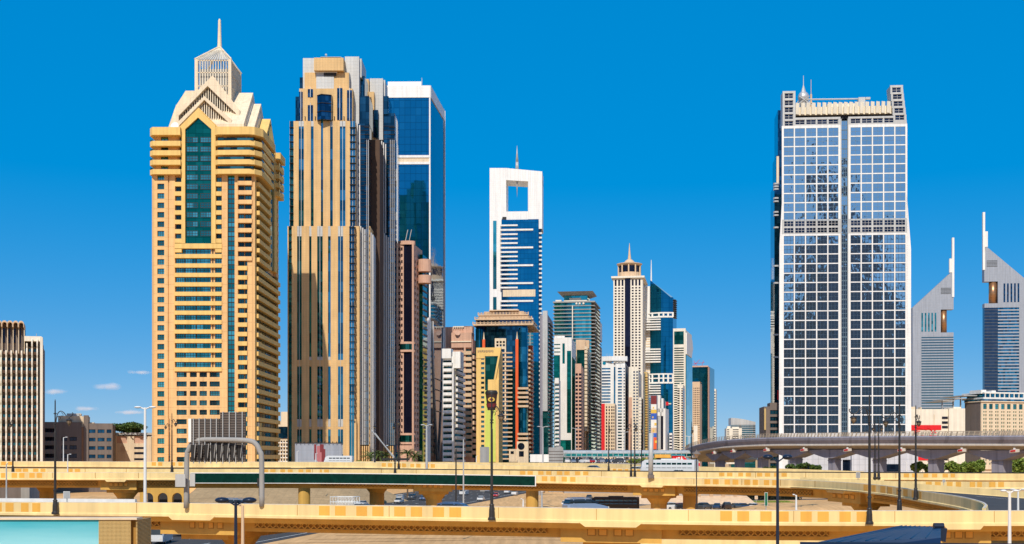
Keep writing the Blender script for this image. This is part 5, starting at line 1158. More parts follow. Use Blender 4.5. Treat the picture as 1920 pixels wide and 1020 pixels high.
viaduct('flyover', 'middle ochre flyover whose ramp bends round to the near one, carrying a long green banner', P2, 9.5,
        [(3, 11), (23, 33), (37, 47), (56, 66), (70, 80), (1016, 1026), (1032, 1042), (1053, 1063), (1069, 1079), (1322, 1333), (1338, 1349), (1360, 1370), (1375, 1386), (1397, 1408), (1413, 1423), (1434, 1444), (1450, 1458), (1622, 1630), (1637, 1645), (1654, 1663), (1668, 1676), (1684, 1692), (1697, 1705), (1713, 1721), (1727, 1731)],
        [(-120, 175), (265, 330), (600, 762), (862, 1173), (1275, 1506), (1618, 1775)],
        [(218, 34, [(200, 208), (210, 217.5), (219, 227), (229, 236)]), (811, 36, [(791, 800), (802, 810), (812.5, 820.5), (823, 831)]), (1223, 38, [(1203, 1212), (1214, 1222), (1224, 1232), (1235, 1243)]), (1570, 30, [(1549, 1556), (1559, 1567), (1571, 1579), (1582, 1590)])], far=1480, joints=(99, 179, 260, 1040, 1100, 1302, 1392, 1465, 1530, 1667))
bn = thing('banner', 'very long dark green banner framed in white along the middle flyover', 'banner')
q = MB(); slab_on(q, P2, 360, 1004, .42, .5, -1.75, -.08); q.obj('green_sheet', mat('banner_green', (.002, .030, .021), .9, .25, 1.5, spec=.1), bn)
q = MB(); slab_on(q, P2, 359, 1005, .40, .54, -1.86, -1.75); slab_on(q, P2, 359, 1005, .40, .54, -.08, .06); slab_on(q, P2, 1003.2, 1005.2, .41, .55, -1.86, .06); q.obj('frame', M['white'], bn)
P3 = track([(-300, 877.5, 252), (0, 878, 247), (300, 879, 245), (650, 879.8, 245), (1000, 882.5, 245), (1200, 884.4, 245), (1500, 886.3, 243), (1920, 888, 238), (2300, 889, 234)])
viaduct('flyover', 'third ochre flyover, just above the green banner, with a dark line along its top', P3, 13,
        [(30, 41), (44, 54), (63, 73), (77, 86), (127, 137), (141, 151), (493, 503), (507, 517), (526, 535), (540, 549), (560, 569), (574, 583), (600, 604), (608, 617), (975, 985), (989, 999), (1009, 1019), (1024, 1033), (1044, 1054), (1058, 1068), (1078, 1088), (1093, 1103), (1348, 1358), (1363, 1373), (1384, 1393), (1398, 1408), (1419, 1429), (1434, 1444), (1451, 1459), (1465, 1475), (1694, 1704), (1710, 1720), (1731, 1740), (1747, 1757), (1767, 1777), (1782, 1790)], (), [(60, 30, []), (700, 30, []), (1300, 30, []), (1640, 30, [])], far=False, rail=True, th=.7, railm='charcoal', rh=.2, joints=(160, 237, 586, 715, 780, 955, 1033, 1127, 1325, 1416, 1510, 1679))
P4 = track([(-300, 864, 312), (0, 865, 306), (300, 866, 302), (650, 866.8, 300), (900, 871.5, 294), (1100, 876.5, 284), (1240, 881, 272), (1310, 884, 263)])
viaduct('flyover', 'farthest ochre flyover carrying the minibus, merging with the third one', P4, 13,
        [(3, 12), (16, 25), (285, 293), (297, 305), (321, 329), (335, 343), (716, 724), (728, 736), (745, 752), (754, 762), (770, 777), (781, 789), (797, 805), (808, 816), (1150, 1156), (1160, 1167), (1173, 1179), (1186, 1193), (1196, 1205), (1206, 1212), (1228, 1234)], (), [(-60, 25, []), (560, 25, []), (980, 22, [])], far=False)
P5 = track([(640, 864.5, 322), (900, 867, 314), (1100, 868.5, 304), (1300, 874.5, 280), (1480, 879, 268), (1620, 884, 262)])
pr = thing('barrier_wall', 'low ochre barrier wall on the far side of the deck behind the white coach', 'wall'); q = MB(); sweep(q, P5, [(-.12, 0), (.22, 0), (.22, -1.0), (.34, -1.3), (-.3, -1.3)]); q.obj('wall', M['yellow'], pr)
P6 = track([(1640, 901, 236), (1740, 902.5, 232), (1920, 903, 228), (2200, 903, 226)])
pr = thing('barrier_wall', 'ochre barrier wall with orange squares at the far edge of the right hand road', 'wall'); q = MB(); sweep(q, P6, [(-.12, 0), (.22, 0), (.22, -1.0), (.34, -1.3), (-.3, -1.3)]); q.obj('wall', M['yellow'], pr)
for a, b in ((1736, 1747), (1753, 1764), (1775, 1786), (1792, 1802), (1818, 1828), (1832, 1841), (1854, 1866), (1871, 1882)):
    q = MB(); slab_on(q, P6, a, b, .2, .235, -1.0, -.06); q.obj('panel', M['orangetile'], pr)
P9 = track([(1500, 894.5, 232), (1600, 899, 230), (1670, 903.5, 228), (1760, 910, 224), (1870, 918, 219), (1960, 925, 214), (2150, 940, 205)])
pr = thing('barrier_wall', 'pale ochre barrier wall sloping down along the outside of the ramp road', 'wall'); q = MB(); sweep(q, P9, [(-.12, 0), (.22, 0), (.22, -1.0), (.34, -1.3), (-.3, -1.3)]); q.obj('wall', M['yellow'], pr)
q = MB(); near = [(X(px, D), D, Z(y, D) - 1.12) for px, y, D in ((1480, 900, 206), (1640, 909, 180), (1740, 922.5, 151), (1800, 931.5, 138), (1852, 944, 126), (1990, 958, 117))]; fr_ = [(X(px, D), D, Z(y, D) - 1.12) for px, y, D in ((1500, 894.5, 232), (1600, 899, 230), (1760, 910, 224), (1870, 918, 219), (1960, 925, 214), (2150, 940, 205))]
for i in range(5): q.poly([near[i], near[i + 1], fr_[i + 1], fr_[i]])
q.obj('ramp_road', M['asphalt'], kind='structure')
q = MB()
for t_ in (.42, .8):
    for i in range(5):
        p0, p1 = Vector(near[i]).lerp(Vector(fr_[i]), t_), Vector(near[i + 1]).lerp(Vector(fr_[i + 1]), t_); n_ = Vector((p1.y - p0.y, p0.x - p1.x, 0)).normalized() * .09; u = Vector((0, 0, .012)); q.poly([p0 - n_ + u, p0 + n_ + u, p1 + n_ + u, p1 - n_ + u])
q.obj('ramp_lines', M['paintline'], kind='structure')
P7 = track([(1180, 1011, 150), (1500, 1013, 147), (1920, 1014, 145)])
pr = thing('barrier_wall', 'low sunlit ochre wall below the near flyover at the bottom edge', 'wall'); q = MB(); sweep(q, P7, [(-.2, 0), (.2, 0), (.25, -2.2), (-.25, -2.2)]); q.obj('wall', M['yellow'], pr)
P8 = track([(-200, 934, 152), (0, 934.3, 150), (255, 936, 146)])
pr = thing('barrier_wall', 'long white roadside barrier on the left behind the near flyover', 'wall'); q = MB(); sweep(q, P8, [(-.2, 0), (.2, 0), (.3, -2.2), (-.3, -2.2)]); q.obj('wall', M['white'], pr)
# ground level roads seen under the flyovers
ribbon('slip_road', [(-20, 225), (14, 300), (42, 372), (78, 470)], 11, .016, 'asphalt')
ribbon('loop_road', [(62, 250), (66, 290), (52, 330), (60, 372), (100, 392)], 9, .022, 'asphalt')
ribbon('side_road', [(-260, 300), (-150, 330), (-90, 352), (-62, 356)], 12, .016, 'asphalt')
q = MB(); q.hexa([(-84, 318, 0), (-42, 332, 0), (-30, 372, 0), (-84, 372, 0), (-84, 352, 6.8), (-50, 356, 6.8), (-44, 366, 6.8), (-84, 372, 6.8)])
o = q.obj('abutment_slope', mat('paved_slope', (.42, .29, .15), .9, .1, lines=(2, 2), lcol=.85)); tag(o, 'sloping paved abutment under the middle flyover beside the highway', 'embankment')
q = MB(); q.hexa([(30, 345, 0), (66, 345, 0), (62, 372, 0), (36, 372, 0), (34, 349, 2.2), (64, 349, 2.2), (60, 368, 2.2), (38, 368, 2.2)])
for i in range(9): q.box(34 + i * 3.3, 35 + i * 3.3, 348.6, 349.2, 2.2, 3.0)
q.box(34, 64, 348.5, 349.3, 3.0, 3.3)
o = q.obj('planter_wall', M['tan']); tag(o, 'pale concrete retaining bank with a balustrade behind the dark bus', 'wall')

# ---------------------------------------------------------------- elevated railway
PM = track([(2300, 805, 285), (2100, 806.5, 308), (1920, 808, 325), (1855, 808.5, 334), (1730, 809.5, 353), (1637, 810.5, 369), (1542, 812, 385), (1465, 813, 401), (1400, 815.5, 419), (1340, 821, 442), (1300, 830, 472), (1286, 838, 512), (1292, 843, 560), (1330, 848, 640), (1390, 851, 760)], 12)[::-1]
mt = thing('railway_viaduct', 'grey elevated railway viaduct curving in front of the gridded white tower', 'viaduct')
q = MB(); sweep(q, PM, [(0, -1.1), (.35, -1.2), (.55, -1.5), (.35, -2.2), (-.3, -3.3), (-.6, -3.3), (-.2, -2.0), (-.2, -1.1)]); q.obj('fascia', M['purplegrey'], mt)
q = MB(); sweep(q, PM, [(-.28, -3.28), (-.12, -3.32), (-.12, -3.75), (-1.2, -3.95), (-1.2, -3.3)]); q.obj('lip', M['lip'], mt)
q = MB(); sweep(q, PM, [(-.25, -1.4), (-.5, -3.2), (-1.2, -3.9), (-3.2, -5.0), (-6.6, -5.0), (-8.6, -3.9), (-9.3, -3.2), (-9.5, -1.4)]); q.obj('trough', M['metroconc'], mt)
q = MB(); L = 0
for i in range(len(PM) - 1):
    a, b = PM[i], PM[i + 1]; t, o = frame(PM, i); n = max(1, int((b - a).length / 1.6)); up = Vector((0, 0, 1))
    for k in range(n):
        p = a.lerp(b, k / n)
        for w_ in (.1, -9.4):
            c = p + o * w_; r = t * .13; h0, h1 = up * -1.12, up * .04; le = t * .45
            q.hexa([c - r + h0, c - r + o * .16 + h0, c + r + o * .16 + h0, c + r + h0, c - r + le + h1, c - r + le + o * .12 + h1, c + r + le + o * .12 + h1, c + r + le + h1])
for w_ in (.12, -9.38):
    for z in (0, -.45, -.85): sweep(q, PM, [(w_, z), (w_ + .1, z), (w_ + .1, z + .1), (w_, z + .1)])
q.obj('railing', mat('tan_railing', (.46, .38, .28), .7), mt, kind='stuff')
for px, wd in ((1855, 3.6), (1732, 3.0), (1628, 2.8), (1543, 2.7), (1469, 2.9), (1406, 2.6), (1362, 2.6), (1325, 2.8), (1980, 3.8)):
    a, t, o = at_px(PM, px); c = a + o * -4.9; q = MB(); h = wd / 2; zt = c.z - 4.95
    q.box(-h, h, -h, h, 0, zt - 2.2)
    q.prism([(-h, zt - 2.6), (-9, zt - .7), (-9.4, zt - .05), (9.4, zt - .05), (9, zt - .7), (h, zt - 2.6)], -2.4, 2.4, 'y')
    q.box(-h - .12, h + .12, -h - .12, h + .12, zt - 3.4, zt - 3.15)
    p = q.obj('pier', M['purplegrey'], mt, (c.x, c.y, 0), math.atan2(t.y, t.x))
for px in (1298, 1337, 1372, 1435, 1505, 1587, 1688, 1801, 1900):
    a, t, o = at_px(PM, px); c = a + o * -.5; q = MB()
    q.hexa([(-1.1, -.5, -.75), (1.0, -.6, -.5), (1.0, .6, -.5), (-1.1, .5, -.75), (-.9, -.7, .0), (1.15, -.8, .3), (1.15, .6, .3), (-.9, .6, .0)], 0); q.box(-.2, .2, -.2, .2, .0, .6)
    q.hexa([(-.7, -.72, -.5), (.7, -.78, -.33), (.7, -.66, -.33), (-.7, -.6, -.5), (-.7, -.86, -.1), (.7, -.92, .08), (.7, -.6, .08), (-.7, -.6, -.1)], 1)
    q.obj('signal_box', [M['white'], M['red']], mt, (c.x, c.y, a.z - 4.9), math.atan2(t.y, t.x))

# shaded works under the middle flyover on the left
t = thing('abutment', 'dark shaded abutment closing the left end below the middle flyover', 'abutment'); D = 268; q = MB(); q.box(X(-160, D), X(46, D), D, D + 10, 0, 8.2); q.obj('wall', M['taupe'], t); q = MB(); q.box(X(46, D), X(62, D), D - 2, D + 10, 0, 8.0); q.obj('column', M['grey'], t)
t = thing('arched_wall', 'ochre wall with dark arched openings below the middle flyover near the gantry', 'wall'); D = 272
pts = [(X(262, D), 0), (X(262, D), 7.2), (X(345, D), 7.2), (X(345, D), 0)]
for i in range(3):
    c = X(332 - i * 27, D); r = 1.05; pts += [(c + r, 0), (c + r, 4.0)] + [(c + r * math.cos(a * math.pi / 8), 4.0 + r * math.sin(a * math.pi / 8)) for a in range(1, 8)] + [(c - r, 4.0), (c - r, 0)]
q = MB(); q.prism(pts, D, D + 1.2, 'y'); q.obj('wall', M['girder'], t); q = MB(); q.box(X(262, D) + .2, X(345, D) - .2, D + 5, D + 5.4, 0, 7); q.obj('arch_shade', M['dark'], t)  # near-black sheet behind the arches stands for the shade inside them
def mound(name, label, x0, x1, y0, y1, h, sd, m='sand'):
    rnd = random.Random(sd); nx, ny = 26, 10; q = MB(); k = [rnd.uniform(0, 6) for _ in range(4)]
    for j in range(ny + 1):
        for i in range(nx + 1):
            u, v = i / nx, j / ny; e = min(1, 5 * min(u, 1 - u)) * math.sin(math.pi * v) ** .6
            q.v.append((x0 + (x1 - x0) * u, y0 + (y1 - y0) * v, h * e * (.75 + .25 * math.sin(9 * u + k[0]) * math.cos(5 * v + k[1]) + .12 * math.sin(23 * u + k[2])) - .05))
    for j in range(ny):
        for i in range(nx): q.f.append((j * (nx + 1) + i, j * (nx + 1) + i + 1, (j + 1) * (nx + 1) + i + 1, (j + 1) * (nx + 1) + i)); q.m.append(0)
    o = q.obj(name, M[m], smooth=True, kind='structure'); o['label'] = label
mound('sand_bank', 'long low bank of sand below the middle flyover on the left', X(50, 330), X(270, 330), 318, 352, 2.6, 1); mound('sand_bank', 'low sand bank between the highway and the slip road', 4, 18, 300, 395, 1.3, 2); mound('sand_bank', 'sand rise on the right inside the loop road', 52, 92, 292, 330, 1.6, 3)

D = 382; t = thing('hedge', 'dark clipped hedge behind the sand under the middle flyover on the right', 'hedge')
# ---------------------------------------------------------------- towers standing behind the viewpoint, seen only as reflections
for i, (px0, px1, y, Y) in enumerate(((1526, 1576, 318, 160), (1505, 1640, 447, 190), (1488, 1668, 520, 230), (1440, 1720, 585, 260))):
    n = (-math.sin(R(4)), -math.cos(R(4)))
    def hit(px):
        k = (px - CX) / FPX; y0 = 550; dn = k * n[0] + n[1]; dx, dy = k - 2 * dn * n[0], 1 - 2 * dn * n[1]; s = (y0 + Y) / -dy; return k * y0 + dx * s, y0 + s
    (xa, L), (xb, _) = hit(px0), hit(px1); h = H + (HY - y) / FPX * L
    t = thing('reflected_tower', ('tallest dark tower mirrored in the middle panes of the gridded white tower', 'second tallest dark block mirrored in the gridded white tower', 'wide dark block mirrored half way up the gridded white tower', 'broadest dark block mirrored in the lowest panes of the gridded white tower')[i], 'tower', (0, -Y, 0), 0, 'towers seen as reflections')
    q = MB(); q.box(xa, xb, -30, -.4, 0, h); q.box(xa + (xb - xa) * .3, xa + (xb - xa) * .6, -24, -6, h, h + 7); q.obj('wall', M['nightblue'], t)
    q = MB(); z = 4
    while z < h - 4: q.box(xa + 1, xb - 1, -.4, 0, z, z + 2.4); z += 4.2
    q.obj('window_bands', M['g_navy'], t, kind='stuff')

# ---------------------------------------------------------------- ornate lamp posts
def ornate():
    t = thing('street_lamp', 'ornate dark lamp post', 'street lamp', (0, 0, 0), 0, 'ornate dark lamp posts of the flyovers')
    q = MB(); q.lathe(0, 0, [(.36, 0), (.36, .18), (.27, .3), (.25, .9), (.2, 1.3), (.24, 1.36), (.19, 1.45)], 12); t_ = q.obj('base', M['charcoal'], t)
    q = MB(); q.lathe(0, 0, [(.15, 1.42), (.14, 2.3), (.19, 2.34), (.19, 2.44), (.13, 2.5), (.105, 8.2), (.085, 8.25), (.075, 8.4), (.06, 11.3), (.01, 11.5)], 10)
    for z in (8.75, 9.0, 10.0): q.frus(0, 0, z, z + .1, .16, .16, 8)
    q.obj('pole', M['charcoal'], t)
    q = MB(); pts = []
    for i in range(22):
        s = i / 21; a = math.pi * (1.0 - s * 1.15); pts.append((.52 - .46 * math.cos(math.pi - a) * 1.0 if s < .55 else 0, 0, 0))
    pts = [(.06, 0, 8.8), (.12, 0, 9.5), (.26, 0, 10.05), (.55, 0, 10.3), (.86, 0, 10.15), (1.1, 0, 9.85), (1.4, 0, 9.72), (1.68, 0, 9.85), (1.78, 0, 10.05), (1.7, 0, 10.16)]
    q.tube(smooth(pts, 4), .045, 6)
    q.tube(smooth([(.1, 0, 9.55), (.3, 0, 9.78), (.5, 0, 9.72), (.52, 0, 9.52), (.38, 0, 9.48)], 4), .03, 5); q.tube(smooth([(.62, 0, 10.2), (.8, 0, 9.95), (.72, 0, 9.8), (.6, 0, 9.85)], 4), .025, 5)
    q.obj('scroll_arm', M['charcoal'], t)
    q = MB(); q.lathe(1.4, 0, [(.03, 9.72), (.05, 9.6), (.14, 9.54), (.34, 9.42), (.35, 9.38), (.25, 9.34)], 12); q.obj('lantern_cap', M['charcoal'], t)
    l = MB(); l.lathe(1.4, 0, [(.25, 9.34), (.24, 9.14), (.14, 8.97), (.06, 8.9), (.02, 8.8)], 12)
    lo = l.obj('lantern_glass', mat('amber_lantern_glass', (.22, .16, .10), .35), t)
    q = MB()
    for i in range(6): a = i * math.pi / 3; q.tube([(1.4 + .255 * math.cos(a), .255 * math.sin(a), 9.34), (1.4 + .245 * math.cos(a), .245 * math.sin(a), 9.14), (1.4 + .07 * math.cos(a), .07 * math.sin(a), 8.9)], .018, 4)
    q.obj('lantern_bars', M['charcoal'], lo)
    return t
LAMP = ornate(); index_kids()
def on_track(P, px, off): a, t, o = at_px(P, px); return a + o * off
LP = [(110, P1, .62, -1.15, 1, 'ornate dark lamp on the near flyover in front of the parking building'), (925, P1, .62, -1.15, .62, 'ornate dark lamp on the near flyover in front of the lime painted block'),
      (1627, P1, .62, -1.15, -1, 'ornate dark lamp on the near flyover in front of the gridded white tower'), (1791, P1, -17, -1.0, -1, 'ornate dark lamp at the ramp mouth in front of the cream mall'),
      (1725, P2, .5, -1.1, -.05, 'ornate dark lamp on the curved ramp before the red mall bands'), (317, P4, -.3, -1.2, -.4, 'left one of two ornate lamps by the foot of the yellow tower'), (323.5, P3, .4, -.8, .7, 'right one of two ornate lamps by the foot of the yellow tower'),
      (741, P3, .4, -1.2, -.05, 'dark lamp with the slanting white struts, standing before the pink tower'), (746, P3, -2, -.4, .05, 'dark lamp close beside another before the pink tower'), (1183, P3, .4, -1.2, -.5, 'left one of two dark lamps before the cream square-windowed tower'), (1190, P3, .4, -1.2, .1, 'right one of two dark lamps before the cream square-windowed tower'),
      (1143, P4, .4, -1.0, .05, 'dark lamp on the flyover before the red sign block'), (1205, P4, .4, -1.0, -.05, 'dark lamp before the olive gold tower'), (1640, P3, .4, -1.0, -.5, 'left one of two dark lamps under the railway before the white podium'), (1647, P3, .4, -1.0, .1, 'right one of two dark lamps under the railway before the white podium'),
      (26, P3, .4, -1.0, .1, 'dark lamp on the flyover before the finned hotel'), (702, P4, -.4, -1, .05, 'dark lamp on the farthest flyover beside the foot of the sandstone tower'), (1252, P4, -8, -1, -.05, 'dark lamp left of the railway bend behind the coach')]
for i, (px, P, off, dz, dr, lb) in enumerate(LP):
    p = on_track(P, px, off); ang = math.acos(max(-1, min(1, dr))) * (1 if i % 2 else -1); ang = -abs(ang)
    if i == 0: o = LAMP; o.location = (p.x, p.y, p.z + dz); o.rotation_euler = (0, 0, ang); o['label'] = lb
    else: dup(LAMP, (p.x, p.y, p.z + dz), ang, lb)
q = MB(); q.lathe(0, 0, [(.16, 0), (.16, .4), (.07, .5), (.055, 5.0)], 8); 
def lantern_post(px, D, y0, y1, lb):
    t = thing('lantern_post', lb, 'street lamp', (X(px, D), D, 0)); z0, z1 = Z(y0, D), Z(y1, D); h = z1 - z0
    q = MB(); q.lathe(0, 0, [(.2, z0), (.18, z0 + 1.0), (.08, z0 + 1.1), (.065, z1 - 1.1)], 8); q.obj('pole', M['charcoal'], t)
    q = MB(); q.lathe(0, 0, [(.62, z1 - .65), (.5, z1 - .5), (.12, z1 - .2), (.04, z1)], 10); q.obj('cap', M['taupe'], t)
    q = MB(); q.lathe(0, 0, [(.12, z1 - 1.15), (.34, z1 - .66)], 10); q.obj('glass', M['tan'], t)
lantern_post(1306, 180, 958, 843, 'dark lantern post with a hat shaped cap in front of the railway bend')
# ---------------------------------------------------------------- modern lamp posts
def twin_lamp(px, D, y0, y1, span, m, lb, heavy=1.0, single=0, droop=0.0, group='modern lamp posts'):
    t = thing('lamp_post', lb, 'lamp post', (X(px, D), D, 0), 0, group); z0, z1 = max(0, Z(y0, D)), Z(y1, D); r = .09 * (heavy if D > 90 else .85); a = span / FPX * D
    q = MB(); q.frus(0, 0, z0, z1, r * 1.35, r * .9, 8); q.obj('pole', M[m], t)
    for s in ((-1, 1) if not single else (single,)):
        q = MB(); q.tube([(0, 0, z1 - .12 * heavy), (s * a * .45, 0, z1 + .02)], r * .55, 5); q.obj('arm', M[m], t)
        q = MB(); q.ball((s * a * .68, 0, z1 + .03 - droop), a * .36, .17 * heavy, .075 * heavy, 10, 6); q.obj('lamp_head', M[m], t, smooth=True)
    return t
TW = [(442, 62, 1100, 939, 38, 'bluelamp', 'blue black lamp post with two oval heads in front of the near flyover', 2.0), (1458, 70, 1100, 858, 27, 'bluelamp', 'tall blue black lamp post with two oval heads crossing the near flyover on the right', 2.0), (272, 150, 990, 764, 20, 'white', 'white lamp post with a straight crossbar in front of the yellow tower', 1.7),
      (1893, 95, 1100, 921, 17, 'white', 'white lamp post with two heads at the lower right edge', 1.3), (1909, 118, 990, 918, 15, 'white', 'second white lamp post with two heads behind the one at the right edge', 1.0), (800, 270, 880, 797, 11, 'lightgrey', 'pale twin lamp post before the foot of the blue mirror tower', 2.2),
      (1018, 330, 880, 800, 11, 'lightgrey', 'pale twin lamp post before the slim grey tower', 1.6), (1079, 500, 866, 803, 8, 'lightgrey', 'pale twin lamp post before the pink brown block', 1.8), (1171, 480, 872, 810, 8, 'lightgrey', 'pale twin lamp post before the white office tower', 1.8), (1292, 520, 866, 818, 8, 'white', 'pale twin lamp post beside the green topped tower', 1.6)]
for a in TW: twin_lamp(*a)
SG = [(119, 320, 870, 820, 8, 'white', 'short white lamp before the parking building stair', 1.2, 1), (127, 240, 886, 852, 7, 'white', 'low white lamp on the third flyover before the parking building', 1, 1), (455, 66, 1100, 948, 8, 'tan', 'thin pale pole with a small lamp in front of the near flyover beside the arch', .8, -1), (869, 170, 948, 824, 1, 'lightgrey', 'thin white pole in front of the tan apartment block', .9, 1), (855, 190, 946, 842, 1, 'charcoal', 'thin dark pole left of the thin white pole', 1.1, 1), (981, 160, 950, 936, 5, 'white', 'short white lamp just above the near parapet by the sand', 1, -1), (1016, 150, 952, 922, 1, 'lightgrey', 'short pale pole beside the blue van', 1, 1),
      (1493, 140, 958, 928, 7, 'white', 'low white lamp right of the sand and the road sign', 1, -1), (557, 330, 867, 846, 4, 'white', 'small white lamp before the grey billboard left end', 1, 1), (592, 330, 867, 850, 4, 'white', 'small white lamp before the grey billboard middle', 1, 1), (12, 150, 960, 870, 3, 'lightgrey', 'thin pale pole before the finned hotel', .9, 1), (893, 330, 872, 855, 3, 'white', 'small white lamp before the lime painted block', 1, 1), (1700, 330, 884, 866, 3, 'white', 'small white lamp before the podium of the gridded white tower', 1, -1)]
for a in SG: twin_lamp(*a)
# sign gantry seen from behind
g = thing('sign_gantry', 'grey arched gantry carrying large road sign panels seen from behind', 'gantry')
D = 123.6
def gd(px): return 124.7 - (px - 349) * .0152
pts = [(X(px, gd(px)), gd(px), Z(y, gd(px))) for px, y in ((349, 953), (350.5, 860), (353, 845), (361, 831), (374, 825), (420, 824.5), (466, 826.5), (480, 833), (487, 846), (490.5, 862), (491, 950))]
q = MB(); q.tube(smooth(pts, 5), [.27] * 0 or .25, 12); q.obj('arch', M['grey'], g, smooth=True)
def panel(x0, x1, y0, y1, nrib, d=D + .6):
    q = MB(); q.box(X(x0, d), X(x1, d), d, d + .12, Z(y1, d), Z(y0, d)); o = q.obj('sign_panel', M['charcoal'], g)
    q = MB(); n = int((Z(y0, d) - Z(y1, d)) / .16)
    for i in range(n): z = Z(y1, d) + .08 + i * .16; q.box(X(x0, d) + .03, X(x1, d) - .03, d - .05, d, z, z + .07)
    q.obj('slats', M['taupe'], o, kind='stuff')
    for i in range(nrib):
        u = X(x0, d) + (X(x1, d) - X(x0, d)) * (i + .5) / nrib; q = MB(); q.box(u - .035, u + .035, d - .22, d - .05, Z(y1 + 3, d), Z(y0 - 1, d)); q.obj('rib', M['lightgrey'], o)
panel(358, 412, 785, 866, 5); panel(412.5, 461, 773, 866, 4)
q = MB(); d = D + .5; q.box(X(353, d), X(358.4, d), d, d + .5, Z(829, d), Z(785, d)); q.obj('side_box', M['white'], g)
for i in range(8):
    u = X(361 + i * 12.4, D); q = MB(); q.frus(u, D + .35, Z(863, D), Z(834, D), .2, .27, 12); q.obj('sign_back', M['charcoal'], g)  # rounded dark backs at the foot of the sign panels
    u = X(367 + i * 12.4, D); q = MB(); q.tube([(u, D - .1, Z(832, D)), (u - .25, D + .3, Z(866, D))], .04, 5); q.obj('strut', M['lightgrey'], g)
q = MB(); q.box(X(327, D), X(346, D), D + .3, D + .4, Z(913, D), Z(889, D)); q.box(X(354, D), X(364, D), D + .3, D + .4, Z(912, D), Z(888, D)); 
for qq in q.islands(): qq.obj('leg_sign', M['lightgrey'], g)
q = MB(); q.box(X(481, D), X(484, D), D + .3, D + .9, Z(912, D), Z(897, D)); q.box(X(484, D), X(487, D), D + .3, D + .5, Z(930, D), Z(897, D)); q.obj('control_box', M['charcoal'], g)
p = thing('gantry_post', 'thick pale grey steel post with a cut top on the middle flyover', 'post', (0, 0, 0)); D2 = 225
q = MB(); q.tube([(X(1220, D2), D2, Z(898, D2)), (X(1221, D2), D2, Z(812, D2))], .42, 12); q.obj('tube', M['lightgrey'], p, smooth=True); q = MB(); q.box(X(1215, D2), X(1226, D2), D2 - .6, D2 + .6, Z(896, D2), Z(890, D2)); q.obj('collar', M['taupe'], p)
# small signs
def sign(px, D, y0, y1, wpx, ypole, m, lb, pole='lightgrey'):
    t = thing('road_sign', lb, 'sign', (X(px, D), D, 0)); a = wpx / FPX * D / 2
    q = MB(); q.box(-a, a, -.05, .05, Z(y1, D), Z(y0, D)); o = q.obj('plate', M[m], t); q = MB(); q.box(-a - .04, a + .04, -.03, .06, Z(y1, D) - .04, Z(y0, D) + .04); q.obj('frame', M['white'], o)
    q = MB(); q.frus(0, .1, max(0, Z(ypole, D)), Z(y1, D), .06, .06, 6); q.obj('pole', M[pole], t)
M['signgreen'] = mat('sign_green', (.02, .16, .09), .5)
sign(125, 142, 922, 934, 11, 950, 'lightgrey', 'square grey sign plate right of the ornate lamp on the left'); sign(1436.5, 150, 924, 948, 4.5, 975, 'signgreen', 'narrow green and white road sign on the sand by the loop road'); sign(797, 255, 879, 886, 5, 890, 'grey', 'small grey sign hanging at the banner edge'); sign(1609, 240, 886, 896, 7, 902, 'grey', 'grey box sign on the right ramp road'); sign(1770, 215, 899, 904, 4, 910, 'grey', 'small dark sign before the right barrier wall'); sign(1418, 300, 930, 936, 5, 944, 'tan', 'yellowish information board behind the sand'); sign(1310, 300, 868, 874, 5, 882, 'red', 'small red and white traffic sign right of the coach', 'charcoal')
# slanting struts beside the lamp pair
t = thing('slanted_struts', 'two pale slanting struts tied to a lamp before the sandstone tower', 'struts'); D = 262
for a, b in (((696, 806), (742, 860)), ((703, 812), (744, 866))):
    q = MB(); q.tube([(X(a[0], D), D, Z(a[1], D)), (X(b[0], D), D, Z(b[1], D))], .12, 5); q.obj('strut', M['lightgrey'], t)
q = MB(); q.box(X(716, D), X(768, D), D - .15, D + .15, Z(863, D), Z(859, D)); q.obj('crossbar', M['charcoal'], t)
# billboards
t = thing('billboard', 'wide grey billboard with a crimson figure poster before the sandstone tower', 'billboard'); D = 420
q = MB(); q.box(X(553, D), X(641, D), D, D + 1.2, 0, Z(831, D)); q.obj('panel', M['silver'], t); q = MB()
for i, (x0, x1, y0, y1, m) in enumerate(((589, 593, 833, 862, 0), (594, 600, 836, 864, 1), (600, 607, 833, 866, 0), (596, 603, 848, 866, 1), (604, 610, 842, 866, 0))): q.box(X(x0, D), X(x1, D), D - .05 - i * .01, D, Z(y1, D), Z(y0, D), m)
q.obj('poster', [M['p_maroon'], mat('pink_poster', (.45, .16, .17), .6)], t); q = MB()
for i in range(12): q.box(X(555 + i * 7.6, D), X(556.2 + i * 7.6, D), D - .9, D, Z(830, D), Z(828, D)); 
q.box(X(553, D), X(641, D), D - .3, D - .1, Z(830.6, D), Z(829.8, D)); q.obj('floodlights', M['charcoal'], t, kind='stuff')
t = thing('billboard', 'blank white billboard beside the grey ribbed block', 'billboard'); D = 430
q = MB(); q.box(X(994, D), X(1029, D), D, D + .8, Z(866.5, D), Z(852, D)); q.obj('panel', M['white'], t); q = MB(); q.frus(X(1012, D), D + .4, 0, Z(866, D), .4, .4, 8); q.obj('post', M['grey'], t)
t = thing('cup_sign', 'giant takeaway coffee cup sign on a pole before the lime painted block', 'sign'); D = 560
q = MB(); x = X(921.5, D); q.lathe(x, D, [(1.7, Z(769, D)), (2.6, Z(738, D))], 18); o = q.obj('cup', mat('coffee_brown', (.07, .035, .028), .5), t); q = MB(); q.lathe(x, D, [(2.75, Z(739, D)), (2.75, Z(735.5, D)), (2.4, Z(733, D)), (2.2, Z(732, D))], 18); q.obj('lid', M['charcoal'], t)
q = MB(); 
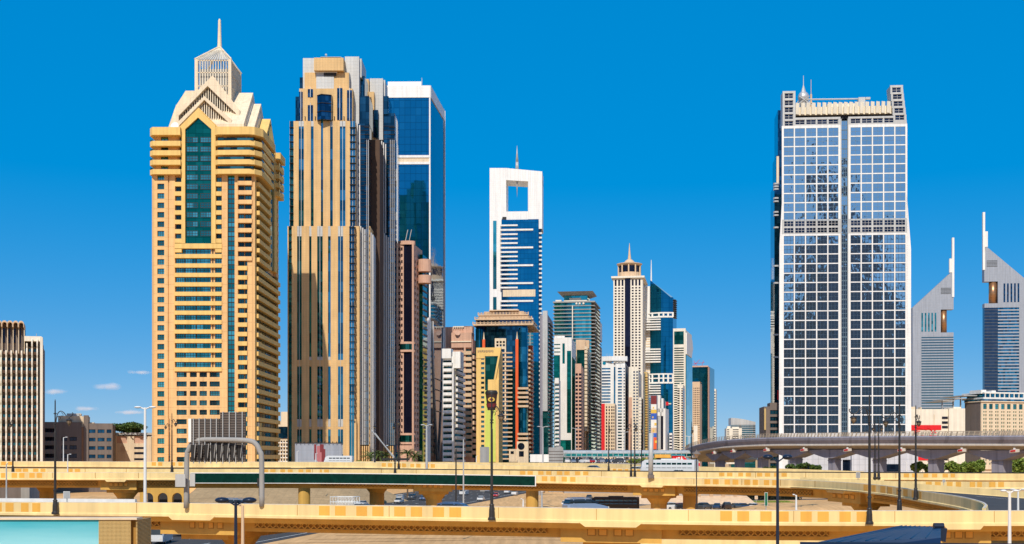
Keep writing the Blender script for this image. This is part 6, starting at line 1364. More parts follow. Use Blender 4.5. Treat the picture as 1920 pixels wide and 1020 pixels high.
pts = [(x + 1.5 * math.cos(a * .3927), Z(749.5, D) + 1.0 * math.sin(a * .3927)) for a in range(16)]; q.prism(pts, D - 2.55, D - 2.2, 'y'); e = q.obj('oval_emblem', M['p_gold'], t); q = MB(); pts = [(x + .9 * math.cos(a * .3927), Z(749.5, D) + .55 * math.sin(a * .3927)) for a in range(16)]; q.prism(pts, D - 2.6, D - 2.56, 'y'); q.obj('emblem_centre', M['p_maroon'], e)
q = MB(); q.lathe(x, D, [(2.02, Z(764, D)), (2.3, Z(757, D))], 18); q.obj('sleeve', M['p_maroon'], t); q = MB(); q.frus(x, D, 0, Z(769, D), .4, .4, 8); q.obj('pole', M['charcoal'], t)
t = thing('grey_hoarding', 'dark grey weathered hoarding left of the lime painted wall', 'hoarding'); D = 480
q = MB(); q.box(X(900, D), X(917, D), D, D + 1, 0, Z(838, D)); q.obj('panel', M['grey'], t)
# footbridge, kiosk and the shops beyond
t = thing('ribbed_block', 'grey ribbed concrete block at the left end of the covered footbridge', 'building'); D = 470
q = MB(); q.box(X(1029, D), X(1056, D), D, D + 9, 0, Z(839, D)); q.box(X(1042, D), X(1054, D), D + 1, D + 8, Z(839, D), Z(837, D)); q.obj('wall', M['grey'], t)
for i in range(5):
    q = MB(); q.box(X(1029, D) - .1, X(1056, D) + .1, D - .12, D, Z(846.6 + i * 5.6, D), Z(845.8 + i * 5.6, D)); q.obj('rib', M['taupe'], t)
t = thing('footbridge', 'long covered grey footbridge with a glazed strip crossing the boulevard', 'footbridge'); D = 480
q = MB(); q.prism([(D - 2, Z(857, D)), (D - 2, Z(849, D)), (D - 1, Z(845.5, D)), (D + 2, Z(844, D)), (D + 5, Z(845.5, D)), (D + 5, Z(857, D))], X(1056, D), X(1310, D), 'x'); q.obj('tube', M['lightgrey'], t)
q = MB(); q.box(X(1058, D), X(1308, D), D - 2.06, D - 1.9, Z(855.5, D), Z(850.5, D)); q.obj('glazing', M['g_teal'], t)
for i in range(26): q = MB(); q.box(X(1060 + i * 9.8, D), X(1061 + i * 9.8, D), D - 2.2, D - 1.95, Z(858, D), Z(848, D)); q.obj('post', M['lightgrey'], t)
for px in (1062, 1102, 1150, 1205, 1262, 1300): q = MB(); q.box(X(px, D), X(px + 2, D), D, D + 2, 0, Z(857, D)); q.obj('pillar', M['grey'], t)
t = thing('orange_container', 'flat orange roofed stall beneath the footbridge', 'stall'); q = MB(); D = 440; q.box(X(1228, D), X(1258, D), D, D + 3, Z(858.5, D), Z(852, D)); q.obj('roof', M['orangetile'], t); q = MB(); q.box(X(1229, D), X(1257, D), D + .5, D + 3, 0, Z(858.5, D)); q.obj('wall', M['charcoal'], t)
t = thing('red_stall', 'bright red kiosk with white markings behind the white coach', 'kiosk'); D = 420
q = MB(); q.prism([(X(1261, D), 0), (X(1261, D), Z(854, D)), (X(1280, D), Z(854, D)), (X(1289, D), Z(862, D)), (X(1289, D), 0)], D, D + 3, 'y'); q.obj('wall', M['red'], t); q = MB()
for x0, x1, y0, y1 in ((1268, 1270, 858, 863), (1271, 1275, 857, 859), (1272, 1274, 859, 864), (1276, 1281, 860, 862), (1277, 1279, 856, 860)): q.box(X(x0, D), X(x1, D), D - .08, D, Z(y1, D), Z(y0, D))
q.obj('white_marks', M['white'], t, kind='stuff'); q = MB(); q.box(X(1259, D), X(1284, D), D - .3, D + 3.3, Z(854, D), Z(852.6, D)); q.obj('awning', mat('turquoise_awning', (.08, .45, .55), .6), t)
# turquoise hoarding, lattice screen and the navy roof in the foreground
t = thing('hoarding', 'turquoise and white painted hoarding with pale top edge at the lower left', 'hoarding'); D = 62
m, tt, b = nodes('turquoise_print'); N = tt.nodes.new; tc = N('ShaderNodeTexCoord'); s = N('ShaderNodeSeparateXYZ'); tt.links.new(tc.outputs['Object'], s.inputs[0])
ns = N('ShaderNodeTexNoise'); ns.inputs['Scale'].default_value = 1.2; ns.inputs['Detail'].default_value = 5; mp = N('ShaderNodeMapping'); mp.inputs['Scale'].default_value = (.25, 1, 2.2); tt.links.new(tc.outputs['Object'], mp.inputs[0]); tt.links.new(mp.outputs[0], ns.inputs[0])
ad = N('ShaderNodeMath'); ad.operation = 'MULTIPLY_ADD'; ad.inputs[1].default_value = .55; tt.links.new(ns.outputs['Fac'], ad.inputs[0]); tt.links.new(s.outputs[2], ad.inputs[2])
rp = N('ShaderNodeValToRGB'); rp.color_ramp.elements[0].color = (.26, .62, .68, 1); rp.color_ramp.elements[1].color = (.005, .36, .46, 1); rp.color_ramp.elements[0].position = .15; rp.color_ramp.elements[1].position = .85
mr = N('ShaderNodeMapRange'); mr.inputs[1].default_value = 8.3; mr.inputs[2].default_value = 9.9; tt.links.new(ad.outputs[0], mr.inputs[0]); tt.links.new(mr.outputs[0], rp.inputs[0]); tt.links.new(rp.outputs[0], b.inputs['Base Color']); b.inputs['Roughness'].default_value = .6
q = MB(); q.box(X(-80, D), X(185, D), D, D + .1, Z(1200, D), Z(974.5, D)); q.obj('printed_sheet', m, t)
q = MB(); q.box(X(-80, D), X(257.5, D), D - .1, D + .9, Z(974.4, D), Z(970.5, D)); q.obj('top_edge', M['beige'], t)
q = MB(); q.box(X(186, D), X(242, D), D + .12, D + .8, Z(1200, D), Z(974.5, D)); q.box(X(242, D), X(255, D) + .02, D + .3, D + 2.5, Z(1200, D), Z(974.5, D)); q.obj('backing', M['frieze'], t)
q = MB(); z = Z(974.5, D)
for i in range(25): u = X(186, D) + (X(244.4, D) - X(186, D)) * i / 24; q.box(u - .018, u + .018, D - .02, D + .1, Z(1100, D), z)
for i in range(56): q.box(X(186, D), X(244.4, D), D - .03, D + .08, z - .065 * i - .03, z - .065 * i)
for i in range(56): q.box(X(242, D) + .33, X(242, D) + .40, D, D + 2.4, z - .065 * i - .03, z - .065 * i)
q.obj('lattice', M['gold'], t, kind='stuff')
t = thing('navy_roof', 'dark blue metal roof with a rounded end cap at the lower right', 'roof')
D = 40; k = lambda px, py, d: (X(px, d), d, Z(py, d))
q = MB(); a, b_, c_, d_ = k(1505, 1024, 38), k(1770, 1017, 36), k(1768, 988, 40), k(1684, 985.5, 46)
q.hexa([k(1490, 1045, 36), k(1764, 1045, 34), k(1764, 1000, 40), k(1684, 1000, 47), k(1515, 1020, 36), k(1764, 1008, 34.5), k(1764, 988, 40), k(1684, 986, 47)]); q.obj('roof_sheet', M['navy'], t)
q = MB(); q.hexa([k(1500, 1045, 33), k(1960, 1045, 33), k(1960, 1045, 34), k(1500, 1045, 34), k(1500, 1016, 33), k(1960, 1019.5, 33), k(1960, 1019.5, 34), k(1500, 1016, 34)]); q.obj('gutter', M['navy'], t)
q = MB(); x, y, z = k(1766, 990, 39.5); q.tube([(x - .25, y, z + .06), (x + .05, y, z + .06)], .1, 10); q.hexa([(x - .12, y - .2, z - .38), (x + .05, y - .2, z - .42), (x + .05, y + .1, z - .42), (x - .12, y + .1, z - .38), (x - .1, y - .2, z), (x + .1, y - .2, z), (x + .1, y + .1, z), (x - .1, y + .1, z)]); q.obj('end_cap', M['bluelamp'], t)
M['track'] = sand('worn_sand_track', (.55, .32, .15))
# ---------------------------------------------------------------- vehicles
M['hedge'] = leafmat('dark_hedge', (.012, .018, .008), (.05, .05, .03))
PAINT = {}
def paint(name, col, metal=.0):
    if name not in PAINT:
        m, t, b = nodes('paint_' + name); b.inputs['Base Color'].default_value = (*col, 1); b.inputs['Roughness'].default_value = .28; b.inputs['Coat Weight'].default_value = .5; b.inputs['Metallic'].default_value = metal; PAINT[name] = m
    return PAINT[name]
COLS = dict(white=(.72, .72, .70), silver=(.40, .45, .52), grey=(.12, .125, .13), blue=(.10, .18, .34), navy=(.02, .05, .12), red=(.50, .025, .02), black=(.015, .015, .017), brown=(.045, .03, .025), gold=(.55, .40, .15))
for k_, c_ in COLS.items(): paint(k_, c_, .5 if k_ in ('silver', 'grey', 'blue') else 0)
def loft(mb, secs, m=0):
    """cross-sections (x, half width at bottom, half width at top, z0, z1) joined along the length"""
    k = len(mb.v)
    for x, wb, wt, z0, z1 in secs:
        zc = z0 + (z1 - z0) * .55
        mb.v += [(x, -wb, z0), (x, wb, z0), (x, wb * 1.01, zc), (x, wt, z1), (x, -wt, z1), (x, -wb * 1.01, zc)]
    for i in range(len(secs) - 1):
        for j in range(6):
            b = (j + 1) % 6; mb.f.append((k + i * 6 + j, k + (i + 1) * 6 + j, k + (i + 1) * 6 + b, k + i * 6 + b)); mb.m.append(m)
    mb.f.append(tuple(k + j for j in range(6))); mb.m.append(m); e = k + (len(secs) - 1) * 6; mb.f.append(tuple(e + 5 - j for j in range(6))); mb.m.append(m)
def wheels(t, L, wb, half, r):
    for x in (-wb / 2, wb / 2):
        for s in (-1, 1):
            q = MB(); n = 14; k = len(q.v)
            pts = [(x + r * math.cos(2 * math.pi * i / n), r + r * math.sin(2 * math.pi * i / n)) for i in range(n)]
            q.prism(pts, s * half - .11, s * half + .03, 'y'); w_ = q.obj('wheel', M['rubber'], t)
            q = MB(); pts = [(x + .6 * r * math.cos(2 * math.pi * i / 10), r + .6 * r * math.sin(2 * math.pi * i / 10)) for i in range(10)]; q.prism(pts, s * half + (.03 if s > 0 else -.12), s * half + (.05 if s > 0 else -.14), 'y'); q.obj('rim', M['chrome'], w_)
def lights(t, L, half, z):
    for s in (-1, 1):
        q = MB(); q.box(L / 2 - .12, L / 2 + .01, s * half * .62 - .18, s * half * .62 + .18, z - .08, z + .08); q.obj('headlight', M['lampglass'], t)
        q = MB(); q.box(-L / 2 - .01, -L / 2 + .12, s * half * .66 - .16, s * half * .66 + .16, z - .06, z + .12); q.obj('tail_lamp', M['taillight'], t)
car_no = {}
def car(kind, col, label, loc, rz, group='cars and vans on the roads'):
    t = thing({'sedan': 'parked_car', 'suv': 'off_road_car', 'pickup': 'pickup_truck', 'van': 'minibus', 'coach': 'coach', 'truck': 'box_truck'}[kind] if kind != 'sedan' else 'car', label, {'sedan': 'car', 'suv': 'car', 'pickup': 'pickup', 'van': 'minibus', 'coach': 'bus', 'truck': 'truck'}[kind], loc, rz, group)
    p = PAINT[col]; q = MB(); g = MB()
    if kind in ('sedan', 'suv'):
        hi = .32 if kind == 'suv' else 0; L = 4.6; h = .9
        loft(q, [(-L / 2, .72, .66, .42, .80 + hi), (-2.1, .86, .80, .26, .96 + hi), (-1.3, .88, .84, .24, .99 + hi), (.6, .88, .84, .24, .98 + hi), (1.3, .88, .82, .24, .93 + hi * .7), (2.05, .84, .72, .26, .78 + hi * .6), (L / 2, .66, .58, .40, .64 + hi * .5)]); q.obj('body', p, t)
        e = -2.15 if kind == 'suv' else -1.75; r0 = -2.0 if kind == 'suv' else -1.0
        loft(g, [(e, .74, .70, .90 + hi, .97 + hi), (r0, .76, .62, .92 + hi, 1.40 + hi), (.25, .78, .62, .92 + hi, 1.42 + hi), (1.15, .76, .72, .90 + hi, .97 + hi)]); g.obj('windows', M['carglass'], t)
        q = MB(); loft(q, [(r0 - .12, .60, .56, 1.36 + hi, 1.40 + hi), (r0 + .1, .64, .58, 1.38 + hi, 1.46 + hi), (-.3, .65, .60, 1.40 + hi, 1.48 + hi), (.2, .64, .58, 1.38 + hi, 1.46 + hi), (.38, .58, .54, 1.36 + hi, 1.40 + hi)]); q.obj('roof', p, t)
        q = MB()
        for s in (-1, 1):
            for x in (-.35, r0 + .35): q.hexa([(x - .05, s * .79, .95 + hi), (x + .05, s * .79, .95 + hi), (x + .05, s * .76, .95 + hi), (x - .05, s * .76, .95 + hi), (x - .05, s * .66, 1.41 + hi), (x + .05, s * .66, 1.41 + hi), (x + .05, s * .62, 1.41 + hi), (x - .05, s * .62, 1.41 + hi)])
        for w_ in q.islands(): w_.obj('pillar', p, t)
        wheels(t, L, 2.7, .84, .33 + hi * .15); lights(t, L - .1, .8, .68 + hi * .6)
        if kind == 'suv': q = MB(); q.tube([(-1.8, -.55, 1.86), (.1, -.55, 1.86)], .025, 4); q.tube([(-1.8, .55, 1.86), (.1, .55, 1.86)], .025, 4); q.obj('roof_rails', M['chrome'], t)
    elif kind == 'pickup':
        L = 5.2; loft(q, [(-L / 2, .84, .84, .45, 1.0), (.1, .86, .86, .4, 1.02), (1.4, .86, .82, .4, 1.02), (2.3, .84, .74, .42, .92), (L / 2, .7, .62, .5, .8)]); q.obj('body', p, t)
        loft(g, [(-.2, .76, .72, .98, 1.1), (-.05, .78, .64, .98, 1.62), (.75, .78, .64, .98, 1.64), (1.6, .74, .70, .96, 1.04)]); g.obj('windows', M['carglass'], t)
        q = MB(); loft(q, [(-.2, .66, .6, 1.58, 1.64), (.2, .68, .62, 1.6, 1.72), (.9, .62, .58, 1.58, 1.64)]); q.obj('roof', p, t)
        q = MB(); 
        for s in (-.84, .84):
            for i in range(9): x = -2.55 + i * .3; q.box(x - .02, x + .02, s - .02, s + .02, 1.0, 2.25)
            for z in (1.3, 1.75, 2.25): q.box(-2.6, -.15, s - .025, s + .025, z - .03, z + .03)
            for i in range(8): x = -2.5 + i * .3; q.tube([(x, s, 1.75), (x + .15, s, 2.1), (x + .3, s, 1.75)], .02, 4); q.tube([(x, s, 1.7), (x + .15, s, 1.35), (x + .3, s, 1.7)], .02, 4)
        for z in (1.3, 1.75, 2.25): q.box(-2.6, -2.55, -.84, .84, z - .03, z + .03); q.box(-.2, -.15, -.84, .84, z - .03, z + .03)
        q.obj('lattice_rack', M['white'], t, kind='stuff'); wheels(t, L, 3.0, .84, .36); lights(t, L - .1, .8, .85)
    elif kind in ('van', 'coach'):
        L, hh, wd = (6.8, 2.55, 1.02) if kind == 'van' else (11.4, 3.35, 1.24)
        loft(q, [(-L / 2, wd * .96, wd * .9, .45, hh - .1), (-L / 2 + .3, wd, wd * .93, .35, hh), (L / 2 - 1.0, wd, wd * .93, .35, hh), (L / 2 - .35, wd, wd * .9, .35, hh * .88), (L / 2, wd * .94, wd * .8, .45, hh * .55)]); q.obj('body', p, t)
        n = 6 if kind == 'van' else 9; z0, z1 = (1.35, 2.1) if kind == 'van' else (1.7, 2.75)
        for s in (-1, 1):
            for i in range(n):
                x0 = -L / 2 + .5 + i * (L - 1.6) / n; q = MB(); q.hexa([(x0, s * wd * 1.012, z0), (x0 + (L - 1.6) / n - .14, s * wd * 1.012, z0), (x0 + (L - 1.6) / n - .14, s * wd * .9, z0), (x0, s * wd * .9, z0), (x0, s * wd * .975, z1), (x0 + (L - 1.6) / n - .14, s * wd * .975, z1), (x0 + (L - 1.6) / n - .14, s * wd * .88, z1), (x0, s * wd * .88, z1)]); q.obj('window', M['g_green'] if col == 'white' and kind == 'coach' else M['g_pale'] if col == 'brown' else M['carglass'], t)
        q = MB(); q.hexa([(L / 2 - .9, -wd * .9, hh * .55), (L / 2 + .02, -wd * .86, hh * .55), (L / 2 + .02, wd * .86, hh * .55), (L / 2 - .9, wd * .9, hh * .55), (L / 2 - .9, -wd * .9, hh * .86), (L / 2 - .32, -wd * .86, hh * .86), (L / 2 - .32, wd * .86, hh * .86), (L / 2 - .9, wd * .9, hh * .86)]); q.obj('windscreen', M['carglass'], t)
        wheels(t, L, L * .56, wd * .97, .42 if kind == 'van' else .52); lights(t, L, wd, .8)
        if kind == 'coach': q = MB(); q.box(-2, 1.5, -.7, .7, hh - .02, hh + .22); q.obj('roof_unit', p, t)
    else:
        L = 6.6; loft(q, [(1.5, 1.0, .98, .5, 2.1), (2.4, 1.0, .95, .5, 2.15), (3.1, 1.0, .86, .5, 1.75), (3.3, .96, .9, .5, 1.2)]); q.obj('cab', p, t)
        q = MB(); q.box(-3.3, 1.4, -1.1, 1.1, .85, 2.95); q.obj('cargo_box', M['white'] if col != 'gold' else M['beige'], t); q = MB(); q.box(3.0, 3.22, -.88, .88, 1.3, 1.8); q.hexa([(2.4, -1.01, 1.35), (3.0, -1.01, 1.35), (3.0, 1.01, 1.35), (2.4, 1.01, 1.35), (2.4, -.98, 1.95), (2.8, -.96, 1.95), (2.8, .96, 1.95), (2.4, .98, 1.95)]); q.obj('windscreen', M['carglass'], t)
        q = MB(); q.box(-3.3, 3.0, -.5, .5, .45, .85); q.obj('chassis', M['charcoal'], t); wheels(t, L, 3.8, .98, .45); lights(t, L, 1.0, .85)
    return t
def on_deck(P, px, off, rz=0.0): a, t, o = at_px(P, px); p = a + o * off; return (p.x, p.y, p.z - (1.62 if P is P1 else 1.02)), math.atan2(t.y, t.x) + rz
def deck_car(kind, col, label, P, px, off, back=False): l, r = on_deck(P, px, off); return car(kind, col, label, l, r + (math.pi if back else 0))
deck_car('van', 'white', 'white minibus with a row of green tinted windows on the farthest flyover', P4, 625, -6, True)
l, r = on_deck(P3, 1262, -9.5); car('coach', 'white', 'white coach with long green tinted windows beside the railway bend', l, r + math.pi - .45)
deck_car('sedan', 'white', 'white saloon car in front of the white coach on the third flyover', P3, 1271, -3.2, True)
deck_car('sedan', 'silver', 'silver saloon car on the farthest flyover before the footbridge', P4, 1094, -4.5, True)
deck_car('sedan', 'white', 'small white car behind the orange squares left of the coach', P4, 1170, -4.5, True)
deck_car('sedan', 'navy', 'dark blue car roof above the near parapet at the left edge', P1, 36, -5, True)
deck_car('sedan', 'red', 'red car roof showing above the near parapet', P1, 271, -5)
deck_car('suv', 'silver', 'silver off road car behind the left leg of the sign gantry', P1, 366, -9)
deck_car('pickup', 'white', 'white pickup truck with a white lattice rack on the near flyover', P1, 622, -6)
deck_car('suv', 'blue', 'steel blue estate car above the near parapet beside the tall lamp', P1, 833, -4.5)
l, r = on_deck(P1, 1080, -13); car('suv', 'silver', 'pale blue off road car next to the dark bus on the near flyover', (l[0], l[1], l[2] + .35), r + .5)
deck_car('sedan', 'grey', 'dark grey car with a red tail lamp beside the pale blue off road car', P1, 1098, -4.5)
deck_car('sedan', 'blue', 'blue car roof above the near parapet below the lantern post', P1, 1344, -5)
deck_car('sedan', 'black', 'black car roof above the near parapet right of the sand', P1, 1496, -5, True)
deck_car('sedan', 'navy', 'dark blue car roof above the near parapet by the ramp mouth', P1, 1836, -5, True)
hd = math.atan2(DY, DX)
def ground_car(kind, col, label, px, D, toward=True, rz=0.0): return car(kind, col, label, (X(px, D), D, .03), hd + (math.pi if toward else 0) + rz)
ground_car('truck', 'white', 'white box truck coming towards the viewer under the middle flyover', 713, 352, rz=.25)
ground_car('pickup', 'white', 'white pickup truck following the box truck on the highway', 748, 352)
ground_car('suv', 'grey', 'grey off road car on the highway under the middle flyover', 772, 384)
ground_car('sedan', 'blue', 'blue car in shadow beside a yellow pier of the middle flyover', 794, 378)
ground_car('sedan', 'white', 'white car on the highway beside the dark pier opening', 902, 372, False)
ground_car('suv', 'white', 'white off road car driving away on the highway beyond the lamp', 965, 428, False)
ground_car('sedan', 'white', 'white car driving away ahead of the white off road car', 951, 452, False)
ground_car('sedan', 'silver', 'silver car far along the highway right of the yellow column', 1000, 444, False)
ground_car('sedan', 'white', 'farthest small white car on the highway below the banner end', 1016, 462, False)
car('coach', 'brown', 'dark brown bus standing in the shade below the middle flyover', (X(1153, 300), 300, .03), -.12 + math.pi)
car('suv', 'white', 'white car parked left among dark cars below the railway bend', (X(1262, 306), 306, .03), .4)
for i, (px, c_, lb) in enumerate(((1284, 'black', 'black car parked on the sand beside the white one'), (1322, 'grey', 'dark grey car parked on the sand by the lantern post'), (1362, 'brown', 'brown black car parked at the right end of the row on the sand'))): car('suv', c_, lb, (X(px, 302 + i * 4), 302 + i * 4, .03), .2 + i * .7)
ground_car('van', 'white', 'white van seen under the near flyover at the lower left', 302, 186, True, .2)
ground_car('truck', 'grey', 'dark truck in the shade behind the white van at the lower left', 342, 205)
t = thing('poster_panel', 'small poster panel with a red and blue picture beside the white van', 'poster', (X(270, 178), 178, 0)); q = MB(); q.box(-.75, .75, -.1, .1, .9, 2.3); q.obj('frame', M['white'], t); q = MB(); q.box(-.62, .62, -.13, -.1, 1.05, 2.2); q.obj('poster', M['red'], t); q = MB(); q.ball((.05, -.13, 1.6), .42, .03, .36, 10, 6); q.obj('blue_figure', M['p_blue'], t); q = MB(); q.frus(0, 0, 0, .9, .08, .08, 6); q.obj('post', M['lightgrey'], t)
for i, (px, Dd, c_, kd, tw, lb) in enumerate(((826, 402, 'black', 'suv', True, 'black off road car in the shade behind the yellow pier'), (870, 430, 'white', 'van', True, 'white minibus coming down the highway beside the thin poles'), (915, 470, 'silver', 'sedan', False, 'silver car in the middle lane beyond the white car'), (985, 500, 'white', 'suv', False, 'white off road car far off near the banner end'), (930, 410, 'red', 'sedan', True, 'red car on the highway left of the dark lamp pole'), (680, 330, 'silver', 'sedan', True, 'silver car at the foot of the paved slope'), (1060, 330, 'white', 'sedan', False, 'white car on the slip road behind the blue van'), (1105, 385, 'grey', 'sedan', False, 'grey car far up the slip road'))): ground_car(kd, c_, lb, px, Dd, tw, 0)
for i, (px, c_, lb) in enumerate(((1395, 'navy', 'navy car parked on the sand left of the road sign'), (1272, 'black', 'black saloon squeezed between the white and the dark cars on the sand'), (1345, 'navy', 'navy saloon parked between dark cars right of the lantern post'), (1378, 'grey', 'grey saloon near the right end of the parked row on the sand'), (1410, 'white', 'white car parked on the sand behind the twin lamp'), (1302, 'silver', 'silver car parked between black ones under the flyover'))): car('sedan', c_, lb, (X(px, 312), 312, .03), .3 + i * .5)
# raised car park with its cars in front of the footbridge
t = thing('car_park', 'raised parking deck full of small cars beneath the covered footbridge', 'parking deck'); D = 455
q = MB(); q.box(X(1058, D), X(1235, D), D, D + 16, 0, 10.7); q.obj('deck', M['grey'], t)
hues = ['white', 'silver', 'black', 'white', 'red', 'white', 'silver', 'navy', 'white', 'grey', 'white', 'gold', 'white', 'silver', 'black', 'white']
for i, c_ in enumerate(hues): car('sedan' if i % 3 else 'suv', c_, f'{("leftmost", "second", "third", "fourth", "fifth", "sixth", "seventh", "eighth", "ninth", "tenth", "eleventh", "twelfth", "thirteenth", "fourteenth", "fifteenth", "last")[i]} car from the left on the raised parking deck, painted {c_}', (X(1064 + i * 10.6, D), D + 2 + (i % 3) * 4, 10.72), 1.57 + (i % 5) * .2, 'cars parked on the raised deck')
# flag
t = thing('flag', 'red, white and green flag on a tall thin pole before the curved blue tower', 'flag'); D = 500; x = X(1248, D); q = MB(); q.frus(x, D, 0, Z(752, D), .12, .08, 6); q.obj('pole', M['lightgrey'], t)
for i, (m, a) in enumerate((('red', (0, 1.0, 0, 1)), ('signgreen', (1.0, 2.1, .62, 1)), ('white', (1.0, 2.1, .34, .6)), ('rubber', (1.0, 2.1, 0, .32)))): q = MB(); q.box(x + .1 + a[0], x + .1 + a[1], D - .04, D + .04, Z(760, D) + a[2] * 1.3, Z(760, D) + a[3] * 1.3); q.obj('stripe', M[m], t)
# ---------------------------------------------------------------- trees, palms, shrubs
def leaves(mb, blobs, n, size, rnd):
    for _ in range(n):
        c, rx, ry, rz = rnd.choice(blobs)
        while True:
            a, b, d = rnd.uniform(-1, 1), rnd.uniform(-1, 1), rnd.uniform(-1, 1); rr = a * a + b * b + d * d
            if .25 < rr < 1: break
        p = Vector((c[0] + a * rx, c[1] + b * ry, c[2] + d * rz)); s = size * rnd.uniform(.6, 1.4)
        u = Vector((rnd.uniform(-1, 1), rnd.uniform(-1, 1), rnd.uniform(-.6, .6))).normalized(); v = u.cross(Vector((rnd.uniform(-1, 1), rnd.uniform(-1, 1), rnd.uniform(-1, 1)))).normalized()
        mb.poly([p - u * s, p + v * s * .7, p + u * s, p - v * s * .7])
def tree(px, D, ytop, wpx, label, base=0.0, leafm='leaf', flat_=.8, n=1500, size=.34, name='tree', trunk=None, seed=0, group='trees by the right hand road'):
    rnd = random.Random(seed); x = X(px, D); zt = Z(ytop, D); r = wpx / FPX * D / 2; t = thing(name, label, 'tree' if name != 'shrub' else 'shrub', (x, D, base), 0, group)
    h = zt - base; rz = min(r * flat_, h * .48); zc = h - rz; blobs = []
    for i in range(14):
        a = rnd.uniform(0, 6.28); q_ = rnd.uniform(.15, .78); zz = rnd.uniform(-.5, .5); k = rnd.uniform(.32, .5)
        blobs.append(((r * q_ * math.cos(a), r * q_ * math.sin(a) * .8, zc + rz * zz * (1.1 - q_ * .6)), r * k, r * k, rz * k * 1.1))
    q = MB(); tr = max(.12, r * .07); q.tube([(0, 0, 0), (.1, 0, h * .25), (0, .1, zc)], [tr * 1.4, tr, tr * .6], 7)
    for b in blobs[:7]: q.tube([(0, 0, h * .3), ((b[0][0]) * .5, b[0][1] * .5, (h * .3 + b[0][2]) * .55), b[0]], [tr * .55, tr * .4, tr * .15], 5)
    q.obj('trunk', M['bark'], t); q = MB(); leaves(q, blobs, n, size, rnd); q.obj('crown', M[leafm], t)
tree(248, 505, 789.5, 76, 'broad umbrella shaped green tree rising over the beige club building roof', 0, 'leaf', .34, 3000, .42, seed=3, group='single trees')
for i, (px, D, y, wp, lb) in enumerate(((1722, 300, 869, 22, 'small tree left of the slim lamp under the railway'), (1752, 300, 872, 26, 'low round tree between the lamp and the mall wall'), (1788, 300, 866, 28, 'green tree just left of the tall ornate lamp under the railway'), (1814, 296, 868, 28, 'green tree right of the tall ornate lamp'), (1833, 292, 866, 26, 'leafy tree beside the widest railway pier'), (1884, 290, 863, 30, 'tree right of the widest railway pier'), (1908, 288, 857, 40, 'tallest bushy tree at the right edge'), (1938, 288, 860, 40, 'tree cut by the right edge of the view'))): tree(px, 372, y - 6, wp * 1.25, lb, 0, 'leaf2', .9, 2600, .36, seed=10 + i)
for i, (px, D, y, wp, lb) in enumerate(((1444, 300, 873, 30, 'dark green shrub left of the tall twin lamp'), (1483, 300, 869, 26, 'shrub beside the white podium wall'), (1506, 300, 866, 24, 'feathery shrub in front of the white podium'), (1528, 300, 870, 24, 'small shrub left of the second railway pier'))): tree(px, D, y, wp, lb, 6.0, 'leaf', .6, 900, .26, 'shrub', seed=30 + i, group='shrubs along the railway')
for i, (px, wp) in enumerate(((1190, 22), (1208, 20), (1224, 18), (672, 14))): tree(px, 425, 857.5 if i < 3 else 862, wp, ('low green hedge bush behind the two dark lamps', 'low green hedge bush left of the thick post', 'low green hedge bush right of the thick post', 'little bush right of the minibus')[i], 8.0, 'leaf2', .6, 500, .25, 'shrub', seed=50 + i, group='hedge bushes')
def palm(px, D, ytop, label, seed):
    rnd = random.Random(seed); x = X(px, D); h = Z(ytop, D) + 1.6; t = thing('palm_tree', label, 'palm tree', (x, D, 0), 0, 'palms at the foot of the towers'); zc = h - 1.2
    q = MB(); q.tube([(0, 0, 0), (.1, 0, zc * .5), (0, 0, zc)], [.28, .2, .22], 7); q.obj('trunk', M['bark'], t); q = MB()
    for i in range(26):
        a = i * 2.4; el = rnd.uniform(-.2, 1.1); L = rnd.uniform(2.8, 3.8); pts = []
        for k in range(7):
            s = k / 6; pts.append(Vector((math.cos(a) * L * s * math.cos(el * .8), math.sin(a) * L * s * math.cos(el * .8), zc + L * s * math.sin(el) - 1.5 * s * s)))
        for k in range(6):
            d = (pts[k + 1] - pts[k]); side = d.cross(Vector((0, 0, 1))).normalized(); le = .55 * (1 - abs(k - 2.5) / 4.5)
            for e in range(3):
                p = pts[k] + d * (e / 3)
                for sg in (-1, 1): q.poly([p, p + d * .35, p + side * sg * le + d * .9 + Vector((0, 0, -.18))])
    q.obj('crown', M['palm'], t)
for i, (px, y, lb) in enumerate(((694, 857, 'leftmost palm at the sandstone tower foot'), (709, 855.5, 'second palm at the sandstone tower foot'), (723, 857, 'third palm beside the lamp with struts'), (764, 852, 'largest palm before the pink tower'), (776, 858, 'small palm right of the largest palm'))): palm(px, 400, y, lb, i)
h_ = [o for o in C.objects if o.name == 'hedge'][0]; D = 382; rnd = random.Random(77); q = MB()
leaves(q, [((X(px, D), D + (i % 3) * .5, .95), 1.0, .7, 1.15) for i, px in enumerate(range(1306, 1500, 4))], 5200, .2, rnd); q.obj('foliage', M['hedge'], h_); q = MB(); q.box(X(1305, D), X(1500, D), D + 1.2, D + 1.6, 0, 1.5); q.obj('backing', M['hedge'], h_)
q = MB(); rnd = random.Random(5)
for i in range(6000):
    x, y = rnd.uniform(X(1320, 366), X(1480, 366)), rnd.uniform(358, 370); a = rnd.uniform(0, 6.28); q.poly([(x, y, 0), (x + .12 * math.cos(a), y + .12 * math.sin(a), 0), (x + .1 * math.cos(a), y + .1 * math.sin(a), rnd.uniform(.15, .35))])
o = q.obj('grass', M['leaf2'], kind='stuff'); o['label'] = 'strip of green grass in front of the dark hedge'
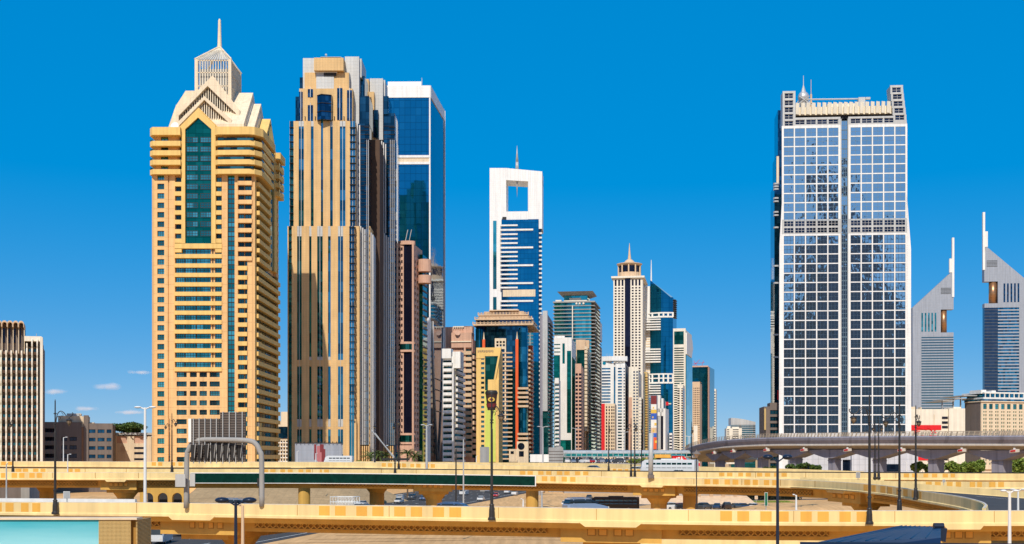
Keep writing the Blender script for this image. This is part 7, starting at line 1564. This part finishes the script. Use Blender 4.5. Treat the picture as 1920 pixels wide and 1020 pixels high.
# ---------------------------------------------------------------- little clouds low over the left horizon
m = bpy.data.materials.new('cloud_vapour'); m.use_nodes = True; tt = m.node_tree; tt.nodes.remove(tt.nodes['Principled BSDF']); N = tt.nodes.new; L_ = tt.links.new
v = N('ShaderNodeVolumePrincipled'); v.inputs['Anisotropy'].default_value = -.1; v.inputs['Color'].default_value = (.97, .97, 1, 1); L_(v.outputs[0], tt.nodes['Material Output'].inputs['Volume'])
tc = N('ShaderNodeTexCoord'); ln = N('ShaderNodeVectorMath'); ln.operation = 'LENGTH'; L_(tc.outputs['Object'], ln.inputs[0]); ns = N('ShaderNodeTexNoise'); ns.inputs['Scale'].default_value = .012; ns.inputs['Detail'].default_value = 4; geo = N('ShaderNodeNewGeometry'); L_(geo.outputs['Position'], ns.inputs['Vector'])
a1 = N('ShaderNodeMath'); a1.operation = 'MULTIPLY_ADD'; a1.inputs[1].default_value = -1.0; a1.inputs[2].default_value = .72; L_(ln.outputs['Value'], a1.inputs[0])
a2 = N('ShaderNodeMath'); a2.operation = 'MULTIPLY_ADD'; a2.inputs[1].default_value = 1.6; a2.inputs[2].default_value = -.72; L_(ns.outputs['Fac'], a2.inputs[0]); a3 = N('ShaderNodeMath'); L_(a1.outputs[0], a3.inputs[0]); L_(a2.outputs[0], a3.inputs[1])
a4 = N('ShaderNodeMath'); a4.operation = 'MAXIMUM'; a4.inputs[1].default_value = 0; L_(a3.outputs[0], a4.inputs[0]); a5 = N('ShaderNodeMath'); a5.operation = 'MULTIPLY'; a5.inputs[1].default_value = .022; L_(a4.outputs[0], a5.inputs[0]); L_(a5.outputs[0], v.inputs['Density'])
q = MB(); q.ball((0, 0, 0), 1, nu=20, nv=12); cm = q.mesh('cloud', m, True); D = 9000
for px, y, wp, hp, lb in ((200, 725, 46, 13, 'brightest small cloud above the dark parking building'), (106, 734, 34, 11, 'faint small cloud beside the finned hotel'), (164, 766, 40, 10, 'thin pale cloud just over the parking building roof'), (246, 773, 52, 8, 'thin cloud just above the umbrella shaped tree'), (263, 698, 44, 8, 'faint thin cloud next to the yellow tower')):
    o = put('cloud', cm, None, (X(px, D), D, Z(y, D)), scale=(wp / FPX * D / 1.5, 90, hp / FPX * D / 1.5)); tag(o, lb, 'cloud', 'small clouds near the horizon')

rf = [o for o in C.objects if o.name == 'navy_roof'][0]
ka = lambda px, py, d: Vector((X(px, d), d, Z(py, d)))
for i in range(1, 9):
    t_ = i / 9; p0, p1 = ka(1515, 1019.4, 36).lerp(ka(1764, 1007.4, 34.5), t_), ka(1684, 985.4, 47).lerp(ka(1764, 987.4, 40), t_); q = MB(); q.tube([p0, p1], .02, 4); q.obj('roof_seam', M['navy'], rf)
for i in range(7):
    y0 = 168 + i * 9; pts = [(-40 + i * 3, y0), (-8 + i * 4, y0 + 4 + (i % 3) * 2), (24, y0 + 3), (58, y0 + 8 - i)]
    ribbon('tyre_track', pts, .5, .02 + i * .006, 'track', False)
